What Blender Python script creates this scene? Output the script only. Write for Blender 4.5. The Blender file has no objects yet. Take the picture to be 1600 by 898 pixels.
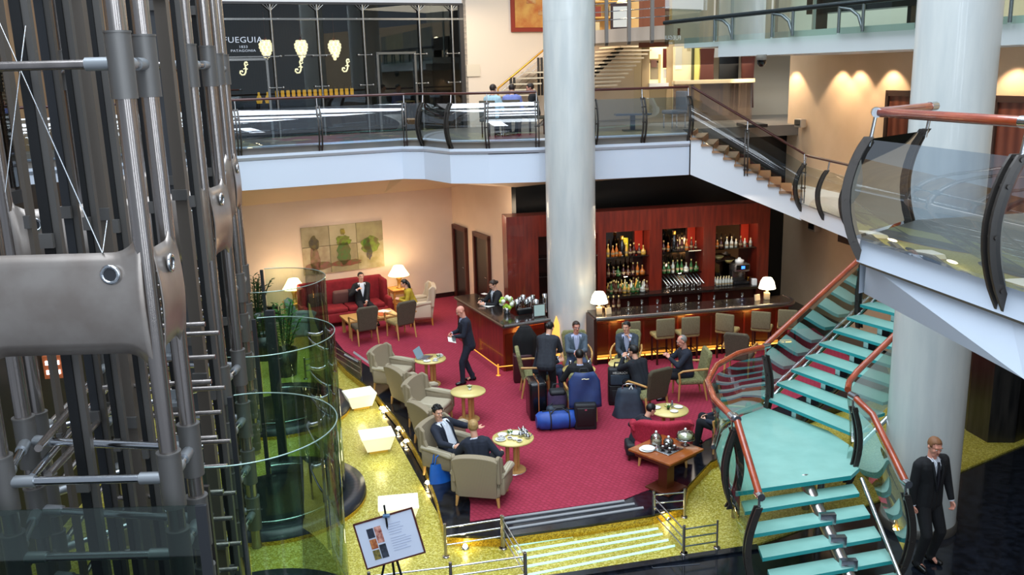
import bpy, bmesh, math, random
from mathutils import Vector, Matrix, Quaternion
random.seed(7)
PI = math.pi
V = Vector
COL = bpy.context.scene.collection

# ------------------------------------------------------------------ camera maths
FPX = 1415.0; PITCH = math.radians(13.3); ROLL = math.radians(1.57); HC = 6.3
def ray(x, y):
    u = (x-800)/FPX; v = -(y-449)/FPX
    c, s = math.cos(ROLL), math.sin(ROLL)
    r = u*c+v*s; w = -u*s+v*c
    return V((r, math.cos(PITCH)+w*math.sin(PITCH), -math.sin(PITCH)+w*math.cos(PITCH)))
def at(x, y, z=0.0):
    d = ray(x, y); t = (z-HC)/d.z
    return V((d.x*t, d.y*t, z))
def atY(x, y, Y):
    d = ray(x, y); t = Y/d.y
    return V((d.x*t, Y, HC+d.z*t))
def onpl(x, y, p0, dr):
    """where the sight line meets the vertical plane through p0 along dr; returns (distance along dr, z)"""
    n = V((-dr[1], dr[0])); d = ray(x, y)
    t = (n.x*p0[0]+n.y*p0[1])/(n.x*d.x+n.y*d.y)
    q = d*t
    return ((q.x-p0[0])*dr[0]+(q.y-p0[1])*dr[1], HC+q.z)

# ------------------------------------------------------------------ materials
def lin(c):
    if isinstance(c, str):
        c = c.lstrip('#'); c = [int(c[i:i+2], 16)/255 for i in (0, 2, 4)]
    return tuple([(v/12.92 if v <= .04045 else ((v+.055)/1.055)**2.4) for v in c[:3]]+[1.0])
MATS = {}
def M(name, col, rough=.5, metal=0, emit=None, es=0, noise=None, bump=None, coat=0, alpha=1, spec=None, wave=None, trans=0):
    if name in MATS: return MATS[name]
    m = bpy.data.materials.new(name); m.use_nodes = True
    nt = m.node_tree; b = nt.nodes['Principled BSDF']
    b.inputs['Base Color'].default_value = lin(col)
    b.inputs['Roughness'].default_value = rough; b.inputs['Metallic'].default_value = metal
    b.inputs['Coat Weight'].default_value = coat
    b.inputs['Alpha'].default_value = alpha
    b.inputs['Transmission Weight'].default_value = trans
    if spec is not None: b.inputs['Specular IOR Level'].default_value = spec
    if emit:
        b.inputs['Emission Color'].default_value = lin(emit); b.inputs['Emission Strength'].default_value = es
    tc = nt.nodes.new('ShaderNodeTexCoord')
    if noise:
        sc, c2, det = noise[0], noise[1], noise[2] if len(noise) > 2 else 4
        sv = noise[3] if len(noise) > 3 else (1, 1, 1)
        mp = nt.nodes.new('ShaderNodeMapping'); mp.inputs['Scale'].default_value = sv
        nt.links.new(tc.outputs['Object'], mp.inputs[0])
        n = nt.nodes.new('ShaderNodeTexNoise'); n.inputs['Scale'].default_value = sc; n.inputs['Detail'].default_value = det
        nt.links.new(mp.outputs[0], n.inputs['Vector'])
        r = nt.nodes.new('ShaderNodeValToRGB'); r.color_ramp.elements[0].position = .35; r.color_ramp.elements[1].position = .65
        r.color_ramp.elements[0].color = lin(col); r.color_ramp.elements[1].color = lin(c2)
        nt.links.new(n.outputs[0], r.inputs[0]); nt.links.new(r.outputs[0], b.inputs['Base Color'])
    if wave:
        sc, c2, direc, dist = wave
        w = nt.nodes.new('ShaderNodeTexWave'); w.inputs['Scale'].default_value = sc; w.inputs['Distortion'].default_value = dist
        w.bands_direction = direc
        nt.links.new(tc.outputs['Object'], w.inputs['Vector'])
        r = nt.nodes.new('ShaderNodeValToRGB'); r.color_ramp.elements[0].color = lin(col); r.color_ramp.elements[1].color = lin(c2)
        nt.links.new(w.outputs[0], r.inputs[0]); nt.links.new(r.outputs[0], b.inputs['Base Color'])
    if bump:
        n = nt.nodes.new('ShaderNodeTexNoise'); n.inputs['Scale'].default_value = bump[0]
        nt.links.new(tc.outputs['Object'], n.inputs['Vector'])
        bp = nt.nodes.new('ShaderNodeBump'); bp.inputs['Strength'].default_value = bump[1]; bp.inputs['Distance'].default_value = .01
        nt.links.new(n.outputs[0], bp.inputs['Height']); nt.links.new(bp.outputs[0], b.inputs['Normal'])
    MATS[name] = m
    return m
def GL(name, tint, refl=.06, rough=.01, body=0.0, bodycol='#80a0a0', fs=.9):
    """thin architectural glass: transparent + mirror by fresnel, optional milky body"""
    m = bpy.data.materials.new(name); m.use_nodes = True; nt = m.node_tree
    nt.nodes.remove(nt.nodes['Principled BSDF']); out = nt.nodes['Material Output']
    tr = nt.nodes.new('ShaderNodeBsdfTransparent'); tr.inputs[0].default_value = lin(tint)
    gl = nt.nodes.new('ShaderNodeBsdfGlossy'); gl.inputs['Roughness'].default_value = rough
    fr = nt.nodes.new('ShaderNodeFresnel'); fr.inputs[0].default_value = 1.5
    ma = nt.nodes.new('ShaderNodeMath'); ma.operation = 'MULTIPLY_ADD'; ma.inputs[1].default_value = fs; ma.inputs[2].default_value = refl; ma.use_clamp = True
    nt.links.new(fr.outputs[0], ma.inputs[0])
    mx = nt.nodes.new('ShaderNodeMixShader'); nt.links.new(ma.outputs[0], mx.inputs[0])
    base = tr
    if body > 0:
        df = nt.nodes.new('ShaderNodeBsdfDiffuse'); df.inputs[0].default_value = lin(bodycol)
        m2 = nt.nodes.new('ShaderNodeMixShader'); m2.inputs[0].default_value = body
        nt.links.new(tr.outputs[0], m2.inputs[1]); nt.links.new(df.outputs[0], m2.inputs[2]); base = m2
    nt.links.new(base.outputs[0], mx.inputs[1]); nt.links.new(gl.outputs[0], mx.inputs[2])
    nt.links.new(mx.outputs[0], out.inputs[0])
    MATS[name] = m
    return m
def carpet_mat():
    m = M('carpet_red', '#8e1930', .95, bump=(60, .4)); nt = m.node_tree; b = nt.nodes['Principled BSDF']
    tc = nt.nodes.new('ShaderNodeTexCoord'); mp = nt.nodes.new('ShaderNodeMapping')
    mp.inputs['Rotation'].default_value = (0, 0, .9); mp.inputs['Scale'].default_value = (11, 11, 11)
    ck = nt.nodes.new('ShaderNodeTexBrick'); ck.inputs['Color1'].default_value = lin('#a02c46'); ck.inputs['Color2'].default_value = lin('#96263e')
    ck.inputs['Mortar'].default_value = lin('#861d35'); ck.inputs['Mortar Size'].default_value = .09; ck.inputs['Scale'].default_value = 1
    ck.inputs['Brick Width'].default_value = 1; ck.inputs['Row Height'].default_value = .8
    nt.links.new(tc.outputs['Object'], mp.inputs[0]); nt.links.new(mp.outputs[0], ck.inputs['Vector'])
    nt.links.new(ck.outputs['Color'], b.inputs['Base Color'])
    return m
def mosaic(name, c1, c2, c3, sc=55, rough=.3, metal=.2):
    m = M(name, c1, rough, metal); nt = m.node_tree; b = nt.nodes['Principled BSDF']
    tc = nt.nodes.new('ShaderNodeTexCoord')
    vo = nt.nodes.new('ShaderNodeTexVoronoi'); vo.inputs['Scale'].default_value = sc
    nt.links.new(tc.outputs['Object'], vo.inputs['Vector'])
    r = nt.nodes.new('ShaderNodeValToRGB'); e = r.color_ramp.elements
    e[0].color = lin(c2); e[1].color = lin(c3); e.new(.5).color = lin(c1)
    sp = nt.nodes.new('ShaderNodeSeparateColor'); nt.links.new(vo.outputs['Color'], sp.inputs[0])
    nt.links.new(sp.outputs[0], r.inputs[0])
    n = nt.nodes.new('ShaderNodeTexNoise'); n.inputs['Scale'].default_value = .7
    nt.links.new(tc.outputs['Object'], n.inputs['Vector'])
    mx = nt.nodes.new('ShaderNodeMix'); mx.data_type = 'RGBA'; mx.blend_type = 'MULTIPLY'; mx.inputs[0].default_value = .25
    nt.links.new(r.outputs[0], mx.inputs[6]); nt.links.new(n.outputs[0], mx.inputs[7])
    nt.links.new(mx.outputs[2], b.inputs['Base Color'])
    bp = nt.nodes.new('ShaderNodeBump'); bp.inputs['Strength'].default_value = .5; bp.inputs['Distance'].default_value = .01
    nt.links.new(sp.outputs[1], bp.inputs['Height']); nt.links.new(bp.outputs[0], b.inputs['Normal'])
    return m

white = M('white_plaster', '#dfe6ee', .6)
white_blue = M('white_fascia', '#d6e2f2', .55)
tan = M('tan_plaster', '#dcc6ad', .7, noise=(1.5, '#d6bfa6'))
pinkw = M('warm_plaster', '#e2cbb6', .7, noise=(1.2, '#dcc4ae'))
soffit_m = M('soffit_plaster', '#cdbba5', .7)
colm = M('column_plaster', '#ccd0cd', .35, noise=(6, '#bfc5c4', 4, (1, 1, .15)), coat=.3)
black_floor = M('black_granite', '#0d0f14', .12, noise=(9, '#1b1f28', 6), spec=.6)
black_wall = M('black_panel', '#07080a', .3)
gold = mosaic('gold_mosaic', '#c4b83c', '#a09228', '#ebe58c')
goldr = mosaic('gold_riser', '#c89a10', '#8a6a0c', '#e8c040', 70)
carpet = carpet_mat()
steel = M('brushed_steel', '#938c88', .24, .9, noise=(8, '#a49c98', 3, (1, 1, .05)))
steel_dk = M('dull_steel_collar', '#6c6a68', .5, .6)
steel_lt = M('polished_steel', '#c9cdd2', .15, 1.0)
rail_dk = M('dark_painted_steel', '#34363a', .5, .3)
rail_br = M('guide_rail_steel', '#6a625a', .5, .4)
saddle_m = M('satin_steel_sheet', '#ada49d', .34, .75, noise=(2.5, '#988d85', 5))
gunmetal = M('gunmetal_post', '#4a4643', .4, .7)
redwood = M('polished_redwood', '#6b1f12', .28, noise=(2.2, '#8a2c18', 6, (6, 6, .6)), coat=.4)
bar_wood = M('bar_mahogany', '#5a1a10', .35, noise=(2.5, '#7a2616', 6, (5, 5, .5)), coat=.4)
handwood = M('handrail_wood', '#8a3416', .25, noise=(6, '#a24420', 3), coat=.6)
oak = M('pale_oak', '#c79a5c', .45, noise=(3, '#b98a4c', 5, (1, 6, 1)))
tabletop_m = M('maple_tabletop', '#dccb84', .3, noise=(2, '#d4c076', 5, (1, 6, 1)))
honey = M('honey_wood', '#c98b3c', .4, noise=(3, '#b87a30', 5, (6, 1, 1)))
darkwood = M('dark_wood', '#2e120c', .35, noise=(3, '#3c1a10', 5, (5, 5, .4)))
stone_top = M('black_stone_counter', '#191513', .15, noise=(14, '#2b2420', 5), coat=.3)
chrome_edge = M('counter_steel_edge', '#8c8784', .22, .9)
stripe = M('striped_beige_fabric', '#9c8f78', .9, wave=(14, '#857860', 'X', .6))
stripe_pale = M('pale_cushion_fabric', '#b8ae98', .9, wave=(9, '#988d74', 'X', .6))
creamfab = M('cream_fabric', '#c9b79e', .9, wave=(6, '#b8a488', 'X', .4))
bluegrey = M('bluegrey_fabric', '#6d7476', .9, noise=(30, '#7d8383'))
green_pat = M('olive_pattern_fabric', '#6b6a44', .9, noise=(34, '#8c8a5e', 2))
olive_dk = M('dark_olive_fabric', '#4b4436', .9, noise=(60, '#5a5242', 2))
olive_seat = M('gold_seat_fabric', '#8a7c50', .9, noise=(20, '#a0925f', 2))
taupe = M('taupe_stool_fabric', '#6d6448', .9, noise=(60, '#7a7054', 2))
redfab = M('red_velvet', '#7c1018', .85, noise=(8, '#8e1620', 3))
redchair = M('red_pattern_fabric', '#9a1830', .85, noise=(40, '#b02540', 2))
mauve = M('mauve_cushion', '#6e4a42', .9)
treadm_ = GL('mint_glass_tread', '#9fd8cf', .03, .08, .8, '#76c4b8')
treadedge = M('glass_tread_edge', '#2f8f92', .15, emit='#2f9a9a', es=.15)
glass_clear = GL('clear_glass', '#e6f2f0', .05)
glass_green = GL('green_glass', '#dcefe4', .02, fs=.6)
glass_blue = GL('blue_tint_glass', '#cfe2ee', .16)
glass_dark = GL('smoked_glass', '#8f9a98', .10)
glass_pane = GL('shopfront_glass', '#d8e0e0', .03)
lampshade = M('lit_lampshade', '#fff0c8', .8, emit='#ffe0a0', es=5)
lampshade2 = M('lit_lampshade_bar', '#fff0d0', .8, emit='#fff0cc', es=4)
glow_white = M('lit_white_acrylic', '#fffce8', .4, emit='#fffbe0', es=.25)
amber_glow = M('amber_backlight', '#d06010', .5, emit='#ff7a18', es=1.1, noise=(4, '#ff9a30', 4))
amber_soft = M('amber_onyx', '#3c140a', .3, emit='#a03008', es=.06, noise=(5, '#3c1206', 6))
bulb = M('bulb', '#ffffff', .5, emit='#fff0c0', es=25)
brass = M('brass', '#c08a3a', .25, 1.0)
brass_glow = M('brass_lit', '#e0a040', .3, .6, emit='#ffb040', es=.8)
marble = M('black_marble', '#070707', .35, noise=(2.2, '#2c2a28', 9, (4, 4, .5)))
skinm = M('skin', '#dda88e', .55, noise=(8, '#d49c80'))
skin_red = M('skin_ruddy', '#dd9c86', .55, noise=(8, '#d48e78'))
suit_navy = M('navy_suit', '#171d2b', .85, noise=(20, '#1b2232'))
suit_black = M('black_suit', '#0c0d11', .85, noise=(20, '#111318'))
suit_grey = M('charcoal_suit', '#23262e', .85, noise=(20, '#2a2e36'))
blazer = M('bluegrey_blazer', '#4c5a68', .85, noise=(25, '#56646f'))
blazer2 = M('slate_blazer', '#2f3944', .85, noise=(25, '#3a444e'))
trous = M('dark_trousers', '#11131a', .9)
jean = M('blue_trousers', '#33415c', .9, noise=(30, '#3c4b66'))
shirtw = M('white_shirt', '#dfe6f0', .8)
shirtl = M('lilac_shirt', '#b8bfdc', .8)
shirtb = M('light_blue_shirt', '#a9c6cf', .8)
yellowtop = M('mustard_top', '#b09a2c', .85, noise=(12, '#a28c24'))
shoe = M('black_leather_shoe', '#0a0a0b', .25)
shoe_br = M('tan_leather_shoe', '#a0582c', .4)
hair_bk = M('black_hair', '#0b0908', .5); hair_br = M('brown_hair', '#2a1a10', .55)
hair_bl = M('blonde_hair', '#b4935c', .6, noise=(30, '#8e6e40')); hair_gy = M('grey_hair', '#84827e', .6); hair_gi = M('ginger_hair', '#7e5434', .6)
tie_m = M('dark_tie', '#14131c', .5)
eye_m = M('eye_dark', '#0c0a0a', .2); eye_w = M('eye_white', '#e0dcd6', .3); lip_m = M('lips', '#8e4a42', .5)
china = M('white_china', '#eef0ee', .25)
silver = M('silverware', '#c4c6ca', .2, 1.0)
choc = M('chocolate', '#2a1510', .5); tea = M('dark_tea', '#3c1420', .2)
leaf1 = M('leaf_green', '#2c6a24', .5, noise=(5, '#4a8a34')); leaf2 = M('leaf_dark', '#1c3a18', .5, noise=(5, '#2c4c22'))
potm = M('black_pot', '#101214', .3)
papers = M('paper', '#e6e4dc', .8)
blue_bag = M('blue_nylon', '#1e4fa8', .5, noise=(6, '#17408e')); navy_bag = M('navy_nylon', '#1d2f5c', .55, noise=(5, '#243a6e'))
slate_bag = M('slate_nylon', '#26323f', .6, noise=(5, '#324150')); black_bag = M('black_nylon', '#101217', .6, noise=(8, '#181b20'))
purple_bag = M('purple_nylon', '#3c2c48', .7, noise=(8, '#4a3856')); hardcase = M('black_hard_shell', '#0d0e12', .22)
leather_blue = M('blue_leather', '#1558b0', .4, noise=(5, '#1a66c4'))
orange_trim = M('orange_piping', '#b06a3c', .5)
goldtxt = M('cream_lettering', '#e8dfb0', .5, emit='#e8dfb0', es=.5)
whitetxt = M('pale_lettering', '#c8ccd4', .6)
screen = M('laptop_screen', '#8aa4b0', .3)

# ------------------------------------------------------------------ mesh builder
def basis(d):
    d = V(d).normalized(); a = V((0, 0, 1)) if abs(d.z) < .95 else V((1, 0, 0))
    x = a.cross(d).normalized(); y = d.cross(x)
    return x, y, d
class MB:
    def __init__(s): s.v = []; s.f = []; s.m = []; s.mi = 0; s.smooth = []
    def mat(s, i): s.mi = i; return s
    def add(s, vs, fs, sm=False):
        o = len(s.v); s.v += [tuple(v) for v in vs]
        for f in fs: s.f.append([o+i for i in f]); s.m.append(s.mi); s.smooth.append(sm)
        return s
    def box(s, c, size, rz=0, mat=None, bev=0):
        x, y, z = [q/2 for q in size]
        R = Matrix.Rotation(rz, 3, 'Z') if mat is None else mat
        c = V(c)
        if bev <= 0:
            p = [V((sx*x, sy*y, sz*z)) for sz in (-1, 1) for sy in (-1, 1) for sx in (-1, 1)]
            return s.add([c+R @ q for q in p], [(0, 2, 3, 1), (4, 5, 7, 6), (0, 1, 5, 4), (2, 6, 7, 3), (1, 3, 7, 5), (0, 4, 6, 2)])
        b = min(bev, x*.98, y*.98, z*.98)
        bm = bmesh.new(); bmesh.ops.create_cube(bm, size=1)
        for v in bm.verts: v.co = V((v.co.x*2*x, v.co.y*2*y, v.co.z*2*z))
        bmesh.ops.bevel(bm, geom=list(bm.edges), offset=b, segments=3, affect='EDGES', profile=.5)
        bm.verts.ensure_lookup_table()
        r = s.add([c+R @ v.co for v in bm.verts], [[v.index for v in f.verts] for f in bm.faces], True)
        bm.free(); return r
    def tube(s, p, q, r, r2=None, n=10, cap=True):
        r2 = r if r2 is None else r2; p = V(p); q = V(q)
        if (q-p).length < 1e-6: return s
        x, y, d = basis(q-p)
        vs = []
        for c, rr in ((p, r), (q, r2)):
            for i in range(n): a = 2*PI*i/n; vs.append(c+(x*math.cos(a)+y*math.sin(a))*rr)
        s.add(vs, [(i, (i+1) % n, n+(i+1) % n, n+i) for i in range(n)], True)
        if cap: s.add(vs, [tuple(range(n-1, -1, -1)), tuple(range(n, 2*n))])
        return s
    def path(s, pts, r, n=8, closed=False, rs=None):
        pts = [V(p) for p in pts]; k = len(pts); vs = []
        prev = None
        for i, p in enumerate(pts):
            if closed: d = pts[(i+1) % k]-pts[i-1]
            else: d = pts[min(i+1, k-1)]-pts[max(i-1, 0)]
            d.normalize()
            if prev is None: x, y, _ = basis(d)
            else:
                x = prev-d*prev.dot(d)
                x = x.normalized() if x.length > 1e-5 else basis(d)[0]
                y = d.cross(x)
            prev = x; rr = rs[i] if rs else r
            for j in range(n): a = 2*PI*j/n; vs.append(p+(x*math.cos(a)+y*math.sin(a))*rr)
        fs = []
        for i in range(k if closed else k-1):
            for j in range(n): fs.append((i*n+j, i*n+(j+1) % n, ((i+1) % k)*n+(j+1) % n, ((i+1) % k)*n+j))
        s.add(vs, fs, True)
        if not closed: s.add(vs, [tuple(range(n-1, -1, -1)), tuple(range((k-1)*n, k*n))])
        return s
    def lathe(s, prof, c=(0, 0, 0), n=16, sx=1, sy=1, a0=0, a1=2*PI):
        c = V(c); full = abs(a1-a0-2*PI) < 1e-6; k = n if full else n+1; vs = []
        for r, z in prof:
            for i in range(k): a = a0+(a1-a0)*i/n; vs.append(c+V((r*math.cos(a)*sx, r*math.sin(a)*sy, z)))
        fs = []
        for j in range(len(prof)-1):
            for i in range(n): i2 = (i+1) % k; fs.append((j*k+i, j*k+i2, (j+1)*k+i2, (j+1)*k+i))
        return s.add(vs, fs, True)
    def prism(s, poly, z0, z1, mat=None, c=(0, 0, 0)):
        """polygon in XY extruded z0..z1 (through mat, then moved by c)"""
        n = len(poly); R = mat if mat is not None else Matrix.Identity(3); c = V(c)
        vs = [c+R @ V((p[0], p[1], z0)) for p in poly]+[c+R @ V((p[0], p[1], z1)) for p in poly]
        return s.add(vs, [tuple(range(n-1, -1, -1)), tuple(range(n, 2*n))]+[(i, (i+1) % n, n+(i+1) % n, n+i) for i in range(n)])
    def ball(s, c, r, n=12, mat=None):
        r = (r, r, r) if not isinstance(r, (tuple, list)) else r; c = V(c); vs = []; fs = []
        R = mat if mat is not None else Matrix.Identity(3); k = n//2
        for j in range(k+1):
            t = PI*j/k
            for i in range(n): a = 2*PI*i/n; vs.append(c+R @ V((r[0]*math.sin(t)*math.cos(a), r[1]*math.sin(t)*math.sin(a), r[2]*math.cos(t))))
        for j in range(k):
            for i in range(n): fs.append((j*n+i, (j+1)*n+i, (j+1)*n+(i+1) % n, j*n+(i+1) % n))
        return s.add(vs, fs, True)
    def grid(s, rows, sm=True):
        n = len(rows[0]); vs = [p for r in rows for p in r]
        return s.add(vs, [(i*n+j, i*n+j+1, (i+1)*n+j+1, (i+1)*n+j) for i in range(len(rows)-1) for j in range(n-1)], sm)
    def build(s, name, mats, parent=None, sol=0, kind=None, sub=0, weld=False):
        me = bpy.data.meshes.new(name); me.from_pydata(s.v, [], s.f)
        if not isinstance(mats, (list, tuple)): mats = [mats]
        for m in mats: me.materials.append(m)
        me.polygons.foreach_set('material_index', s.m); me.polygons.foreach_set('use_smooth', s.smooth)
        me.update()
        bm = bmesh.new(); bm.from_mesh(me)
        if weld: bmesh.ops.remove_doubles(bm, verts=bm.verts, dist=1e-5)
        bad = [f for f in bm.faces if f.calc_area() < 1e-12]
        if bad: bmesh.ops.delete(bm, geom=bad, context='FACES')
        bmesh.ops.recalc_face_normals(bm, faces=bm.faces); bm.to_mesh(me); bm.free()
        o = bpy.data.objects.new(name, me); COL.objects.link(o)
        if parent: o.parent = parent
        if sol:
            md = o.modifiers.new('sol', 'SOLIDIFY'); md.thickness = sol; md.offset = 0
        if sub:
            md = o.modifiers.new('sub', 'SUBSURF'); md.levels = sub; md.render_levels = sub
        if kind: o['kind'] = kind
        return o
def tag(o, label, cat, group=None, kind=None):
    o['label'] = label; o['category'] = cat
    if group: o['group'] = group
    if kind: o['kind'] = kind
    return o
def thing(name, label, cat, loc=(0, 0, 0), rz=0, group=None):
    o = bpy.data.objects.new(name, None); COL.objects.link(o); o.empty_display_size = .1
    o.location = loc; o.rotation_euler = (0, 0, rz)
    return tag(o, label, cat, group)
KIDS = {}
def dup(root, loc, rz, label=None, group=None, scale=None):
    if not KIDS:
        pass
    def kids(o): return [c for c in COL.objects if c.parent == o]
    r = root.copy(); COL.objects.link(r); r.location = loc; r.rotation_euler = (0, 0, rz)
    if scale: r.scale = (scale,)*3
    if label: r['label'] = label
    if group: r['group'] = group
    for ch in kids(root):
        c = ch.copy(); COL.objects.link(c); c.parent = r
        for g in kids(ch):
            d = g.copy(); COL.objects.link(d); d.parent = c
    return r
def head(dx, dy): return math.atan2(dy, dx)
def struct(o): o['kind'] = 'structure'; return o
def arc(c, r, a0, a1, n):
    return [(c[0]+r*math.cos(a0+(a1-a0)*i/n), c[1]+r*math.sin(a0+(a1-a0)*i/n)) for i in range(n+1)]
def text_mesh(name, body, size, mat, parent, mtx, extrude=.002, align='LEFT', sx=1):
    cu = bpy.data.curves.new(name+'_curve', 'FONT'); cu.body = body; cu.size = size; cu.extrude = extrude
    cu.align_x = align; cu.resolution_u = 3; cu.space_character = 1.08
    t = bpy.data.objects.new('tmp_text', cu); COL.objects.link(t)
    dg = bpy.context.evaluated_depsgraph_get(); me = bpy.data.meshes.new_from_object(t.evaluated_get(dg))
    bpy.data.objects.remove(t); bpy.data.curves.remove(cu)
    me.name = name; me.transform(mtx @ Matrix.Diagonal((sx, 1, 1, 1))); me.materials.clear(); me.materials.append(mat)
    o = bpy.data.objects.new(name, me); COL.objects.link(o)
    if parent: o.parent = parent
    return o
def frame_mtx(origin, xdir, ydir=(0, 0, 1)):
    x = V(xdir).normalized(); y = V(ydir).normalized(); z = x.cross(y)
    m = Matrix.Identity(4)
    for i in range(3): m[i][0] = x[i]; m[i][1] = y[i]; m[i][2] = z[i]; m[i][3] = origin[i]
    return m
# ================================================================== SETTING
GZ = -.15   # level of the gold mosaic and the front foyer floor
A = V((.902, .431, 0)).normalized(); AN = V((-.431, .902, 0)).normalized()
Bx = V((.982, .19, 0)).normalized(); BN = V((-.19, .982, 0)).normalized()
C0 = V((-1.66, 25.8, 0))
def poly_floor(name, pts, z0, z1, mat, kind='structure', parent=None):
    o = MB().prism(pts, z0, z1).build(name, mat, parent)
    if kind: o['kind'] = kind
    return o
# black foyer slab below everything
poly_floor('floor', [(-16, 2), (22, 2), (22, 34), (-16, 34)], GZ-.2, GZ-.03, black_floor)
# gold mosaic floor
gold_pts = [(-12, 6), (-2.2, 10.2), (-1.0, 10.5), (.57, 10.79), (2.24, 11.17), (3.3, 11.4), (7.18, 13.54), (8.76, 14.53), (14, 17.6), (14, 20), (5, 19), (2, 14), (-1, 11.9), (-4, 21), (-6, 26), (-12, 24)]
poly_floor('floor_gold_mosaic', gold_pts, GZ-.03, GZ, gold)
poly_floor('floor_foyer_edge', [(-1.15, 10.36), (.57, 10.66), (2.24, 11.04), (3.3, 11.27), (3.3, 11.4), (2.24, 11.17), (.57, 10.79), (-1.1, 10.5)], GZ-.03, GZ+.004, black_floor)
# raised lounge platform, black granite border
bord = [(-6.4, 24.6), (-4.6, 21.1), (-3.73, 19.18), (-3.22, 18.28), (-2.85, 17.58), (-2.24, 16.12), (-1.85, 15.0), (-1.53, 13.98), (-1.23, 12.73), (-1.03, 11.62),
        (-.23, 11.53), (1.0, 11.8), (1.95, 12.05), (2.45, 12.3), (2.65, 12.97), (3.19, 13.84), (5.3, 15.6), (7.6, 17.2), (9, 22), (7, 30), (-4, 30)]
poly_floor('floor_granite_border', bord, GZ-.02, 0, black_floor)
rise = MB()
for i in range(1, 17):
    a, b = V((*bord[i-1], 0)), V((*bord[i], 0)); n = V((b-a)).normalized(); n = V((-n.y, n.x, 0))
    off = -n*.015 if True else n
    # mosaic faced riser just outside the granite edge
    for sgn in (1,):
        p = [a-n*(-.0), b-n*(-.0)]
    q0, q1 = a+n*-.018, b+n*-.018
    rise.add([a+V((0, 0, GZ)), b+V((0, 0, GZ)), b+V((0, 0, -.035)), a+V((0, 0, -.035)), q0+V((0, 0, GZ)), q1+V((0, 0, GZ)), q1+V((0, 0, -.035)), q0+V((0, 0, -.035))],
             [(0, 1, 2, 3), (4, 5, 6, 7), (0, 1, 5, 4), (3, 2, 6, 7)])
rise.build('trim_gold_riser', goldr, kind='structure')
carp = [(-5.2, 23.6), (-4.6, 22.0), (-4.03, 20.59), (-3.05, 18.99), (-2.07, 16.79), (-1.5, 15.2), (-.99, 13.94), (-.72, 12.6), (-.7, 11.98), (-.14, 12.13), (1.6, 12.54),
        (2.1, 12.9), (2.6, 13.8), (3.3, 14.7), (5, 16.2), (7.4, 18.2), (7.4, 21.4), (1, 20.6), (1, 24.5), (-1.66, 25.8), (-5.6, 23.95)]
poly_floor('floor_carpet', carp, -.02, .012, carpet)
# grey strips set in the black granite, mint strips set in the gold
strip = M('grey_strip', '#8b8d90', .6); strip_w = M('mint_light_strip', '#bfeee0', .4, emit='#a8e8d8', es=.3)
s = MB()
def band(mb, pl, pr, ql, qr, z0, z1):
    mb.prism([tuple(pl), tuple(pr), tuple(qr), tuple(ql)], z0, z1)
def P2(x, y, z=0): a = at(x, y, z); return (a.x, a.y)
for (xl, yl, xr, yr, h) in ((785, 809, 975, 781.5, 2.6), (790, 816.5, 991, 786, 2.6), (795, 825, 1005, 792, 2.6)):
    band(s, P2(xl, yl), P2(xr, yr), P2(xl+1, yl+h), P2(xr+1, yr+h), 0, .014)
for (xl, yl, xr, yr) in ((539, 552, 560, 563), (553, 549, 583, 570)): band(s, P2(xl, yl), P2(xr, yr), P2(xl-1.5, yl+3), P2(xr-1.5, yr+3), 0, .014)
s.build('trim_grey_strips', strip, kind='structure')
s = MB()
for (xl, yl, xr, yr) in ((798, 851, 1021, 815.5), (806, 861, 1028, 824), (812, 872, 1035, 832.5), (818, 884, 1044, 842), (822, 897, 1054, 851)):
    band(s, P2(xl, yl, GZ), P2(xr, yr, GZ), P2(xl+1, yl+3.6, GZ), P2(xr+1, yr+3.0, GZ), GZ-.001, GZ+.006)
s.build('trim_mint_strips', strip_w, kind='structure')
# thin joints in the foyer floor
j = MB(); jm = M('floor_joint', '#3c4048', .4)
for (x0, y0, x1, y1) in ((880, 900, 1018, 869), (1012, 872, 1020, 884), (1018, 869, 1180, 850), (1020, 884, 1094, 878)):
    a = at(x0, y0, GZ); b = at(x1, y1, GZ); j.tube((a.x, a.y, GZ-.028), (b.x, b.y, GZ-.028), .008, n=4)
j.build('trim_floor_joints', jm, kind='structure')

# ---- lower walls
def wall(name, p, q, z0, z1, mat, th=.12, n=None):
    p = V((p[0], p[1], 0)); q = V((q[0], q[1], 0)); d = (q-p).normalized()
    nn = V((-d.y, d.x, 0)) if n is None else V(n)
    mb = MB().prism([tuple(p)[:2], tuple(q)[:2], tuple(q+nn*th)[:2], tuple(p+nn*th)[:2]], z0, z1)
    return mb.build(name, mat, kind='structure')
WL = C0-A*7.6
wall('wall_back_left', WL, C0, GZ, 4.2, pinkw, n=AN)
Bd = V((.431, -.902, 0)).normalized()
DW = C0+Bd*4.2
wall('wall_back_doors', C0, DW, 0, 4.6, pinkw, n=(A))
wall('wall_back_black', DW+A*.0, V((7.6, 24.9, 0)), 0, 4.7, black_wall, n=BN)
wall('wall_back_black_return', DW, DW+A*1.4-Bd*.9, 0, 4.7, black_wall)
# brown skirting
bbm = M('skirting_wood', '#2a100c', .4)
MB().prism([tuple(WL)[:2], tuple(C0)[:2], tuple(C0-AN*.03)[:2], tuple(WL-AN*.03)[:2]], 0, .14).build('baseboard_back_left', bbm, kind='structure')
MB().prism([tuple(C0)[:2], tuple(DW)[:2], tuple(DW-A*.03)[:2], tuple(C0-A*.03)[:2]], 0, .14).build('baseboard_back_doors', bbm, kind='structure')
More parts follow.
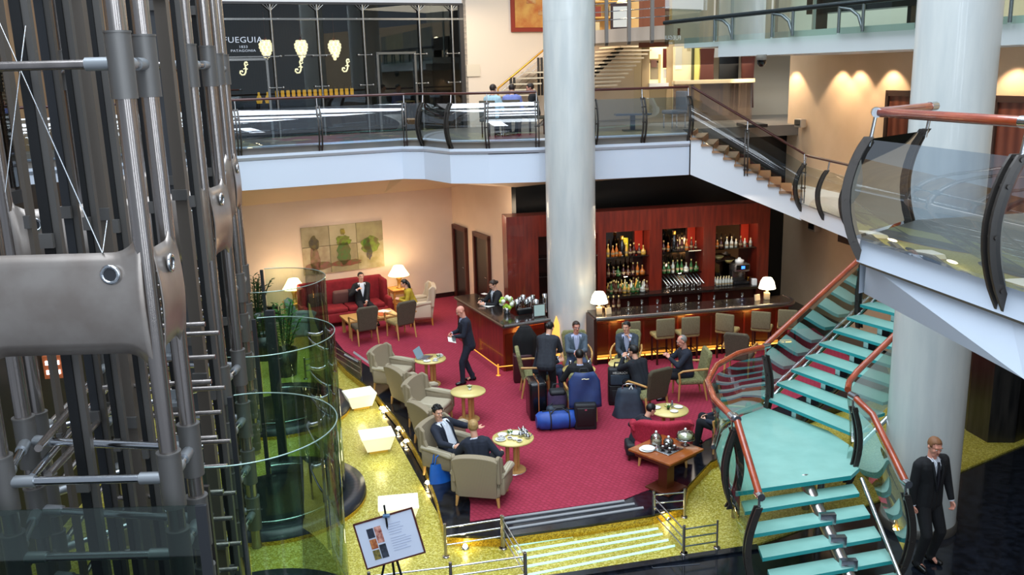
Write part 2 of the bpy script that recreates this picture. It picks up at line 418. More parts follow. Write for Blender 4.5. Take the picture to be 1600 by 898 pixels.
# doors in the door wall
for i, (l0, l1) in enumerate(((.15, 1.1), (1.62, 2.62))):
    r = bpy.data.objects.new('door_%d' % (i+1), None); COL.objects.link(r); r['kind'] = 'structure'
    c = C0+Bd*((l0+l1)/2); r.location = c; r.rotation_euler = (0, 0, math.atan2(Bd.y, Bd.x)); w = l1-l0
    leaf_ = MB().box((0, -.02, 1.02), (w-.16, .05, 2.04)).build('door_leaf', M('door_dark', '#180c0a', .35), r)
    MB().box((-w/2+.05, -.05, 1.05), (.1, .09, 2.1)).box((w/2-.05, -.05, 1.05), (.1, .09, 2.1)).box((0, -.05, 2.1), (w, .09, .12)).build('door_frame', M('door_frame_wood', '#4a1c12', .35), r)
    MB().tube((w/2-.18, -.07, 1.0), (w/2-.3, -.07, 1.0), .012).build('door_handle', steel_lt, leaf_)
# right long wall
RW0 = V((7.6, 24.9, 0)); RD = V((.19, -.982, 0)).normalized()
RW1 = RW0+RD*19
wall('wall_right', RW0, RW1, GZ, 8.6, M('tan_wall_right', '#d9bd9c', .7, noise=(1.2, '#d2b592')), n=(.98, .19, 0))
# far side filler walls high up
# ---- mezzanine slab
edge = [(-13, 17.4), (-8.5, 19.7), (-6.3, 20.72), (-4.42, 21.54), (-2.6, 22.35), (-2.05, 22.15), (-1.35, 21.1), (-.46, 20.9), (.7, 20.9), (2.0, 21.1), (3.13, 21.3), (4.28, 21.55)]
backw = [(9.2, 24.9), (9.2, 33), (-14, 33)]
stairtop = [(4.3, 21.6), (4.5, 23.4)]
poly = edge+[(4.5, 23.6), (9.0, 24.6), (9.5, 34), (-14, 34)]
MB().prism(poly, 4.5, 4.78).build('floor_mezzanine', M('mezz_floor', '#6e6a66', .3, noise=(2, '#7a746c')), kind='structure')
# fascia
f = MB()
for i in range(len(edge)-1):
    a, b = edge[i], edge[i+1]
    f.add([(*a, 3.84), (*b, 3.84), (*b, 4.62), (*a, 4.62)], [(0, 1, 2, 3)])
    f.add([(*a, 4.62), (*b, 4.62), (b[0], b[1]+.1, 4.8), (a[0], a[1]+.1, 4.8)], [(0, 1, 2, 3)])
    f.add([(a[0], a[1]+.1, 4.8), (b[0], b[1]+.1, 4.8), (b[0], b[1]+.5, 4.8), (a[0], a[1]+.5, 4.8)], [(0, 1, 2, 3)])
    f.add([(a[0], a[1]-.06, 4.58), (b[0], b[1]-.06, 4.58), (b[0], b[1]-.06, 4.64), (a[0], a[1]-.06, 4.64)], [(0, 1, 2, 3)])
    f.add([(a[0], a[1]-.06, 4.64), (b[0], b[1]-.06, 4.64), (b[0], b[1]+.1, 4.64), (a[0], a[1]+.1, 4.64)], [(0, 1, 2, 3)])
    f.add([(a[0], a[1]-.06, 4.58), (b[0], b[1]-.06, 4.58), (b[0], b[1]+.0, 4.52), (a[0], a[1], 4.52)], [(0, 1, 2, 3)])
f.build('trim_mezzanine_fascia', white_blue, kind='structure')
# soffit from the fascia foot back to the wall heads, first a short white step
sf = MB()
inner = []
wallpts = {}
def wall_hit(px, py, Y=None, pl=None):
    s_, z_ = onpl(px, py, pl[0], pl[1]); return V(pl[0]) + V(pl[1])*s_ + V((0, 0, z_))
pA = (tuple(C0), tuple(A))
tops = [wall_hit(340, 325.5, pl=pA), wall_hit(500, 311, pl=pA), wall_hit(600, 302, pl=pA), wall_hit(714, 292, pl=pA)]
z_l = [t.z for t in tops]
ed3 = [V((*e, 3.84)) for e in edge]
row0 = ed3[1:5]
row1 = [p+AN*.9+V((0, 0, -.02)) for p in row0]
row2 = [V((*(WL-A*3)[:2], tops[0].z)), tops[0], tops[1], tops[2]]
sf.grid([row0, row1], False)
sf.mat(1).grid([row1, row2], False)
rb0 = ed3[4:12]
rb1 = [tops[2], tops[3], V((DW.x-.6, DW.y+1.2, 3.62)), V((DW.x, DW.y, 3.6)), V((.9, 22.3, 3.62)), V((2.1, 22.3, 3.66)), V((3.2, 22.45, 3.7)), V((4.4, 22.7, 3.7))]
sf.grid([[row1[-1]]+rb0[0:1]+rb0, [tops[2], tops[2]]+rb1], False)
sf.grid([rb1[2:], [p+V((0, 3, .0)) for p in rb1[2:]]], False)
sf.build('ceiling_soffit', [M('soffit_step', '#dfe2e4', .6), soffit_m], kind='structure')

# ---- columns
def column(name, x, y, r, z0, z1):
    mb = MB().lathe([(r, z0), (r, z1)], (x, y, 0), 64)
    for z in [z0+1.05+2.1*k for k in range(7)]:
        if z < z1: mb.lathe([(r+.001, z-.004), (r-.01, z), (r+.001, z+.004)], (x, y, 0), 64)
    o = mb.build(name, colm); return o
c1 = column('round_column', 1.36, 20.1, .55, 0, 13)
tag(c1, 'pale round column rising between the two bar counters', 'column')
cr = thing('round_column', 'thick pale round column behind the guard at the right', 'column', (5.76, 11.93, GZ-.03))
MB().lathe([(.50, .0), (.50, 14)], (0, 0, 0), 72).build('shaft', colm, cr)
MB().lathe([(.52, 0), (.52, .12), (.5, .13)], (0, 0, 0), 72).build('base_ring', M('column_base', '#55524e', .4, .4), cr)
# flame shaped up-lights at the foot of the centre column
for k, (dx, dy) in enumerate(((-.40, -.50), (.40, -.52))):
    o = thing('column_uplight', ('lit amber glass blade uplight at the left of the column foot', 'lit amber glass blade uplight at the right of the column foot')[k], 'uplight', (1.36+dx, 20.1+dy, 0), .6, 'column uplights')
    MB().prism([(-.13, .04), (.13, .04), (.14, .45), (.1, .75), (.02, .98), (-.06, .8), (-.12, .5)], -.012, .012, Matrix(((1, 0, 0), (0, 0, 1), (0, 1, 0)))).build('lit_blade', M('blade_glow', '#ffc060', .5, emit='#ffb850', es=1.0), o)
    MB().box((0, 0, .02), (.26, .1, .04)).build('foot', brass, o)

# ---- upper rooms on the mezzanine
UW0 = V((-2.0, 26.7, 0))
def uw(px, py): s_, z_ = onpl(px, py, tuple(UW0), tuple(A)); return s_, z_
s345, zt = uw(345, 12); s722, _ = uw(721.5, 10); s848, _ = uw(848, 10)
s1010, _ = uw(1012, 60)
def wallseg(name, s0, s1, z0, z1, mat, off=0, th=.12):
    p = UW0+A*s0+AN*off; q = UW0+A*s1+AN*off
    return MB().prism([tuple(p)[:2], tuple(q)[:2], tuple(q+AN*th)[:2], tuple(p+AN*th)[:2]], z0, z1).build(name, mat, kind='structure')
ztop = 8.27
wallseg('wall_upper_head', s345-1.4, s722, ztop, 10.5, M('upper_wall_white', '#e6e0dc', .6))
wallseg('wall_upper_centre', s722, s1010, 4.78, 10.5, M('upper_wall_cream', '#e0cdb8', .6))
wallseg('wall_upper_left', s345-9.5, s345-1.2, 4.78, 10.5, M('warm_timber_wall', '#6e5034', .5, noise=(1.5, '#8a6a44', 4, (4, 4, .3))), 0)
# dark shop interior
wallseg('wall_shop_back', s345-1.3, s722+.4, 4.78, 8.6, M('shop_dark_curtain', '#1c1510', .6, wave=(5, '#2c211a', 'X', 1.5)), 2.6)
q = UW0+A*(s722+.02)
MB().prism([tuple(q)[:2], tuple(q+A*.1)[:2], tuple(q+A*.1+AN*2.7)[:2], tuple(q+AN*2.7)[:2]], 4.78, 8.6).build('wall_shop_right', M('shop_dark', '#120e0c', .5), kind='structure')
q = UW0+A*(s345-1.3)
MB().prism([tuple(q)[:2], tuple(q+A*.1)[:2], tuple(q+A*.1+AN*2.7)[:2], tuple(q+AN*2.7)[:2]], 4.78, 8.6).build('wall_shop_left', M('shop_tan', '#a07850', .5), kind='structure')
wallseg('ceiling_shop', s345-1.3, s722, 8.5, 8.6, M('shop_ceiling', '#14100e', .6), 0.12, 2.6)
# glazed shopfront
sfm = M('shopfront_steel', '#9a9894', .25, .9)
shop = thing('glazed_shopfront', 'tall glazed shopfront with steel mullions and gold lettering on the upper floor', 'shopfront', tuple(UW0+A*s345+V((0, 0, 4.78))), math.atan2(A.y, A.x))
W_ = s722-s345
def sx(px, py=60): return uw(px, py)[0]-s345
H_ = ztop-4.78
MB().box((W_/2-.5, 0, H_/2), (W_+1.0, .02, H_)).build('glass_panes', glass_pane, shop)
zr = lambda py, px=500: uw(px, py)[1]-4.78
tz = zr(30); mz = zr(87)
for px in (425, 497, 568, 655, 706):
    x = sx(px)
    mb = MB().tube((x, -.06, 0), (x, -.06, H_-.05), .03, n=8)
    for zz in (tz, mz, zr(135)):
        mb.tube((x-.18, -.05, zz), (x+.18, -.05, zz), .012, n=6).ball((x-.18, -.06, zz), .035, 8).ball((x+.18, -.06, zz), .035, 8)
    for dx in (-.25, -.12, .12, .25): mb.tube((x, -.06, H_-.22), (x+dx, -.06, H_), .012, n=5)
    mb.build('mullion', sfm, shop)
MB().box((W_/2-.5, -.06, tz), (W_+1, .05, .05)).build('transom', sfm, shop)
MB().box((sx(420)-1.0, -.05, mz), (2.4, .03, .03)).box((sx(480), -.05, mz+.02), (1.3, .03, .02)).build('transom', sfm, shop)
MB().box((sx(721), -.03, H_/2), (.12, .08, H_)).box((W_/2-.5, -.03, H_-.02), (W_+1, .1, .06)).build('shopfront_frame', M('shopfront_frame_dark', '#3a3634', .4), shop)
dz = zr(83, 615)
d1, d2 = sx(587), sx(646)
dr = MB().box((d1, -.05, dz/2), (.06, .05, dz)).box((d2, -.05, dz/2), (.06, .05, dz)).box(((d1+d2)/2, -.05, dz), (d2-d1+.06, .05, .06)).build('door_frame', sfm, shop)
MB().box(((d1+d2)/2, .03, dz/2), (d2-d1-.05, .03, dz-.05)).build('door_leaf', black_wall, shop)
d1, d2 = sx(352), sx(413)
MB().box((d2, -.05, dz/2-.05), (.06, .05, dz-.1)).box(((d1+d2)/2, -.05, dz-.1), (d2-d1+.06, .05, .06)).build('door_frame', sfm, shop)
def shop_text(body, px, py, size, mat, al='LEFT', sxx=1):
    return text_mesh('lettering', body, size, mat, shop, frame_mtx((sx(px, py), -.03, zr(py, px)), (1, 0, 0)), .003, al, sxx)
shop_text('FUEGUIA', 379.5, 66.5, .205, whitetxt, 'CENTER', 1.15)
shop_text('1833', 380, 75, .09, whitetxt, 'CENTER', 1.2)
shop_text('PATAGONIA', 380, 81, .085, whitetxt, 'CENTER', 1.25)
for px, py in ((381, 111), (467, 108), (540, 106)):
    cx, cz = sx(px, py), zr(py, px); k = .235
    pts = [(.42, .82), (.33, .98), (.2, .95), (.12, .78), (.18, .5), (.22, .2), (.16, -.15), (.0, -.4), (-.28, -.42), (-.46, -.22), (-.4, .0), (-.22, .02), (-.16, -.12)]
    m = MB().path([(cx+a*k, -.04, cz+b*k) for a, b in pts], .022, 6)
    m.path([(cx-.05*k, -.04, cz+.2*k), (cx+.15*k, -.04, cz+.3*k), (cx+.4*k, -.04, cz+.2*k)], .016, 6)
    m.path([(cx+.12*k, -.04, cz+.6*k), (cx+.32*k, -.04, cz+.62*k), (cx+.5*k, -.04, cz+.72*k)], .014, 6)
    m.build('swirl_emblem', goldtxt, shop)
# shop counter with scent bottles
cz_ = uw(500, 142)[1]
a0 = uw(438, 140)[0]; a1 = uw(556, 138)[0]
ctr = UW0+A*((a0+a1)/2)+AN*.75
L_ = (a1-a0)*1.02
ct = thing('display_counter', 'lit display counter carrying a row of amber scent bottles behind the shop glass', 'counter', tuple(ctr+V((0, 0, 4.78))), math.atan2(A.y, A.x))
hct = 1.0
MB().box((0, 0, hct/2), (L_+.3, .5, hct)).build('counter_body', darkwood, ct)
MB().box((0, 0, hct+.02), (L_+.4, .56, .04)).build('counter_top', M('counter_lit', '#c07830', .4, emit='#ff9a40', es=.5), ct)
amber = M('amber_scent', '#d8a020', .2, emit='#ffc040', es=.7)
for i in range(15):
    t = thing('scent_bottle', 'small square amber scent bottle in the row on the shop counter', 'bottle', tuple(ctr+A*(-L_/2+.08+L_*i/14.0)+V((0, 0, 4.78+hct+.04))), math.atan2(A.y, A.x), 'scent bottles on the shop counter') if i == 0 else None
    if i == 0:
        MB().box((0, 0, .1), (.085, .085, .18), bev=.02).build('bottle_body', amber, t)
        MB().box((0, 0, .22), (.06, .06, .07)).build('cap', M('cap_dark', '#3a2410', .3), t); scent = t
    else: dup(scent, tuple(ctr+A*(-L_/2+.08+L_*i/14.0)+V((0, 0, 4.78+hct+.04))), math.atan2(A.y, A.x))
for i, px in enumerate((413, 427)):
    o = MB().lathe([(.0, 0), (.07, 0), (.09, .1), (.05, .2), (.03, .22), (.03, .3), (0, .3)], n=10).build('glass_flask', amber)
    o.location = ctr+A*(uw(px, 150)[0]-(a0+a1)/2)+V((0, 0, 4.78+hct-.1)); tag(o, 'amber flask standing at the left end of the shop counter', 'flask', 'flasks left of the scent bottles')
MB().box((0, 0, .45), (1.0, .4, .9)).build('side_stand', darkwood).location = ctr+A*(uw(420, 150)[0]-(a0+a1)/2)+V((0, 0, 4.78))
tag(bpy.data.objects['side_stand'], 'low dark stand under the two flasks', 'stand')
# pendants
for i, (px, lab) in enumerate(((421, 'leftmost'), (477, 'middle'), (530, 'rightmost'))):
    s_, z_ = uw(px, 78)
    p = UW0+A*s_+AN*.45+V((0, 0, z_+.05))
    t = thing('pendant_lamp', lab+' of the three glowing grape cluster pendant lamps in the shop', 'pendant lamp', tuple(p), 0, 'shop pendants')
    mb = MB()
    random.seed(i)
    for lv in range(7):
        r = [.10, .14, .14, .12, .09, .06, .02][lv]; n = [6, 8, 8, 7, 5, 3, 1][lv]
        for k in range(n):
            a = 2*PI*k/n+lv*.4; mb.ball((r*math.cos(a), r*math.sin(a), .18-lv*.075), .05, 8)
    mb.build('glass_cluster', M('pendant_glow', '#fff4e0', .4, emit='#ffe2b0', es=2.2), t)
    MB().tube((0, 0, .24), (0, 0, .95), .008).lathe([(.0, .32), (.03, .3), (.05, .22), (0, .22)]).build('stem', M('pendant_copper', '#6a3a2a', .4, .8), t)

# painting in the upper wall
sA, zA = uw(798, 50); sB, zB = uw(850, 51)
p = thing('abstract_painting', 'orange and ochre abstract painting hung high left of the central column', 'painting', tuple(UW0+A*((sA+sB+.7)/2)-AN*.04+V((0, 0, zA))), math.atan2(A.y, A.x))
wd = sB-sA+.7
MB().box((0, 0, 1.0), (wd, .05, 2.0)).build('frame', M('painting_red_edge', '#8a2814', .6), p)
pm = M('painting_ochre', '#b4602a', .7, noise=(2.2, '#d0a050', 9))
MB().box((0, -.03, 1.0), (wd-.24, .02, 1.76)).build('canvas', pm, p)
MB().box((.05, -.045, .55), (.14, .01, .14)).box((-.25, -.045, .9), (.3, .01, .2)).build('paint_patch', M('paint_pale', '#d8c080', .7, noise=(4, '#a8582a', 6)), p)
# wall notice
sA, zA = uw(739, 110)
o = MB().box((0, 0, 0), (.42, .02, .34)).build('wall_plaque', M('plaque_glass', '#d8c8b0', .3)); o.location = UW0+A*sA-AN*.03+V((0, 0, zA)); o.rotation_euler = (0, 0, math.atan2(A.y, A.x))
tag(o, 'small pale rectangular plaque on the cream upper wall', 'plaque')

# ---- upper staircase on the cream wall (goes up right behind the column)
us = thing('upper_staircase', 'open tread steel staircase rising behind the central column to the upper gallery', 'staircase')
st0 = UW0-AN*.9
def usp(px, py, off=.9): s_, z_ = onpl(px, py, tuple(UW0-AN*off), tuple(A)); return UW0-AN*off+A*s_+V((0, 0, z_))
lo, hi = usp(925, 118), usp(982, 62)
lo = lo-(hi-lo)*1.6
MB().path([lo, hi], .09, 10).build('stringer', M('stair_spine', '#4a443e', .5, .3), us)
tr = MB()
for k in range(9):
    y = 115-k*6.2; c = usp(928+k*5.5, y)
tr = None
for k in range(12):
    y = 112-k*6.0+30; px = 922+(k-4)*6
    c = usp(px+8, y-2)
    MB().box(tuple(c+V((.15, 0, .0))), (1.25, 1.2, .05), math.atan2(A.y, A.x)).build('tread', M('pale_stone_tread', '#d8ccb4', .5), us)
h0, h1 = usp(778, 138, .3), usp(852, 76, .3)
mb = MB().path([h0+V((0, 0, -1.0)), h0, h1+(h1-h0)*.3], .03, 8); mb.build('handrail', brass, us)
mb = MB()
for k in range(1, 5): mb.path([h0+V((0, 0, -.17*k)), h1+(h1-h0)*.3+V((0, 0, -.17*k))], .008, 5)
mb.build('guard_wires', steel_lt, us)
for px, y0 in ((798, 121), (841, 90)):
    a = usp(px, y0, .3); MB().tube(a, a+V((0, 0, -1.1)), .04).tube(a+V((.1, 0, 0)), a+V((.1, 0, -1.1)), .04).build('baluster', gunmetal, us)
for k in range(6):
    c = usp(790+k*10, 158-k*9, .5); MB().box(tuple(c), (.7, .8, .04), math.atan2(A.y, A.x)).build('tread', MATS['pale_stone_tread'], us)

# ---- upper gallery pieces (third level)
gm = M('gallery_plaster', '#bcc2c2', .6)
# A: left piece over the upper stairs
gz0, gz1 = 7.35, 7.85
a = atY(928, 62, 24.5); b = atY(1046, 40, 22.5)
zt_ = b.z
MB().prism([(a.x, a.y), (b.x+.1, b.y), (b.x+.6, 27), (a.x, 28)], atY(960, 66, 24).z, atY(1000, 42, 23.2).z).build('floor_gallery_left', M('gallery_warm', '#cdb9a6', .6), kind='structure')
gal = thing('gallery_balustrade', 'wire balustrade with flat steel blades on the upper gallery right of the column', 'balustrade')
zb_ = atY(1000, 42, 23.2).z
for px in (927, 947, 982, 1018):
    c = atY(px, 45, 23.9-(px-927)*.014); c.z = zb_
    MB().prism([(-.08, -.35), (.06, -.42), (.1, -.3), (.08, 1.2), (-.02, 1.2)], -.04, .04, Matrix(((0, 0, 1), (1, 0, 0), (0, 1, 0))) @ Matrix.Rotation(0, 3, 'X'), c+V((0, -.1, 0))).build('blade_post', M('blade_grey', '#77706a', .5, .5), gal)
mb = MB()
p0 = atY(925, 45, 23.9); p1 = atY(1046, 40, 22.5)
for k in range(5): mb.path([V((p0.x, p0.y-.1, zb_+.2+.2*k)), V((p1.x, p1.y-.1, zb_+.2+.2*k))], .012, 5)
mb.build('guard_wires', steel_lt, gal)
# bookcase, frames and warm light behind it
r0 = atY(985, 20, 27.5)
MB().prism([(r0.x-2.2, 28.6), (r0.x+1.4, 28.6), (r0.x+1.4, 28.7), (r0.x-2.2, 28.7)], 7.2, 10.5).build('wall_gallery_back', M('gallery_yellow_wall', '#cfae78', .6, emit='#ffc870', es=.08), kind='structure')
bk = thing('open_bookcase', 'warmly lit open bookcase on the upper gallery', 'bookcase', (r0.x-.9, 28.3, zb_+.02))
mb = MB()
for x in (-.9, -.3, .3, .9): mb.box((x, 0, 1.2), (.05, .4, 2.4))
for z in (.05, .5, .95, 1.4, 1.85): mb.box((0, 0, z), (1.8, .4, .04))
mb.build('shelving', M('shelf_yellow', '#caa050', .5), bk)
random.seed(3)
for k in range(14):
    mb = MB(); x0 = random.choice((-.85, -.25, .35)); z0 = random.choice((.07, .52, .97)); w = random.uniform(.1, .3)
    o = mb.box((0, 0, 0), (w, .2, .3)).build('book_stack', M('books_%d' % (k % 3), ('#7a3020', '#c8b890', '#40505a')[k % 3], .7)); o.location = (r0.x-.9+x0+w/2+random.uniform(0, .2), 28.25, zb_+.02+z0+.15)
    tag(o, 'block of books standing in the lit gallery bookcase', 'books', 'books in the gallery bookcase')
for (px, py, w, h, c, nm) in ((970, 28, .55, .7, '#e0dcd0', 'small pale framed picture leaning on the gallery rail'), (1022, 10, .8, 1.6, '#8a4a28', 'tall brown timber panel leaning at the right of the gallery')):
    c0 = atY(px, py, 25.0); o = thing('framed_picture', nm, 'picture', (c0.x, c0.y, zb_+.35))
    MB().box((0, 0, 0), (w, .04, h)).build('frame', darkwood if w < .7 else M('brown_panel', c, .5), o)
    MB().box((0, -.03, 0), (w*.75, .01, h*.75)).build('picture', M('picture_'+c[1:], c, .6), o)
c0 = atY(972, 12, 26.5); o = MB().ball((0, 0, 0), .22, 12).build('globe_lamp', M('warm_globe', '#ffe0a0', .5, emit='#ffd080', es=7)); o.location = c0
tag(o, 'glowing warm globe lamp above the gallery picture', 'lamp')
MB().prism([(r0.x+1.4, 28.5), (r0.x+7, 28.5), (r0.x+7, 28.6), (r0.x+1.4, 28.6)], 6.6, 10.5).build('wall_gallery_white', M('gallery_offwhite', '#d6cfc0', .6), kind='structure')
# B: right gallery with glass front on brackets
g0 = V((4.55, 20.0, 0)); g1 = V((9.2, 12.4, 0)); gd = (g1-g0).normalized(); gn = V((-gd.y, gd.x, 0))
pl = (tuple(g0), tuple(gd))
def gp(px, py): s_, z_ = onpl(px, py, *pl); return s_, z_
gbz = 6.52; gtz = gp(1300, 44)[1]
gE = g1+gd*2
MB().prism([tuple(g0)[:2], tuple(gE)[:2], tuple(gE+gn*6)[:2], tuple(g0+gn*6)[:2]], gbz, gtz).build('floor_gallery_right', gm, kind='structure')
sL = gp(1069, 72)[0]
MB().prism([tuple(g0+gd*(sL))[:2], tuple(g0)[:2], tuple(g0+gn*6)[:2], tuple(g0+gd*sL+gn*6)[:2]], gbz+.22, gtz).build('floor_gallery_step', gm, kind='structure')
gb = thing('glass_balustrade', 'green tinted glass balustrade on arched brackets along the upper right gallery', 'balustrade')
sLb = gp(1044, 50)[0]
mb = MB(); st = sLb; k = 0
e = gp(1700, 30)[0]
while st < e:
    p = g0+gd*st-gn*.1; q_ = g0+gd*min(st+1.55, e)-gn*.1
    MB().add([p+V((0, 0, gtz-.12)), q_+V((0, 0, gtz-.12)), q_+V((0, 0, gtz+1.1)), p+V((0, 0, gtz+1.1))], [(0, 1, 2, 3)]).build('glass_panel', glass_green, gb)
    if k > 0:
        c = p-gn*.02
        m = MB().tube(c+V((0, 0, gtz-.1)), c+V((0, 0, gtz+.42)), .03, n=6)
        m.path([c+V((0, 0, gtz+.35)), c+gd*.25+V((0, 0, gtz+.3)), c+gd*.42+V((0, 0, gtz+.18)), c+gd*.52+V((0, 0, gtz-.05))], .03, 6)
        m.tube(c+gd*.52+V((0, 0, gtz-.1)), c+gd*.52+V((0, 0, gtz+.4)), .03, n=6)
        m.build('arched_bracket', M('bracket_grey', '#6a7474', .4, .7), gb)
    st += 1.6; k += 1
p = g0+gd*sLb-gn*.12; q_ = g0+gd*e-gn*.12
MB().path([p+V((0, 0, gtz+.36)), q_+V((0, 0, gtz+.45))], .045, 8).build('lower_rail', M('bracket_dark', '#2c3436', .3, .6), gb)
# gallery back wall (pale, with a dark shelf unit)
MB().prism([tuple(g0+gn*3+gd*(sL-.5))[:2], tuple(gE+gn*3)[:2], tuple(gE+gn*3.1)[:2], tuple(g0+gn*3.1+gd*(sL-.5))[:2]], gtz, 10.5).build('wall_gallery_right', M('gallery_wall_grey', '#cfc9b8', .6), kind='structure')
sU = gp(1280, 10)[0]; sbq = (gp(1190, 8)[0])
cb = thing('black_console', 'long black console standing on the upper right gallery', 'console', tuple(g0+gd*((sbq+sU)/2)+gn*1.5+V((0, 0, gtz))), math.atan2(gd.y, gd.x))
MB().box((.6, 0, .62), (2.6, .4, .5)).build('cabinet_body', black_wall, cb)
for x in (-.5, 1.7): MB().box((x, 0, .2), (.08, .35, .4)).build('leg', black_wall, cb)
MB().tube((1.4, -.1, .87), (1.6, -.1, .87), .05).build('lamp_strip', bulb, cb)
for px in (1060, 1082, 1150, 1208):
    sq = gp(px, 20)[0]; c = g0+gd*sq+gn*1.2
    o = MB().box((0, 0, 1.5), (.06, .06, 3)).build('slim_mullion', M('mullion_grey', '#9aa09a', .4, .5)); o.location = c+V((0, 0, gtz)); tag(o, 'slim grey glazing mullion standing on the upper right gallery', 'mullion', 'gallery mullions')
# camera dome + soffit spots
c0 = atY(1190, 90, 18); o = thing('camera_dome', 'small grey security camera dome under the gallery soffit', 'camera', (c0.x, c0.y, gbz-.12))
MB().lathe([(.1, .12), (.1, .02), (0, .02)]).build('housing', M('dome_grey', '#8a8880', .5), o); MB().lathe([(.09, .02), (.08, -.05), (.04, -.1), (0, -.11)]).build('dome', M('dome_dark', '#0e0e10', .1), o)
# ================================================================== LOBBY BACKDROP right of the column, mezzanine level
LW = V((3.55, 29.3, 0))
def lp(px, py, Y=29.0): return atY(px, py, Y)
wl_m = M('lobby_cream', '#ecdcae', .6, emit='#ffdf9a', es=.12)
a = lp(1075, 60, 30); b = lp(1195, 60, 28.4)
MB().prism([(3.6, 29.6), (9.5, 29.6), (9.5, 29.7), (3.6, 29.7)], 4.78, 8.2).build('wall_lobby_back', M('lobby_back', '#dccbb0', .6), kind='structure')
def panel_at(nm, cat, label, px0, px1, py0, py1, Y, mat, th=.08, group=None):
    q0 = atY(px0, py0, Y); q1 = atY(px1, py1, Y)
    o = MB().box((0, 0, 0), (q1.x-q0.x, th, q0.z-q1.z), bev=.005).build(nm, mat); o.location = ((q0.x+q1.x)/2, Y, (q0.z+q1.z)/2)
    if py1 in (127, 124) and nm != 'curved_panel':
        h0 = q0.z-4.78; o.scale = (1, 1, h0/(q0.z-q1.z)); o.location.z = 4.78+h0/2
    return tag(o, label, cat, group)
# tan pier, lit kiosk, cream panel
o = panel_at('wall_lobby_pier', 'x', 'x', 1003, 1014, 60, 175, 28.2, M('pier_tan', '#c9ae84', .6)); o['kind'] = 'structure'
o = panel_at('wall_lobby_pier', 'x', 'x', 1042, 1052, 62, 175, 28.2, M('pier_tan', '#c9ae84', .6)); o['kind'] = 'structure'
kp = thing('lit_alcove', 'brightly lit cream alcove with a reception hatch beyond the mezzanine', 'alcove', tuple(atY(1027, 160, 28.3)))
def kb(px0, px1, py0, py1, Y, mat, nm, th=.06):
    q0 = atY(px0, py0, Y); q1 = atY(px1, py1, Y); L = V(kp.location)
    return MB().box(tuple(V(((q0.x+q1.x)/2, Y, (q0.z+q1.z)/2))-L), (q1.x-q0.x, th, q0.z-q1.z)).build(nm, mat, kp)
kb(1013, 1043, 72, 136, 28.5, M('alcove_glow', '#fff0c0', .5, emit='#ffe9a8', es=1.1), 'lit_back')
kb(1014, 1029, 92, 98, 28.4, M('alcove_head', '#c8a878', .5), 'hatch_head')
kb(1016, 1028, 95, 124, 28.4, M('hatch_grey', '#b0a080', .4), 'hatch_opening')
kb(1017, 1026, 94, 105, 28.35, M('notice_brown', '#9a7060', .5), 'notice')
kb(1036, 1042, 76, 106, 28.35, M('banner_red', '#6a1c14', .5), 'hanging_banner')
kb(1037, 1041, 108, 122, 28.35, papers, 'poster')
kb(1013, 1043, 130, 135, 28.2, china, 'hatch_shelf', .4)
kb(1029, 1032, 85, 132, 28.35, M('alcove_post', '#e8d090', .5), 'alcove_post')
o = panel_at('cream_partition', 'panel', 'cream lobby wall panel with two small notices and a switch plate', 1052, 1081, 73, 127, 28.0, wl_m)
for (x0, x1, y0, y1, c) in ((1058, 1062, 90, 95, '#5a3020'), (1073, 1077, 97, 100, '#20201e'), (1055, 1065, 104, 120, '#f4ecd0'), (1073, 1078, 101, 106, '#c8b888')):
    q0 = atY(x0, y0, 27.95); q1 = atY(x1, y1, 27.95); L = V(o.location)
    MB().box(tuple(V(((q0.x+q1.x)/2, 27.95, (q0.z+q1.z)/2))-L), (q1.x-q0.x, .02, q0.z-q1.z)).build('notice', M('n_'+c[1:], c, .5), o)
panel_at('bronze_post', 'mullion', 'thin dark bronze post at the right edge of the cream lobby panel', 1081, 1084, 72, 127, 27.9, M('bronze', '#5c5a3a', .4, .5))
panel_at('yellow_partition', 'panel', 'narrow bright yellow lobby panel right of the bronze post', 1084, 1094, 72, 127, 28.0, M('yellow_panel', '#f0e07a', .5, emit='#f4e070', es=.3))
panel_at('black_doorway', 'doorway', 'black lobby doorway between two brown curved panels', 1124, 1153, 83, 124, 27.9, black_wall)
def vase(nm, label, px0, px1, py0, py1, Y, mat, waist, flip=1):
    q0 = atY(px0, py0, Y); q1 = atY(px1, py1, Y); w = (q1.x-q0.x)/2; h = q0.z-q1.z; pts = []
    n = 14
    for i in range(n+1):
        t = i/n; pts.append((w*(1-waist*math.sin(PI*t*.9+.2)), -h/2+h*t))
    poly = pts+[(-x, z) for x, z in reversed(pts)]
    o = MB().prism(poly, -.06, .06, Matrix(((1, 0, 0), (0, 0, -1), (0, 1, 0)))).build(nm, mat); o.location = ((q0.x+q1.x)/2, Y, (q0.z+q1.z)/2)
    return tag(o, label, 'panel')
brp = M('brown_lacquer', '#5a2c20', .3, coat=.3)
vase('curved_panel', 'brown curved lacquer panel left of the black doorway', 1093, 1115, 76, 127, 27.8, brp, .12)
vase('curved_panel', 'tall brown vase shaped lacquer panel at the right of the lobby', 1158, 1177, 82, 168, 27.6, brp, .18)
vase('curved_panel', 'short brown panel below the glass desk line left of the tall one', 1136, 1150, 128, 168, 27.5, brp, .1)
vase('vase_shaped_pier', 'cream vase shaped pier with a waisted profile below the glass shelf', 1122, 1146, 130, 172, 27.2, M('pier_cream', '#d8c8a4', .5), .22)
q0_ = atY(1052, 129, 27.1); q1_ = atY(1176, 129, 27.1)
MB().box(((q0_.x+q1_.x)/2, 27.1, (q0_.z+4.78)/2), (q1_.x-q0_.x, .02, q0_.z-4.78)).build('wall_glass_desk_front', GL('desk_glass', '#c8b8a8', .05, body=.35, bodycol='#9a8676'), kind='structure')
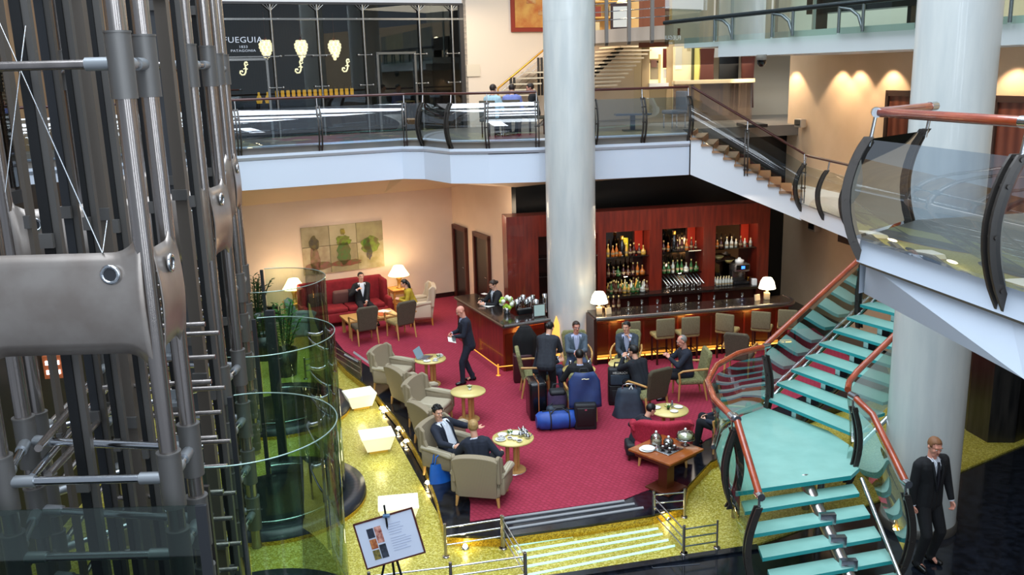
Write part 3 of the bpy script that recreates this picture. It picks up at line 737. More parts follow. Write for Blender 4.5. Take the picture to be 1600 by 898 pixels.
o = panel_at('glass_shelf', 'shelf', 'long pale edged glass shelf across the lobby behind the stair head', 1052, 1176, 126, 128.5, 27.0, M('shelf_edge', '#d8c49c', .4), .5)
o = panel_at('black_plinth', 'plinth', 'low black plinth slab at the head of the descending stair', 1158, 1191, 193, 197, 23.6, black_wall, 1.0)
# low lounge table and bench seen through the balustrade
t = thing('low_table', 'small dark low table standing behind the mezzanine balustrade', 'table', (3.2, 23.5, 4.78))
MB().box((0, 0, .42), (.9, .5, .04)).build('tabletop', M('table_slate', '#3c4450', .3), t); MB().box((0, 0, .2), (.12, .12, .4)).box((0, 0, .02), (.5, .4, .03)).build('pedestal', M('table_slate2', '#2c323c', .4), t)
t = thing('side_chair', 'grey side chair behind the mezzanine balustrade by the low table', 'chair', (4.4, 24.2, 4.78), .4)
MB().box((0, 0, .42), (.5, .5, .1), bev=.03).build('seat', M('grey_uph', '#7a7c80', .8), t); MB().box((.22, 0, .7), (.08, .5, .5), bev=.03).build('backrest', MATS['grey_uph'], t)
for sx_ in (-.2, .2):
    for sy_ in (-.2, .2): MB().tube((sx_, sy_, 0), (sx_, sy_, .4), .02).build('leg', steel_lt, t)
t = thing('round_table', 'small round table among the seated guests on the mezzanine', 'table', (-.1, 23.6, 4.78))
MB().lathe([(0, .7), (.4, .7), (.4, .73), (0, .73)], n=24).build('tabletop', tabletop_m, t); MB().lathe([(.2, 0), (.2, .02), (.04, .04), (.04, .7)]).build('pedestal', steel_lt, t)

# ================================================================== BALUSTRADES
def smooth_prof(P, n=15):
    out = []
    for k in range(n):
        t = k/(n-1)*(len(P)-1); i = min(int(t), len(P)-2); f = t-i
        p0, p1, p2, p3 = P[max(i-1, 0)], P[i], P[i+1], P[min(i+2, len(P)-1)]
        out.append(tuple(.5*((2*p1[c])+(-p0[c]+p2[c])*f+(2*p0[c]-5*p1[c]+4*p2[c]-p3[c])*f*f+(-p0[c]+3*p1[c]-3*p2[c]+p3[c])*f**3) for c in (0, 1)))
    return out
PROF = [(-.2, -.02), (-.02, .08), (.2, .15), (.42, .165), (.62, .12), (.78, .05), (.88, -.02)]
def balustrade(name, label, pts, out=1, prof=PROF, rail=1.08, glass=None, posts=None, railmat=None, group=None, postmat=None, glim=(.0, .86), inset=0.06, bulge=1.0, rr=.035, ends=True):
    """pts: list of (x,y,z) floor edge points; out: +1 outward is to the right of travel, -1 left"""
    glass = glass or glass_blue; railmat = railmat or handwood; postmat = postmat or gunmetal
    prof = smooth_prof(prof); root = thing(name, label, 'balustrade', tuple(pts[0]), 0, group)
    o0 = V(pts[0]); P = [V(p)-o0 for p in pts]; n = len(P)
    N = []
    for i in range(n):
        d = V((0, 0, 0))
        if i > 0: d += (P[i]-P[i-1]).normalized()
        if i < n-1: d += (P[i+1]-P[i]).normalized()
        d.z = 0; d.normalize(); N.append(V((d.y, -d.x, 0))*out)
    def pt(i, z, o): return P[i]+N[i]*(o*bulge)+V((0, 0, z))
    def interp(z):
        for k in range(len(prof)-1):
            if prof[k][0] <= z <= prof[k+1][0]:
                t = (z-prof[k][0])/(prof[k+1][0]-prof[k][0]); return prof[k][1]*(1-t)+prof[k+1][1]*t
        return prof[-1][1]
    zs = [glim[0]+(glim[1]-glim[0])*k/8 for k in range(9)]
    ps = posts if posts is not None else list(range(n))
    seg = sorted(set([0]+ps+[n-1]))
    for a, b in zip(seg[:-1], seg[1:]):
        rows = [[pt(i, z, interp(z)) for i in range(a, b+1)] for z in zs]
        if b-a >= 1: MB().grid(rows).build('glass_panel', glass, root)
    # rail
    RP = [P[i]-N[i]*inset+V((0, 0, rail)) for i in range(n)]
    MB().path(RP, rr, 10).build('handrail', railmat, root)
    for i in ps:
        d = V((-N[i].y, N[i].x, 0))
        mb = MB()
        for side in (-.035, .035):
            inn = []; outt = []
            for z, o in prof:
                outt.append((o*bulge+.045, z)); inn.append((o*bulge-.035, z))
            poly = outt+inn[::-1]
            Mx = Matrix(((N[i].x, 0, d.x), (N[i].y, 0, d.y), (0, 1, 0)))
            mb.prism(poly, side-.012, side+.012, Mx, P[i])
        for k in (2, 6, 10, 13):
            z, o = prof[k]; c = P[i]+N[i]*(o*bulge+.0)+V((0, 0, z)); mb.tube(c-d*.06, c+d*.06, .018, n=6)
        po_ = mb.build('post', postmat, root)
        MB().tube(P[i]+N[i]*(prof[-1][1]*bulge)+V((0, 0, prof[-1][0]-.08)), RP[i], .016, n=6).build('rail_bracket', steel_lt, po_)
        if rr > .03: MB().tube(RP[i]-d*.07, RP[i]+d*.07, rr+.004, n=10).build('rail_sleeve', steel_lt, po_)
    return root
thinrail = M('dark_red_handrail', '#4a1c16', .3, coat=.3)
def E(x, y): return V((x, y, 4.8))
def el(px, Y=None):
    """point on the mezzanine edge polyline at image column px"""
    best = None
    for i in range(len(edge)-1):
        for k in range(40):
            t = k/40; x = edge[i][0]*(1-t)+edge[i+1][0]*t; y = edge[i][1]*(1-t)+edge[i+1][1]*t
            q = at(px, 228, 4.8); s_ = abs(x/y-q.x/q.y)
            if best is None or s_ < best[0]: best = (s_, x, y)
    return V((best[1], best[2], 4.8))
thinrail_ = M('dark_red_handrail', '#4a1c16', .3, coat=.3)
balustrade('glass_balustrade', 'curved glass balustrade along the left mezzanine edge below the shopfront', [V((-12.5, 17.7, 4.8)), V((-8.6, 19.7, 4.8)), el(372), el(502), el(634), V((-2.45, 22.3, 4.8))], 1, posts=[1, 2, 3, 4], railmat=thinrail, rr=.03)
balustrade('glass_balustrade', 'convex glass balustrade section bulging left of the centre column', [V((-2.45, 22.3, 4.8)), el(662), V((-1.75, 21.7, 4.8)), el(705), el(763), el(840)], 1, posts=[1, 3, 4, 5], railmat=thinrail, rr=.03)
balustrade('glass_balustrade', 'straight glass balustrade between the centre column and the descending stair', [el(880), el(930), el(1004), V((4.25, 21.55, 4.8))], 1, posts=[1, 2, 3], railmat=thinrail, rr=.03)
# stair down from the mezzanine to the lower walkway
S0 = V((4.3, 21.5, 4.8)); S1 = V((6.75, 20.75, 3.25)); sd = V((S1.x-S0.x, S1.y-S0.y, 0)); sn = V((-sd.y, sd.x, 0)).normalized()
MB().add([S0+V((0, 0, -.95)), S1+V((0, 0, -.45)), S1, S0+V((0, 0, -.0)), S0+sn*.06+V((0, 0, -.95)), S1+sn*.06+V((0, 0, -.45)), S1+sn*.06, S0+sn*.06], [(0, 1, 2, 3), (4, 5, 6, 7), (0, 1, 5, 4), (3, 2, 6, 7)]).build('trim_stair_stringer', white, kind='structure')
MB().add([S0+V((0, 0, -.95)), S1+V((0, 0, -.45)), S1+sn*1.6+V((0, 0, -.45)), S0+sn*1.6+V((0, 0, -.95))], [(0, 1, 2, 3)]).build('ceiling_stair_soffit', white, kind='structure')
sts = thing('staircase', 'pale staircase descending from the mezzanine to the lower walkway above the bar', 'staircase', tuple(S0))
tm = M('tan_step', '#a07c5c', .5)
for k in range(10):
    t0 = k/10.0; t1 = (k+1)/10.0; c = sd*((t0+t1)/2)+sn*.8-sn*.04; z = -1.55*(k+1)/10+.05
    MB().box((c.x, c.y, z), (sd.length/10+.03, 1.66, .05), math.atan2(sd.y, sd.x)).box((c.x-sd.x*.045, c.y-sd.y*.045, z+.07), (.02, 1.66, .14), math.atan2(sd.y, sd.x)).build('step', tm, sts)
balustrade('glass_balustrade', 'sloping glass balustrade on the stair descending at the right of the mezzanine', [S0+V((0, 0, .0)), S0+(S1-S0)*.5, S1], 1, posts=[1, 2], glass=glass_pane, railmat=thinrail, rr=.03)
# lower walkway along the right wall
wk = [(6.7, 20.9), (6.85, 18.2), (6.35, 14.6), (6.6, 13.6), (9.2, 14.5), (8.8, 24.5), (6.7, 23.5)]
MB().prism(wk, 2.85, 3.22).build('floor_walkway', white, kind='structure')
balustrade('glass_balustrade', 'short glass balustrade along the lower walkway behind the near balcony', [V((6.72, 20.7, 3.22)), V((6.8, 19.4, 3.22)), V((6.88, 18.2, 3.22)), V((6.6, 16.4, 3.22))], 1, posts=[0, 1, 2, 3], glass=glass_pane, railmat=thinrail, rr=.03)
# doors and fittings on the right wall
def rwp(px, py): s_, z_ = onpl(px, py, tuple(RW0), tuple(RD)); return s_, z_
for i, (p0, p1, py) in enumerate(((1390, 1432, 145), (1560, 1640, 154))):
    s0, z1 = rwp(p0, py); s1, _ = rwp(p1, py)
    r = bpy.data.objects.new('door_%d' % (i+3), None); COL.objects.link(r); r['kind'] = 'structure'
    c = RW0+RD*((s0+s1)/2)-V((.98, .19, 0))*.03; r.location = (c.x, c.y, 3.22); r.rotation_euler = (0, 0, math.atan2(RD.y, RD.x)); w = s1-s0; h = z1-3.22
    MB().box((0, 0, h/2), (w-.2, .05, h-.1)).build('door_leaf', M('door_redbrown', '#5a2a1c', .35, wave=(1.2, '#7a4430', 'X', 2)), r)
    MB().box((-w/2+.05, -.02, h/2), (.1, .1, h)).box((w/2-.05, -.02, h/2), (.1, .1, h)).box((0, -.02, h), (w, .1, .12)).build('door_frame', M('door_frame_dark', '#38261e', .35), r)
    MB().box((w/2-.2, -.08, h*.45), (.03, .04, .3)).build('door_handle', steel_lt, r)
for (px, py, lab) in ((1257, 192, 'small pale wall light box on the tan right wall above the walkway'), (1279, 354, 'small grey projector box fixed low on the right wall above the bar end')):
    s_, z_ = rwp(px, py); c = RW0+RD*s_-V((.98, .19, 0))*.12
    t = thing('wall_box', lab, 'wall light', (c.x, c.y, z_), math.atan2(RD.y, RD.x))
    MB().box((0, 0, 0), (.34, .16, .22), bev=.02).build('housing', M('box_grey', '#a89c8c', .5), t); MB().box((0, -.09, .02), (.26, .02, .14)).build('lens', glass_dark, t)
s_, z_ = rwp(1330, 376); c = RW0+RD*s_-V((.98, .19, 0))*.04
o = MB().box((0, 0, 0), (1.0, .04, .2)).build('air_grille', M('grille_brown', '#5a4438', .6, wave=(8, '#2e221c', 'Z', 0))); o.location = (c.x, c.y, z_); o.rotation_euler = (0, 0, math.atan2(RD.y, RD.x)); tag(o, 'dark brown slotted air grille low on the tan right wall', 'grille')

# ================================================================== NEAR BALCONY (right foreground)
n0 = V((3.12, 7.93, 4.8)); n1 = V((3.42, 6.1, 4.8)); n2 = V((3.75, 4.0, 4.8)); nb = V((3.98, 8.75, 4.8))
bz = 4.2
b0 = at(1350, 458, bz); b1 = at(1600, 592, bz); b2 = b1+(b1-b0)*.9
slab = [tuple(n0)[:2], tuple(n1)[:2], tuple(n2)[:2], (9, 3.6), (9.4, 9.8), tuple(nb)[:2]]
MB().prism(slab, 4.55, 4.8).build('floor_near_balcony', M('balcony_floor', '#7a7468', .35), kind='structure')
f = MB()
ra = [n0, n1, n2]; off = V((-.03, 0, 0))
rows = [[p+V((0, 0, 0)) for p in ra], [p+V((-.03, 0, -.22)) for p in ra], [p+V((.06, 0, -.24)) for p in ra], [b0, b1, b2]]
f.grid(rows, False)
f.grid([[b0, b1, b2], [b0+V((5.4, 1.4, 0)), b1+V((5.3, 1.0, 0)), b2+V((5, 0, 0))]], False)
nbk = nb
f.grid([[n0, nb, V((9.4, 9.8, 4.8))], [V((b0.x-.05, b0.y, bz)), V((nb.x+.1, nb.y, bz)), V((9.4, 9.8, bz))]], False)
f.build('trim_near_balcony_fascia', M('near_fascia', '#d3dfee', .5), kind='structure')
balustrade('glass_balustrade', 'big curved glass balustrade of the near balcony with red wood handrail and blue reflections', [nb, n0, n1, n2], 1, posts=[0, 1, 2, 3], glass=GL('balcony_glass', '#d4e2ee', .3), rail=1.09, rr=.04, bulge=.85)

# ================================================================== GLASS STAIRCASE
ZL = 1.0; RISE = .173
gs = thing('glass_staircase', 'frosted mint glass staircase with a wide curved landing on steel tube stringers', 'staircase')
L = [None, (3.95, 13.66)]
run = V((.267, .142, 0)); lat = V((.47, -.882, 0)).normalized()
L1 = V((3.95, 13.66, 0)); Wd = 1.80
def treadslab(parent, c4, z, th=.05):
    MB().mat(0).prism(c4, z-th, z).build('tread', tread_solid, parent)
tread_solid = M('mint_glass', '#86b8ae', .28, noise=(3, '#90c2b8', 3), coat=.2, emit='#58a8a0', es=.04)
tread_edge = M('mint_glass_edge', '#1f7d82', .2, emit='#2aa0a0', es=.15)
def slab_part(pts, z, th=.05):
    o = MB(); n = len(pts)
    o.mat(0).add([(*p, z) for p in pts], [tuple(range(n))]); o.add([(*p, z-th) for p in pts], [tuple(range(n))])
    o.mat(1).add([(*p, z) for p in pts]+[(*p, z-th) for p in pts], [(i, (i+1) % n, n+(i+1) % n, n+i) for i in range(n)])
    return o.build('tread', [tread_solid, tread_edge], gs)
for k in range(1, 13):
    p = L1+run*(k-1); z = ZL+RISE*k
    q = p+lat*Wd; d = run.normalized()*.36
    slab_part([tuple(p)[:2], tuple(q)[:2], tuple(q+d)[:2], tuple(p+d)[:2]], z)
# landing
ldir = V((.963, .268, 0)).normalized()
BRp = V((4.42, 11.07, 0)); BLp = V((2.80, 10.68, 0)); TRp = V((4.78, 11.98, 0)); TLp = V((4.0, 13.62, 0))
land = [tuple(BLp)[:2], tuple(BRp)[:2], (4.62, 11.3), tuple(TRp)[:2], (4.65, 12.6), tuple(TLp)[:2], (3.55, 13.3), (3.1, 12.7), (2.84, 12.0), (2.76, 11.3)]
o = slab_part(land, ZL, .06); o.name = 'landing'
lrun = V((.045, -.27, 0))
lright = V((4.47, 10.84, 0)); lleft = V((2.86, 10.42, 0))
for k in range(1, 7):
    z = ZL-.169*k; p = lleft+lrun*(k-1); q = lright+lrun*(k-1); d = V((-.03, -.34, 0))*-1
    slab_part([tuple(p+d*.15)[:2], tuple(q+d*.15)[:2], tuple(q+d)[:2], tuple(p+d)[:2]], z)
# tubular stringers under the treads
def stringer(a, b, r=.06): MB().path([a, b], r, 12).build('stringer_tube', steel, gs)
c0_ = L1+lat*.62; stringer(V((c0_.x, c0_.y, ZL-.22))-run*.6-V((0, 0, .1)), V((c0_.x, c0_.y, ZL-.22))+run*12+V((0, 0, RISE*12)), .075)
c1_ = (lleft+lright)/2+V((.25, 0, 0)); stringer(V((c1_.x, c1_.y, ZL-.36))-lrun*2+V((0, 0, .3)), V((c1_.x, c1_.y, ZL-.36))+lrun*6-V((0, 0, .169*6)), .085)
for k in range(1, 12):
    p = c0_+run*(k-.5); z = ZL+RISE*k-.05; MB().box((p.x, p.y, z-.08), (.16, .1, .16), .4).tube((p.x, p.y, z-.16), (p.x, p.y, z), .03).build('tread_bracket', steel_lt, gs)
for k in range(1, 6):
    p = c1_+lrun*(k-.6); z = ZL-.169*k-.05; MB().box((p.x, p.y, z-.1), (.2, .08, .14)).build('tread_bracket', steel_lt, gs)
# side tubes along the glass at floor level
e0 = V((TLp.x-.02, TLp.y+.05, ZL+.02)); e1 = e0+run*12+V((0, 0, RISE*12))
MB().path([e0, e1], .035, 8).build('side_tube', steel_lt, gs)
e0b = V((TRp.x+.1, TRp.y+.0, ZL+.02)); MB().path([e0b, e0b+run*3+V((0, 0, RISE*3))], .035, 8).build('side_tube', steel_lt, gs)
MB().path([V((BRp.x+.1, BRp.y-.1, ZL)), V((BRp.x+.2, BRp.y-1.75, ZL-.169*6.2))], .03, 8).build('side_tube', steel_lt, gs)
MB().path([V((3.95, 13.65, ZL+.05)), V((3.45, 13.3, ZL+.05)), V((3.05, 12.75, ZL+.05)), V((2.8, 12.0, ZL+.05))], .035, 8).build('side_tube', steel_lt, gs)
# legs of the landing
for (x, y) in ((3.2, 12.2), (4.3, 12.4), (4.1, 11.3)):
    MB().tube((x, y, GZ), (x, y, ZL-.06), .06, n=14).build('support_leg', steel, gs)
# balustrades of the glass stair
PR2 = [(-.25, -.02), (-.1, .05), (.1, .10), (.3, .12), (.5, .1), (.7, .05), (.85, .0)]
lc = at(1172, 652, 2.0); le = at(1188, 795, 1.42)
def fl(p, z): return V((p.x, p.y, z))
balustrade('stair_balustrade', 'curved glass balustrade sweeping round the left side of the mint glass landing', [V((3.98, 13.68, ZL)), V((3.45, 13.35, ZL)), V((3.0, 12.8, ZL)), V((2.72, 12.1, ZL)), V((2.66, 11.4, ZL)), V((2.74, 10.75, ZL))], -1, prof=PR2, posts=[0, 5], rail=1.0, inset=0.0, rr=.045, glass=glass_green)
balustrade('stair_balustrade', 'near glass balustrade down the left side of the lower glass steps', [V((2.78, 10.72, ZL)), V((2.84, 9.78, ZL-.6))], 1, prof=PR2, posts=[0, 1], rail=1.0, inset=0.0, rr=.045, glass=glass_green)
ul0 = V((3.98, 13.72, ZL+.0))
balustrade('stair_balustrade', 'long glass balustrade climbing the far side of the upper glass flight', [ul0, ul0+run*7+V((0, 0, RISE*7)), ul0+run*12+V((0, 0, RISE*12))], -1, prof=[(z, o*.4) for z, o in PR2], posts=[1, 2], rail=1.0, inset=0, rr=.045, glass=glass_green)
balustrade('stair_balustrade', 'near glass balustrade down the right side of the lower glass steps beside the guard', [V((4.5, 11.36, ZL)), V((4.60, 10.95, ZL-.1)), V((4.68, 10.05, ZL-.62))], -1, prof=PR2, posts=[0, 2], rail=1.0, inset=0.0, rr=.045, glass=glass_green)
balustrade('stair_balustrade', 'short glass balustrade on the near side of the upper glass flight beside the thick column', [V((4.52, 11.62, ZL)), V((4.62, 11.85, ZL+.02)), V((4.78, 12.0, ZL+.12)), V((4.78, 12.0, ZL+.12))+run*3.2+V((0, 0, RISE*3.2))], 1, prof=[(z, o*.5) for z, o in PR2], posts=[3], rail=1.0, inset=0, rr=.045, glass=glass_green)
# marble pier at the right
mp = [(8.08, 15.18), (8.17, 14.62), (8.62, 14.58), (9.2, 14.95), (9.0, 16.2), (8.3, 16.3)]
o = MB().prism(mp, 0, 3.0).build('marble_pier', marble, None); o.location = (0, 0, GZ); tag(o, 'faceted black veined marble pier standing on the gold floor at the right edge', 'pier')
pq = RW0+RD*8.2-V((.98, .19, 0))*.1; pr_ = RW0+RD*15-V((.98, .19, 0))*.1
MB().prism([tuple(pq)[:2], tuple(pr_)[:2], tuple(pr_+V((.08, 0, 0)))[:2], tuple(pq+V((.08, 0, 0)))[:2]], GZ, 3.0).build('wall_right_dark', black_wall, kind='structure')

# ================================================================== LOW RAILS round the gold floor
def low_rail(name, label, posts, rails=3, h=.5, z=GZ, pr=.022):
    t = thing(name, label, 'railing', (posts[0][0], posts[0][1], z)); o0 = V((posts[0][0], posts[0][1], 0))
    for p in posts:
        a = V((p[0], p[1], 0))-o0
        MB().tube(a, a+V((0, 0, h)), pr, n=8).lathe([(.05, 0), (.05, .015), (.0, .015)], tuple(a), 10).build('post', steel, t)
    for k in range(rails):
        zz = h-.06-.13*k
        MB().path([V((p[0], p[1], zz))-o0 for p in posts], .012, 6).build('rail', steel_lt, t)
    return t
q = lambda x, y: (at(x, y, GZ).x, at(x, y, GZ).y)
low_rail('low_railing', 'low three bar steel railing on the granite edge by the back facing armchair', [q(697, 870), q(785, 856)])
low_rail('low_railing', 'low steel railing running down the left side of the mint striped walkway', [q(787, 857), q(822, 918)])
low_rail('low_railing', 'low steel railing along the front left edge of the gold floor', [q(580, 950), q(706, 934), q(821, 917)])
low_rail('low_railing', 'short low railing at the granite corner left of the curved stair glass', [q(1021, 812), q(1069, 808)], h=.46)
low_rail('low_railing', 'low steel railing down the right side of the mint striped walkway', [q(1022, 813), q(1068, 865)], h=.42)
low_rail('low_railing', 'thin low railing crossing the gold floor below the curved stair glass', [q(1069, 864), q(1120, 856)], h=.42, pr=.015)
low_rail('low_railing', 'distant small railing at the far end of the gold floor beside the armchairs', [q(523, 572), q(566, 600)], h=.55)
low_rail('low_railing', 'distant low railing across the gold floor behind the glass lift cylinder', [q(478, 592), q(523, 580)], h=.5)
# floor up-lights
def floor_spot(px, py, z, lab, grp='floor spots'):
    a = at(px, py, z); t = thing('floor_spot', lab, 'spotlight', (a.x, a.y, z), 0, grp)
    MB().lathe([(.06, 0), (.06, .03), (.045, .035), (0, .035)], n=12).build('bezel', steel_lt, t); MB().ball((0, 0, .04), .035, 8).build('bulb', bulb, t)
for (x, y) in ((727, 857), (792, 848), (921, 826), (971, 820), (1042, 811)): floor_spot(x, y, GZ, 'small glowing spotlight at the foot of the gold riser beside the walkway', 'riser spots')
for (x, y) in ((596, 640), (600, 645), (622, 672), (634, 692), (668, 757), (699, 782), (573, 617)): floor_spot(x, y, GZ, 'small glowing spotlight along the curved gold edge of the granite border', 'curved edge spots')

# lit cube stools
def stool(px, py, lab, rz, s=.78):
    a = at(px, py, GZ); t = thing('lit_stool', lab, 'stool', (a.x, a.y, GZ), rz)
    hs_ = .7; w0, w1 = .26*s, .37*s; pts0 = [(-w0, -w0*.8, .05), (w0, -w0*.8, .05), (w0, w0*.8, .05), (-w0, w0*.8, .05)]; pts1 = [(-w1, -w1*.8, .30), (w1, -w1*.8, .30), (w1, w1*.8, .30), (-w1, w1*.8, .30)]
    MB().add(pts0+pts1, [(0, 1, 2, 3), (4, 5, 6, 7), (0, 1, 5, 4), (1, 2, 6, 5), (2, 3, 7, 6), (3, 0, 4, 7)]).build('glowing_body', glow_white, t)
    MB().box((0, 0, .315), (w1*2+.02, w1*1.6+.02, .035), bev=.01).build('seat_top', glow_white, t)
    MB().box((0, 0, .03), (w0*1.6, w0*1.3, .06)).build('base', M('stool_base', '#d8b040', .5), t)
stool(563, 636, 'farthest glowing white tapered stool on the gold floor', .42)
stool(590, 703, 'middle glowing white tapered stool on the gold floor', .30)
stool(624, 815, 'nearest glowing white tapered stool behind the framed easel sign', .14)
# ================================================================== LIFTS
CYL = [V((-3.08, 9.45, 0)), V((-3.78, 13.1, 0)), V((-4.68, 17.0, 0))]
names = ('nearest', 'middle', 'farthest')
for i, c in enumerate(CYL):
    t = thing('glass_lift_enclosure', names[i]+' curved green glass lift enclosure standing on a black curved plinth', 'lift enclosure', (c.x, c.y, GZ))
    ro, ri = 1.38, 1.06
    a0, a1 = -1.75, 1.9
    mb = MB().lathe([(ri, 0), (ri, .16), (ro, .16), (ro, 0)], n=40, a0=a0, a1=a1); mb.build('plinth', M('plinth_slate', '#23262f', .3), t)
    MB().lathe([(ro+.012, 0), (ro+.012, .06)], n=40, a0=a0, a1=a1).build('gold_edge', goldr, t)
    MB().lathe([(0, .02), (ri, .02)], n=32).build('pit_floor', M('pit_dark', '#0e1614', .2), t)
    rg = 1.08
    for k in range(2):
        b0_ = a0+(a1-a0)*k/2; b1_ = a0+(a1-a0)*(k+1)/2
        MB().lathe([(rg, .1), (rg, 2.72)], n=20, a0=b0_+.006, a1=b1_-.006).build('curved_glass', glass_green, t)
    pts = [V((rg*math.cos(a0+(a1-a0)*k/40), rg*math.sin(a0+(a1-a0)*k/40), 2.72)) for k in range(41)]
    MB().path(pts, .008, 6).build('glass_rim', M('glass_rim', '#9cb8b0', .2, .5), t)
    pts = [V(((rg-.06)*math.cos(a0+(a1-a0)*k/40), (rg-.06)*math.sin(a0+(a1-a0)*k/40), .18)) for k in range(41)]
    MB().path(pts, .014, 6).build('base_channel', steel_lt, t)
    e = V((rg*math.cos(a0), rg*math.sin(a0), 0))
    MB().box((e.x-.05, e.y, 1.35), (.05, .05, 2.7)).build('edge_post', rail_dk, t)
    e = V((rg*math.cos(a1), rg*math.sin(a1), 0))
    MB().box((e.x-.05, e.y, 1.35), (.06, .05, 2.7)).build('edge_post', rail_dk, t)
ZC = [6.45, 3.1, 2.4, 1.7, 1.0, .3]
def lift_frame(lab, T, ztop=11, saddle=True, zc=ZC, r=.072):
    """T = four plan corners: front-left, front-right, back-right, back-left"""
    t = thing('lift_tower', lab, 'lift tower', (T[1][0], T[1][1], GZ)); o0 = V((T[1][0], T[1][1], 0))
    P = [V((p[0], p[1], 0))-o0 for p in T]
    for p in P:
        MB().tube(p, p+V((0, 0, ztop-GZ)), r, n=16).build('steel_tube', steel, t)
        for z in zc+[9.2]:
            zz = z-GZ
            MB().tube(p+V((0, 0, zz-.26)), p+V((0, 0, zz+.22)), r*1.32, n=16).tube(p+V((0, 0, zz+.22)), p+V((0, 0, zz+.235)), r*1.4, n=16).build('collar', steel_dk, t)
    for z in zc:
        for a, b in ((0, 1), (1, 2), (2, 3), (3, 0)):
            if z == 6.45 and (a, b) == (2, 3): continue
            d = (P[b]-P[a]).normalized(); zz = V((0, 0, z-GZ))
            ctb = MB().tube(P[a]+zz, P[b]+zz, r*.52, n=10).build('cross_tube', steel_lt if z < 5 else steel, t)
            MB().tube(P[a]+zz+d*.08, P[a]+zz+d*.26, r*.72, n=10).build('cross_sleeve', M('sleeve_grey', '#9a9ea2', .4, .7), ctb)
            MB().tube(P[b]+zz-d*.26, P[b]+zz-d*.08, r*.72, n=10).build('cross_sleeve', M('sleeve_grey', '#9a9ea2', .4, .7), ctb)
    if saddle:
        # sheet steel saddle: plate with flared shoulders at the two front tubes, wrapping the sides
        for a, b in ((0, 1), (1, 2)):
            A_, B_ = P[a], P[b]; d = (B_-A_); Ln = d.length; d.normalize(); nrm = V((d.y, -d.x, 0))
            rows_t = []; rows_b = []; n = 28
            fl_ = min(.24, Ln*.3)
            for k in range(n+1):
                x = Ln*k/n; e = min(x, Ln-x); fl2 = max(0, 1-e/fl_); s_ = 1-math.sqrt(max(0, 1-fl2*fl2))
                rows_t.append((x, 5.02+.24*s_)); rows_b.append((x, 4.2-.28*s_))
            rows = []
            for j in range(9):
                v = j/8; row = []
                for k in range(n+1):
                    x = rows_t[k][0]; z = rows_t[k][1]*(1-v)+rows_b[k][1]*v
                    bul = .07*math.sin(PI*min(max(v, .0), 1))
                    row.append(A_+d*x+nrm*(.03+bul)+V((0, 0, z-GZ)))
                rows.append(row)
            MB().grid(rows).build('saddle_plate', saddle_m, t, sol=.012)
            for x in ((Ln*.1, Ln-.24) if a == 0 else (Ln*.5,)):
                c = A_+d*x+nrm*.105+V((0, 0, 4.86-GZ))
                X, Y_, Z_ = basis(nrm); mb = MB(); ring = [c+(X*math.cos(q_)+Y_*math.sin(q_))*.065 for q_ in [2*PI*m/16 for m in range(16)]]
                mb.path(ring, .017, 8, True); mb.mat(1).tube(c-nrm*.02, c+nrm*.004, .055, n=16)
                mb.build('porthole', [steel_lt, rail_dk], t)
    return t
def PX(x, y, Y): a = atY(x, y, Y); return (a.x, a.y)
F1 = [PX(5, 745, 7.0), PX(262, 745, 7.0), PX(287, 600, 7.62), (-4.6, 7.75)]
F1 = [F1[0], (-2.88, 7.0), (-2.93, 7.62), (-4.55, 7.9)]
lift_frame('nearest tubular steel lift frame with a bright sheet steel saddle at the left', F1)
F2 = [(-5.3, 9.5), (-3.72, 11.0), (-3.72, 11.7), (-5.6, 11.9)]
lift_frame('second tubular steel lift frame behind the nearest one', F2, zc=[6.5, 2.55, 1.8, 1.1, .4])
F3 = [(-5.92, 12.5), (-4.62, 15.0), (-4.74, 15.7), (-6.3, 15.6)]
lift_frame('farthest tubular steel lift frame next to the white fascia', F3, zc=[6.5, 2.9, 2.2, 1.5, .8, .2])
# guide rails: flat dark steel sections rising through the shafts
def guide(px0, py0, Y, w, mat, lab, dep=.1, z0=GZ, z1=11, light=True):
    w *= .85; a = atY(px0, py0, Y); t = thing('guide_rail', lab, 'guide rail', (a.x, a.y, z0), 0)
    MB().box((0, 0, (z1-z0)/2), (w, dep, z1-z0)).build('web', mat, t)
    if light: MB().box((w/2+.028, -.0, (z1-z0)/2), (.055, dep*.6, z1-z0)).build('flange', M('flange_grey', '#625f5c', .45, .5), t)
    for k in range(4):
        MB().box((0, -dep/2-.02, .8+k*2.2), (w*1.3, .04, .12)).build('fixing_plate', steel_dk, t)
dkm = M('black_channel', '#0b0c0e', .5)
for (px, Y, w, m, lab) in ((12, 8.6, .05, rail_br, 'thin brown guide rail at the far left edge of the lift shafts'), (40, 7.5, .1, dkm, 'wide black lift channel with a grey flange, nearest the left edge'), (76, 9.2, .1, rail_dk, 'dark lift channel just right of the wide black one'),
        (108, 8.4, .06, dkm, 'slim black lift channel left of the brown broad rail'), (134, 9.0, .14, rail_br, 'broad brown lift rail left of the nearest right-hand tube'), (155, 8.2, .05, dkm, 'narrow black lift rail touching the broad brown rail'),
        (214, 9.4, .05, dkm, 'narrow black rail between the two nearest bright tubes'), (262, 10.4, .16, rail_br, 'broad brown lift rail right of the second bright tube'), (281, 9.8, .05, dkm, 'narrow black rail beside the broad brown rail at the middle shaft'),
        (243, 12.0, .2, M('slate_cladding', '#44464a', .6), 'slate grey clad lift pier behind the second bright tube'), (312, 13.0, .07, dkm, 'narrow black rail behind the far lift tubes')):
    guide(px, 100, Y, w, m, lab, light=(m is not rail_br))
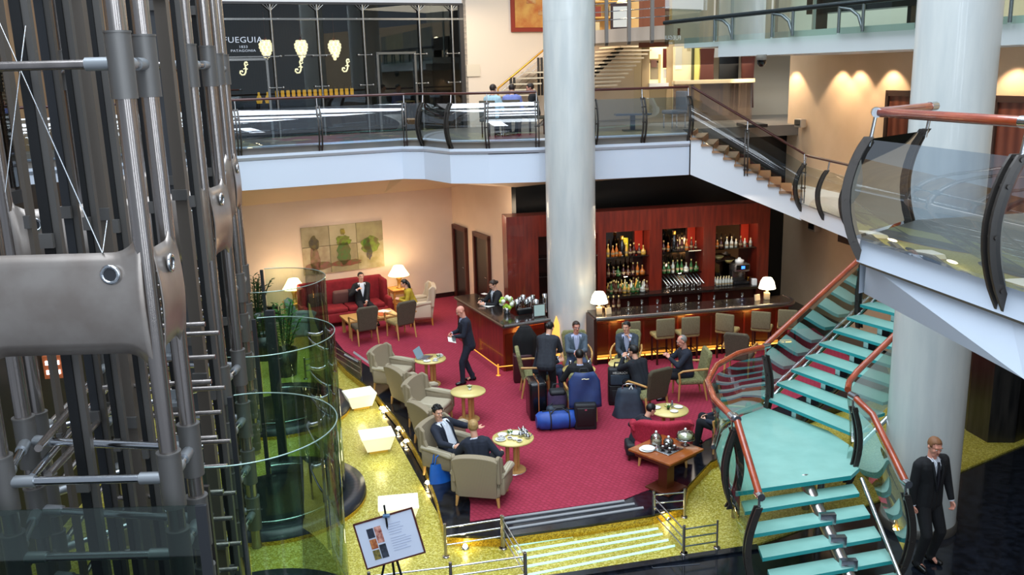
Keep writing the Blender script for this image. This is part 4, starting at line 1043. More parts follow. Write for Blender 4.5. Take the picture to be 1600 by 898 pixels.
# counterweight rungs, brackets and bars low in the shafts
def strut(lab, pts, r=.03, m=None):
    o0 = V(pts[0]); o = MB().path([V(p)-o0 for p in pts], r, 8).build('cross_bar', m or steel); o.location = o0; tag(o, lab, 'bar', 'shaft cross bars')
random.seed(5)
for k in range(16):
    z = .7+.21*k
    if z > 4.0: break
    strut('short steel bar between the middle lift tubes', [(-4.3, 9.0+.2*(k % 3), z), (-3.2, 9.1+.2*(k % 3), z)], .028)
    strut('short steel bar between the middle lift tubes', [(-5.2, 12.9, z+.2), (-4.1, 13.1, z+.2)], .028)
for k in range(7):
    z = .6+.5*k
    t = thing('rail_bracket', 'grey bolted bracket plate fixed to a lift guide rail', 'bracket', (-3.55, 8.8, z), .1, 'lift rail brackets')
    MB().box((0, 0, 0), (.24, .14, .04)).box((.0, .06, .06), (.24, .02, .12)).build('plate', M('zinc_plate', '#8e9296', .4, .7), t)
    for bx_ in (-.08, .08): MB().tube((bx_, -.02, .02), (bx_, -.02, .05), .015, n=6).build('bolt', steel_lt, t)
for (a, b, lab) in (((60, 700, 7.3), (150, 590, 10.5), 'inclined steel tube rising left to right low in the nearest shaft'), ((50, 745, 7.2), (172, 600, 10.5), 'second inclined steel bar low in the nearest shaft'), ((75, 742, 7.2), (190, 620, 10.5), 'third inclined steel bar low in the nearest shaft')):
    p, q_ = atY(*a), atY(*b); o = MB().path([V((0, 0, 0)), q_-p], .035, 8).build('inclined_bar', steel_lt if 'second' in lab else steel); o.location = p; tag(o, lab, 'bar')
# cables
for k, (a, b) in enumerate((((-8, 20, 7.4), (160, 395, 6.95)), ((40, 40, 7.4), (8, 300, 7.2)), ((167, 345, 7.4), (160, 395, 6.95)))):
    p, q_ = atY(*a), atY(*b); o = MB().path([V((0, 0, 0)), q_-p], .006, 5).build('steel_cable', steel_lt); o.location = p
    tag(o, ('thin steel cable running diagonally down to the saddle porthole', 'thin steel cable hanging at the upper left edge', 'short steel cable tied above the saddle porthole')[k], 'cable')
# lift cab roof beam and machinery seen above the saddle
cab = thing('lift_car', 'dark glazed lift car parked high in the left shafts', 'lift car', (-6.9, 10.6, 4.9))
MB().box((0, 0, .08), (1.7, 1.5, .16)).box((0, 0, 2.5), (1.7, 1.5, .12)).build('floor_and_roof', rail_dk, cab)
for x in (-.8, .8):
    for y in (-.7, .7): MB().box((x, y, 1.3), (.07, .07, 2.4)).build('corner_post', rail_br, cab)
MB().box((.0, -.72, 1.3), (1.5, .02, 2.2)).box((.82, 0, 1.3), (.02, 1.3, 2.2)).build('glass_side', glass_dark, cab)
MB().box((-.84, 0, 1.3), (.03, 1.4, 2.3)).build('timber_back', M('cab_timber', '#a8743c', .5), cab)
MB().box((0, 0, .9), (1.5, .05, .05)).build('grab_rail', brass, cab)
# dark cladding behind the shafts, with a lit counter seen through
MB().prism([(-6.6, 8.2), (-6.5, 8.2), (-7.2, 16.8), (-7.3, 16.8)], GZ, 3.9).build('wall_left_dark', M('dark_cladding', '#151516', .5), kind='structure')
MB().prism([(-14, 14), (-6.9, 20.2), (-6.9, 20.4), (-14, 14.2)], GZ, 4.4).build('wall_left_back', M('dark_brown_cladding', '#1c1612', .5, noise=(2, '#3a2a1c', 4)), kind='structure')
MB().prism([(-16, 4), (-9.6, 4), (-13, 17.2), (-16, 17.2)], 4.5, 4.8).build('floor_mezzanine_left', white_blue, kind='structure')
MB().prism([(-10.3, 5), (-10.2, 5), (-13.6, 18), (-13.7, 18)], 4.8, 9.5).build('wall_left_upper', M('timber_wall_left', '#75583a', .5, noise=(1.2, '#94754e', 4, (1, 1, .4))), kind='structure')
MB().prism([(-16, 3), (-9.0, 3), (-13, 20), (-16, 20)], 9.3, 9.6).build('ceiling_left_upper', M('dark_ceiling', '#1c1a1a', .6), kind='structure')
a = atY(85, 572, 12.6)
t = thing('lit_sign_box', 'small orange box with two white lit windows low behind the lift tubes', 'sign', tuple(a), .1)
MB().box((0, 0, 0), (.27, .1, .34)).build('box_body', M('orange_box', '#b8643c', .5, emit='#b8643c', es=.2), t)
for z in (.07, -.07): MB().box((.0, -.06, z), (.19, .02, .06)).build('lit_window', M('win_glow', '#ffffff', .5, emit='#ffffff', es=3), t)
# glass screens leaning low at the shaft front
p0 = at(300, 740, 2.2)
t = thing('glass_screen', 'clear low glass screen standing across the front of the nearest shaft', 'glass screen', (-4.3, 6.78, GZ))
MB().box((.8, 0, 1.6), (1.9, .012, 3.0)).build('glass_pane', GL('screen_glass', '#c4d2cc', .03), t); MB().box((1.72, .0, 1.6), (.09, .03, 3.0)).build('edge_post', rail_dk, t)
# stainless flat post right of it
a = atY(318, 800, 8.1); o = MB().box((0, 0, 1.3), (.16, .05, 2.7)).build('flat_steel_post', gunmetal); o.location = (a.x, a.y, GZ); tag(o, 'flat dark steel post right of the nearest bright tube at the lower left', 'post')
a = atY(425, 520, 14.3); t = thing('flat_steel_post', 'flat dark post holding the glass edge beside the potted plants', 'post', (a.x, a.y, GZ))
MB().box((0, 0, 1.4), (.14, .08, 2.8)).build('shaft', rail_dk, t)

# ================================================================== PLANTS
def plant(px, py, z, h, nst, lab, seed=1, pot=.3, ph=.6, leafm=None, spread=.35):
    random.seed(seed); a = at(px, py, z)
    t = thing('potted_plant', lab, 'plant', (a.x, a.y, z))
    MB().lathe([(0, 0), (pot*.8, 0), (pot, ph), (pot*.86, ph), (pot*.84, ph-.05), (0, ph-.05)], n=24).build('pot', potm, t)
    st = MB(); lf = MB()
    for k in range(nst):
        ang = random.uniform(0, 2*PI); s_ = random.uniform(.3, 1)*spread; hh = h*random.uniform(.65, 1)
        p0 = V((.1*math.cos(ang), .1*math.sin(ang), ph-.1)); p1 = p0+V((s_*.4*math.cos(ang), s_*.4*math.sin(ang), hh*.55)); p2 = p0+V((s_*math.cos(ang), s_*math.sin(ang), hh))
        pts = [p0*(1-u)**2+p1*2*u*(1-u)+p2*u*u for u in [i/8 for i in range(9)]]
        st.path(pts, .014, 5)
        for i in range(2, 9):
            for sd_ in (-1, 1):
                c = pts[i]; an = ang+sd_*1.2+random.uniform(-.4, .4); L_ = random.uniform(.12, .2); u = V((math.cos(an), math.sin(an), random.uniform(.1, .7))).normalized(); w = u.cross(V((0, 0, 1))).normalized()*.035
                mid = c+u*L_*.5+V((0, 0, .01)); tip = c+u*L_
                lf.add([c, mid+w, tip, mid-w, mid+V((0, 0, -.008))], [(0, 1, 4), (1, 2, 4), (2, 3, 4), (3, 0, 4)])
    st.build('stems', leaf2, t); lf.build('leaves', leafm or leaf1, t)
plant(447, 585, GZ, 1.15, 15, 'tall leafy green plant in a black pot seen through the green lift glass', 2)
plant(403, 520, 0, 1.0, 12, 'dark leafy plant against the wall left of the table lamp', 4, leafm=leaf2)
plant(415, 560, GZ, .8, 10, 'half hidden leafy plant between the lift tubes and the tall plant', 9, leafm=leaf2)
plant(62, 610, GZ, 1.4, 12, 'shadowy plant low behind the left lift tubes', 12, leafm=leaf2)
# box heater on wall by the plants
a = atY(425, 487, 22.9); o = MB().box((0, 0, 0), (.3, .12, .3)).build('socket_box', potm); o.location = a; tag(o, 'small black wall box beside the dark leafy plant', 'wall box')
# ================================================================== LEFT RECEPTION COUNTER
K = V((-.2, 18.53, 0)); Fp = V((-1.38, 21.25, 0)); Rp = V((.80, 19.0, 0))
lc_ = thing('reception_counter', 'L shaped redwood reception counter with a dark stone top left of the round column', 'counter', tuple(K))
def loc2(ps, o): return [tuple(p-o)[:2] for p in ps]
w_ = .55
top = [Fp, K, Rp, Rp+AN*w_, K+A*w_+AN*w_, Fp+A*w_]
MB().prism(loc2(top, K), 1.04, 1.1).build('counter_top', stone_top, lc_)
MB().path([Fp-K+V((0, 0, 1.06)), V((0, 0, 1.06))], .035, 8).build('wood_edge', M('edge_wood', '#4a3428', .35), lc_)
MB().path([V((0, 0, 1.06)), Rp-K+V((0, 0, 1.06))], .05, 8).build('steel_edge', chrome_edge, lc_)
i_ = .16
body = [Fp+A*.04, K+A*.05+AN*.16, Rp+AN*.22-A*.02, Rp+AN*(w_-.02)-A*.02, K+A*(w_-.02)+AN*(w_-.02), Fp+A*(w_-.02)]
MB().prism(loc2(body, K), 0, 1.04).build('counter_body', redwood, lc_)
g_a, g_b = K+A*.1+AN*.19, Rp+AN*.19-A*.05
MB().prism(loc2([g_a, g_b, g_b-AN*.012, g_a-AN*.012], K), .95, 1.02).build('amber_strip', amber_glow, lc_)
MB().prism(loc2([g_a-AN*.03, g_b-AN*.03, g_b-AN*.05, g_a-AN*.05], K), .0, .84).build('onyx_panel', amber_soft, lc_)
fr = low_rail('foot_rail', 'lit brass foot rail along the front of the reception counter', [tuple(Fp-A*.18-Bd*-1.0)[:2], tuple(K-A*.16)[:2], tuple(K-A*.16+Bd*.1+A*.45)[:2]], 1, .26, 0, .018)
for ch in [c for c in COL.objects if c.parent == fr]: ch.data.materials.clear(); ch.data.materials.append(brass_glow)
# ================================================================== BAR
BO = V((1.80, 18.9, 0)); brz = math.atan2(Bx.y, Bx.x)
bar = thing('bar_counter', 'long curved-end bar counter with a polished steel edge and amber lit front', 'bar counter', tuple(BO), brz)
BL = 4.75
tp = [(0, 0), (BL-.35, 0)]+[(BL-.35+.35*math.sin(a), .35-.35*math.cos(a)) for a in [PI/2*i/6 for i in range(1, 7)]]+[(BL, .7), (0, .7)]
MB().prism(tp, 1.05, 1.1).build('counter_top', stone_top, bar)
MB().path([V((x, y, 1.06)) for x, y in tp[:-2]]+[V((BL, .7, 1.06))], .055, 8).build('steel_edge', chrome_edge, bar)
MB().box((BL/2, .5, .52), (BL-.1, .3, 1.04)).build('counter_body', bar_wood, bar)
MB().box((BL/2, .345, .985), (BL-.2, .012, .05)).build('amber_strip', amber_glow, bar)
MB().box((BL/2, .34, .5), (BL-.2, .014, .7)).build('onyx_panel', amber_soft, bar)
MB().box((.0, .36, .53), (.07, .62, 1.06)).build('end_panel', darkwood, bar)
for k in range(6): MB().box((.4+k*.8, .335, .5), (.05, .02, .72)).build('front_pilaster', bar_wood, bar)
MB().box((BL/2, .25, .06), (BL-.1, .3, .12)).build('plinth', black_wall, bar)
MB().tube((.05, .08, .2), (BL-.1, .08, .2), .025).build('foot_rail', brass_glow, bar)
MB().box((BL/2, .14, .13), (BL-.1, .02, .015)).build('floor_light_strip', M('amber_line', '#ffb040', .5, emit='#ffb84a', es=5), bar)
for k in range(6): MB().tube((.3+k*.84, .08, 0), (.3+k*.84, .08, .2), .015).build('rail_post', brass, bar)
def barp(x, y, z=0): return BO+Bx*x+BN*y+V((0, 0, z))
# back bar cabinet
CO = V((.25, 21.15, 0)); cpl = (tuple(CO), tuple(Bx))
def cp(px, py): return onpl(px, py, *cpl)
cab = thing('back_bar_cabinet', 'tall mahogany back bar cabinet with open lit bays of bottles', 'cabinet', tuple(CO), brz)
ctop = cp(1060, 324)[1]; x1_ = cp(1201, 400)[0]; hb = 2.5; wb = .98
def cX(px, py=420): return cp(px, py)[0]
st_ = [(-.35, cX(842)), (cX(934), cX(947)), (cX(1015), cX(1034)), (cX(1098), cX(1117)), (cX(1182), x1_)]
MB().box(((x1_-.35)/2, .25, (ctop+hb)/2), (x1_+.35, .5, ctop-hb)).build('header', bar_wood, cab)
for a, b in st_: MB().box(((a+b)/2, .25, hb/2), (b-a, .5, hb)).build('stile', bar_wood, cab)
MB().box(((x1_-.35)/2, .53, ctop/2), (x1_+.35, .04, ctop)).build('back_panel', M('back_panel_dark', '#2a100c', .3, noise=(2, '#4a1a10', 4)), cab)
MB().box(((x1_-.35)/2, .1, wb-.03), (x1_+.3, .9, .06)).build('worktop', stone_top, cab)
MB().box(((x1_-.35)/2, .3, (wb-.06)/2), (x1_+.3, .45, wb-.06)).build('base_cupboard', darkwood, cab)
bays = [(st_[i][1], st_[i+1][0]) for i in range(4)]
redglow = M('red_lit_panel', '#8a1e0c', .5, emit='#d03410', es=.22); shelf_m = GL('shelf_glass', '#c0d0cc', .2)
for a, b in bays:
    MB().box((b-.12, .49, 2.2), (.2, .03, .55)).build('red_lit_panel', redglow, cab)
mirror = M('back_mirror', '#7a6a60', .08, 1.0)
for a, b in bays[1:]:
    MB().box(((a+b)/2-.12, .5, 1.75), (b-a-.3, .02, 1.4)).build('mirror', mirror, cab)
zz1 = cp(980, 400)[1]; zz2 = cp(980, 433)[1]
shz = {0: [1.95, 1.5], 1: [cp(980, 402)[1], cp(980, 433)[1]], 2: [cp(1060, 394)[1], cp(1060, 428)[1]], 3: [cp(1145, 389)[1]]}
for i, (a, b) in enumerate(bays):
    for z in shz[i]: MB().box(((a+b)/2, .27, z), (b-a, .42, .025)).build('glass_shelf', shelf_m, cab)
def bottle_mesh(kind):
    H = {0: .3, 1: .26, 2: .22, 3: .2, 4: .36}[kind]
    if kind == 0: p = [(0, 0), (.036, 0), (.038, .02), (.038, .17), (.015, .22), (.013, .29), (.016, .3), (0, .3)]
    if kind == 1: p = [(0, 0), (.045, 0), (.047, .02), (.045, .13), (.016, .18), (.014, .24), (.02, .26), (0, .26)]
    if kind == 2: p = [(0, 0), (.06, .0), (.07, .04), (.06, .1), (.018, .14), (.016, .2), (.024, .22), (0, .22)]
    if kind == 3: p = [(0, 0), (.035, 0), (.035, .12), (.014, .15), (.02, .19), (0, .2)]
    if kind == 4: p = [(0, 0), (.055, 0), (.056, .2), (.02, .28), (.018, .35), (0, .36)]
    return p, H
bcols = [('dark_red_bottle', '#3a0f0a'), ('amber_bottle', '#b0601a'), ('green_bottle', '#2c5a2a'), ('clear_bottle', '#b8bcb4'), ('brown_bottle', '#4a2410'), ('gold_bottle', '#c89a3c')]
bm_ = [M(n, c, .12, .0, coat=.5) for n, c in bcols]
capm = M('bottle_cap', '#c8b070', .3, .6); labm = M('bottle_label', '#8e7c5c', .6)
BPROTO = {}
def bottle(kind, ci, pos, lab, grp):
    key = (kind, ci)
    if key not in BPROTO:
        p, H = bottle_mesh(kind)
        r = thing('liquor_bottle', lab, 'bottle', tuple(pos), 0, grp)
        MB().lathe(p, n=12).build('glass_body', bm_[ci], r)
        MB().lathe([(.018, H-.03), (.018, H+.01), (0, H+.01)], n=8).build('cap', capm, r)
        rr = p[2][0] if kind != 2 else .064
        MB().lathe([(rr+.002, H*.18), (rr+.002, H*.36)], n=12).build('paper_label', labm, r)
        BPROTO[key] = r; return r
    return dup(BPROTO[key], tuple(pos), 0, lab, grp)
def cabp(x, y, z): return CO+Bx*x+BN*y+V((0, 0, z))
random.seed(11)
def fill(bi, z, n, kinds, cols, lab, grp, x0=.05, x1=.05, rows=1, y0=.18):
    a, b = bays[bi]; a += x0; b -= x1
    for r in range(rows):
        for k in range(n):
            bottle(random.choice(kinds), random.choice(cols), cabp(a+(b-a)*(k+.5+random.uniform(-.12, .12))/n, y0+.15*r, z+.0135), lab, grp)
fill(1, shz[1][0], 9, [0, 1, 2, 0], [0, 1, 4, 5], 'liquor bottle on the top glass shelf of the left open bay', 'top shelf, left bay')
fill(1, shz[1][1], 8, [0, 2, 1], [0, 4, 2, 1], 'liquor bottle on the second glass shelf of the left open bay', 'second shelf, left bay')
fill(1, wb, 9, [0, 1, 3, 2], [2, 3, 5, 4], 'bottle crowded on the worktop of the left open bay', 'worktop bottles, left bay', rows=3, y0=-.1)
fill(2, shz[2][0], 8, [0, 1, 3], [0, 4, 0, 1], 'liquor bottle on the top glass shelf of the middle open bay', 'top shelf, middle bay')
fill(2, shz[2][1], 8, [0, 1, 2, 0], [2, 1, 3, 2], 'bottle on the second glass shelf of the middle open bay', 'second shelf, middle bay')
fill(3, shz[3][0], 8, [0, 1, 3], [3, 1, 0, 4], 'liquor bottle on the single glass shelf of the right open bay', 'shelf, right bay')
fill(0, shz[0][0], 3, [0, 1], [4, 0], 'bottle on the upper shelf of the bay beside the column', 'bay beside the column', x0=.5)
# big bottles
for bi, fx, nm in ((1, .42, 'big black jeroboam bottle standing tallest on the top shelf of the left bay'), (2, .36, 'big dark magnum bottle standing tallest on the top shelf of the middle bay')):
    a, b = bays[bi]; p = cabp(a+(b-a)*fx, .2, shz[bi][0]+.014); t = thing('magnum_bottle', nm, 'bottle', tuple(p))
    MB().lathe([(0, 0), (.085, 0), (.088, .05), (.085, .25), (.035, .36), (.03, .46), (.04, .48), (0, .48)], n=16).build('glass_body', M('magnum_black', '#0c0a0a', .1, coat=.5), t)
    MB().lathe([(.042, .40), (.042, .485), (0, .49)], n=12).build('gold_foil', M('foil_gold', '#c8a040', .3, .8), t)
a, b = bays[1]; p = cabp(a+(b-a)*.55, .4, shz[1][0]+.014)
o = MB().box((0, 0, .2), (.14, .06, .4), bev=.01).build('yellow_carton', M('carton_yellow', '#c8c020', .5)); o.location = p; o.rotation_euler = (0, 0, brz); tag(o, 'yellow green bottle carton behind the big black bottle', 'box')
# slanted glass holder racks, middle bay
a, b = bays[2]
for k in range(11):
    x = a+.06+k*(b-a-.12)/10
    t = thing('steel_tube_rack', 'slanting bright steel glass rack bar above the middle worktop', 'rack', tuple(cabp(x, .02, 1.08)), brz, 'slanting rack bars')
    MB().path([(-.1, .38, .34), (.08, -.08, .0)], .018, 6).build('bar', steel_lt, t)
random.seed(2)
GP = None
def wineglass(pos, lab, grp, s=1.0):
    global GP
    if GP is None:
        GP = thing('wine_glass', lab, 'glass', tuple(pos), 0, grp)
        MB().lathe([(0, 0), (.03, 0), (.03, .004), (.004, .008), (.004, .08), (.03, .1), (.036, .14), (.028, .18)], n=12).build('bowl_and_stem', GL('wine_glass_m', '#e8eeee', .25), GP); return GP
    return dup(GP, tuple(pos), 0, lab, grp)
for k in range(12): wineglass(cabp(a+.06+k*(b-a-.1)/12, -.22+.06*(k % 2), wb+.002), 'wine glass standing on the dark worktop of the middle bay', 'glasses, middle worktop')
# right bay: coffee machine, bowls, glassware
a, b = bays[3]
cm = thing('coffee_machine', 'chrome espresso machine with a small blue display in the right bay', 'coffee machine', tuple(cabp(a+(b-a)*.62, .1, wb)), brz)
MB().box((0, 0, .04), (.42, .4, .08), bev=.02).build('drip_tray', M('machine_dark', '#1a1a1c', .3), cm)
MB().box((0, .1, .26), (.36, .2, .4), bev=.02).build('body', chrome_edge, cm)
MB().box((0, -.02, .43), (.4, .38, .2), bev=.03).build('head', M('machine_silver', '#a8a098', .25, .8), cm)
MB().box((0, -.22, .45), (.34, .02, .12), bev=.005).build('control_panel', M('machine_black', '#141210', .2), cm)
MB().box((0, -.235, .45), (.09, .01, .07)).build('display', M('display_blue', '#2060ff', .3, emit='#3a78ff', es=3), cm)
for dx in (-.07, .07): MB().tube((dx, -.1, .33), (dx, -.1, .26), .025).build('spout', chrome_edge, cm)
MB().lathe([(.0, .53), (.11, .53), (.12, .6), (.05, .62), (.03, .66), (0, .66)], n=16).build('bean_hopper', china, cm)
for k, (fx, z, c, lab) in enumerate(((.12, 1.72, '#7a7048', 'olive bowl on the ledge of the right bay'), (.36, 1.62, '#a89a5a', 'golden bowl of snacks above the coffee machine'))):
    t = thing('bowl', lab, 'bowl', tuple(cabp(a+(b-a)*fx, .1, z-.1)))
    MB().lathe([(0, 0), (.05, 0), (.13, .09), (.12, .09), (.045, .015), (0, .015)], n=20).build('bowl_body', M('bowl_%d' % k, c, .35, .3), t)
MB().box((a+(b-a)*.25, .25, 1.6), ((b-a)*.5, .4, .03)).build('ledge', stone_top, cab)
fill(3, wb, 6, [3], [3], 'small glass carafe at the left of the coffee machine', 'carafes, right bay', x0=0, x1=(b-a)*.6, rows=2, y0=-.1)
for k in range(3):
    o = MB().box((0, 0, .08), (.12, .12, .16), bev=.01).build('condiment_box', (china, darkwood, brass)[k]); o.location = cabp(b-.15, -.2+.14*k, wb); tag(o, ('white', 'dark', 'brass')[k]+' condiment box at the right end of the back bar worktop', 'box')
# things on the bar counter
def table_lamp(nm, lab, pos, s=1.0, bm2=None, big=False):
    t = thing(nm, lab, 'lamp', tuple(pos))
    if big:
        MB().lathe([(.0, 0), (.09, 0), (.09, .02), (.05, .04), (.055, .2), (.08, .26), (.06, .34), (.02, .36), (.02, .44), (0, .44)], n=20).build('lamp_base', M('lamp_base_tan', '#a88448', .35, .3), t)
        shd_ = MB().lathe([(.29, .36), (.2, .5), (.13, .62)], n=28).build('lamp_shade', lampshade, t, sol=.006)
    else:
        MB().box((0, 0, .08), (.12, .12, .16), bev=.01).build('lamp_base', M('base_cream', '#d0b890', .4), t)
        MB().tube((0, 0, .16), (0, 0, .28), .03).build('lamp_neck', M('base_cream2', '#e8d4a4', .4, emit='#ffd890', es=.6), t)
        shd_ = MB().lathe([(.19, .26), (.15, .42), (.10, .5)], n=28).build('lamp_shade', lampshade2, t, sol=.006)
    MB().ball((0, 0, .46 if big else .36), .03, 8).build('bulb', bulb, shd_)
    return t
table_lamp('table_lamp', 'small lit table lamp on the left end of the bar beside the column', barp(.16, .3, 1.1))
table_lamp('table_lamp', 'small lit table lamp on the right end of the bar', barp(4.2, .45, 1.1))
for x, y, lab in ((.36, .25, 'small cream menu card beside the left bar lamp'), (3.95, .4, 'small cream menu card beside the right bar lamp')):
    o = MB().box((0, 0, .07), (.14, .03, .14)).build('menu_card', M('card_cream', '#e0c8a0', .6)); o.location = barp(x, y, 1.1); o.rotation_euler = (-.15, 0, brz+.3); tag(o, lab, 'card')
for k in range(9): wineglass(barp(.9+k*.34, .5+.08*(k % 2), 1.1), 'stemmed glass standing along the bar counter', 'glasses on the bar')
# champagne bottle group behind lamp
for k in range(4): bottle(0, (0, 4, 0, 4)[k], barp(.35+.12*k, .62, 1.1), 'dark wine bottle behind the left bar lamp', 'bottles behind the left bar lamp')

# bar stools
bs = thing('bar_stool', 'leftmost upholstered bar stool, next to the round column', 'bar stool', tuple(barp(.68, -.14, 0)), brz, 'bar stools')
MB().box((0, 0, .64), (.44, .44, .1), bev=.04).build('seat', olive_seat, bs)
MB().box((0, -.21, .86), (.42, .07, .4), bev=.03).build('backrest', taupe, bs)
for sx_ in (-1, 1):
    for sy_ in (-1, 1): MB().box((.17*sx_, .17*sy_, .3), (.035, .035, .6)).build('leg', darkwood, bs)
MB().path([(-.17, .17, .28), (.17, .17, .28), (.17, -.17, .28), (-.17, -.17, .28)], .012, 6, True).build('foot_ring', darkwood, bs)
for i, (px, r, lab) in enumerate(((1035, 0, 'second bar stool from the column, back to the viewer'), (1074, 0, 'third bar stool from the column, back to the viewer'), (1138, -.75, 'fourth bar stool from the column, swivelled to show its seat'), (1192, -.6, 'fifth bar stool from the column, swivelled to show its seat'), (1232, -.5, 'last bar stool at the right end, partly behind the handrail'))):
    q_ = at(px, 498-(px-980)*.07, 1.06); dup(bs, (q_.x, q_.y+.02, 0), brz+r, lab)
# ---- items on the reception counter
def rcp(a, b, z=1.1): return K+A*a+AN*b+V((0, 0, z))
pos = at(792, 486, 1.22); t = thing('flower_bouquet', 'round bouquet of pale green and white flowers on the reception counter', 'flowers', (pos.x, pos.y+.25, 1.1))
MB().lathe([(0, 0), (.07, 0), (.09, .12), (.07, .14), (0, .14)], n=16).build('vase', silver, t)
mb = MB(); random.seed(8)
for k in range(26):
    v = V((random.gauss(0, 1), random.gauss(0, 1), random.gauss(0, 1)+.3)).normalized()*.13; mb.mat(k % 2).ball(v+V((0, 0, .25)), .05, 8)
mb.build('blossoms', [M('blossom_green', '#a8cc3c', .6), M('blossom_white', '#e8ecd8', .6)], t)
random.seed(9)
for k in range(7):
    pos = at(808+k*5, 487-(k % 3)*2, 1.12); t = thing('champagne_flute' if k % 2 else 'silver_beaker', ('silver beaker' if k % 2 == 0 else 'clear flute')+' in the cluster of glassware beside the flower bouquet', 'glass', (pos.x, pos.y+.15+.1*(k % 3), 1.1), 0, 'silver beakers by the bouquet' if k % 2 == 0 else 'flutes by the bouquet')
    MB().lathe([(0, 0), (.04, 0), (.035, .02), (.05, .12), (.065, .26), (.06, .26), (.04, .1), (0, .05)], n=12).build('cup', silver if k % 2 == 0 else MATS['wine_glass_m'], t)
pos = at(820, 492, 1.1); o = MB().box((0, 0, .06), (.34, .12, .12), bev=.01).build('black_sign_holder', potm); o.location = (pos.x, pos.y+.1, 1.1); o.rotation_euler = (0, 0, .42); tag(o, 'low black holder with gold marks in front of the silver beakers', 'sign holder')
pos = at(843, 497, 1.1); t = thing('standing_menu', 'pale framed menu card standing near the column on the reception counter', 'menu', (pos.x, pos.y+.12, 1.1), .3)
MB().box((0, 0, .15), (.28, .03, .28)).build('frame', chrome_edge, t); MB().box((0, -.02, .15), (.24, .01, .24)).build('card', M('card_mint', '#c8dcd4', .5, wave=(9, '#a8c4bc', 'Z', 1)), t)
pos = at(854, 490, 1.1); t = thing('tall_silver_vase', 'tall slim silver vase touching the column at the end of the reception counter', 'vase', (pos.x-.03, pos.y+.15, 1.1))
MB().lathe([(0, 0), (.05, 0), (.035, .1), (.04, .3), (.05, .42), (.03, .42), (0, .35)], n=14).build('vase_body', silver, t)
for (px, py, w, lab) in ((763, 477, .24, 'white sheet of paper lying on the reception counter'), (757, 459, .12, 'small white slip under the barmaid hands')):
    pos = at(px, py, 1.1); o = MB().box((0, 0, .002), (w, w*1.2, .003)).build('paper_sheet', papers); o.location = pos; o.rotation_euler = (0, 0, .7); tag(o, lab, 'paper')
pos = at(757, 466, 1.1); o = MB().lathe([(0, 0), (.14, 0), (.15, .01), (0, .01)], n=20).build('round_tray', stone_top); o.location = pos; tag(o, 'dark round tray lying on the reception counter', 'tray')

# ================================================================== SEATING
def add_legs(root, pts, h, m, r0=.03, r1=.018):
    for x, y in pts: MB().tube((x, y, h), (x*1.06, y*1.06, 0), r0, r1, 8).build('leg', m, root)
def wing_chair(lab, pos, f, fab=stripe, cush=stripe_pale, group='wing armchairs', wmul=1.0, legm=oak, zs=.8):
    t = thing('wing_armchair', lab, 'armchair', pos, head(f[0], f[1])-PI/2, group)
    W2 = .35*wmul
    MB().box((0, .02, .3), (W2*2, .62, .22), bev=.05).build('seat_frame', fab, t)
    MB().box((0, .06, .45), (W2*2-.16, .56, .13), bev=.05).build('seat_cushion', cush, t)
    n = 12; topc = [(W2*math.cos(a)*1.0, .98+.1*math.sin(a)) for a in [PI*i/n for i in range(n+1)]]
    prof = [(-W2*.86, .2), (W2*.86, .2), (W2*.9, .6)]+topc+[(-W2*.9, .6)]
    tilt = Matrix.Rotation(.16, 3, 'X')
    X = Matrix(((1, 0, 0), (0, 0, -1), (0, 1, 0)))
    o = MB().prism(prof, -.05, .07, tilt @ X, (0, -.19, 0)).build('backrest', fab, t)
    md = o.modifiers.new('bev', 'BEVEL'); md.width = .035; md.segments = 3
    for s_ in (-1, 1):
        wp = [(-.02, .5), (.2, .52), (.22, .62), (.14, .8), (.12, .98), (.02, 1.06), (-.06, 1.02)]
        Y = Matrix(((0, 0, 1), (1, 0, 0), (0, 1, 0)))
        o = MB().prism(wp, -.03, .03, Matrix.Rotation(-s_*.25, 3, 'Z') @ Y, (s_*(W2-.01), -.32, 0)).build('wing', fab, t)
        md = o.modifiers.new('bev', 'BEVEL'); md.width = .025; md.segments = 3
        MB().box((s_*(W2+.02), .03, .42), (.1, .58, .36), bev=.04).build('side_panel', fab, t)
        MB().path([(s_*(W2+.02), -.26, .64), (s_*(W2+.03), .0, .62), (s_*(W2+.04), .28, .58), (s_*(W2+.04), .34, .55)], .065, 10, rs=[.05, .065, .07, .05]).build('arm', cush, t)
    add_legs(t, [(-W2+.04, -.27), (W2-.04, -.27), (-W2+.04, .27), (W2-.04, .27)], .2, legm)
    t.scale = (1, 1, zs)
    return t
wing_chair('striped wing armchair farthest up the curved granite edge, facing the laptop table', (-2.52, 17.95, 0), (.95, -.35))
wing_chair('striped wing armchair second along the granite edge, its brown back to the viewer', (-2.02, 16.85, 0), (.8, .6))
wing_chair('striped wing armchair third along the granite edge, facing the bare table', (-1.58, 15.9, 0), (.95, -.35))
wing_chair('striped wing armchair fourth along the granite edge, just behind the man in the white shirt', (-1.36, 14.85, 0), (.8, .6))
wing_chair('striped wing armchair in which the man in the white shirt sits', (-1.1, 13.75, 0), (.86, -.5))
wing_chair('striped wing armchair with its back to the viewer, holding the blonde sitter', (-.54, 12.72, 0), (.22, .97))
wing_chair('cream wing armchair at the right of the sofa group with the woman in mustard', (-2.42, 22.85, 0), (-.93, -.2), creamfab, creamfab, legm=honey, zs=1.0)
wing_chair('blue grey wing armchair left of the red sofa, seen through the lift glass', (-5.15, 21.55, 0), (.93, .3), bluegrey, bluegrey, zs=1.0)
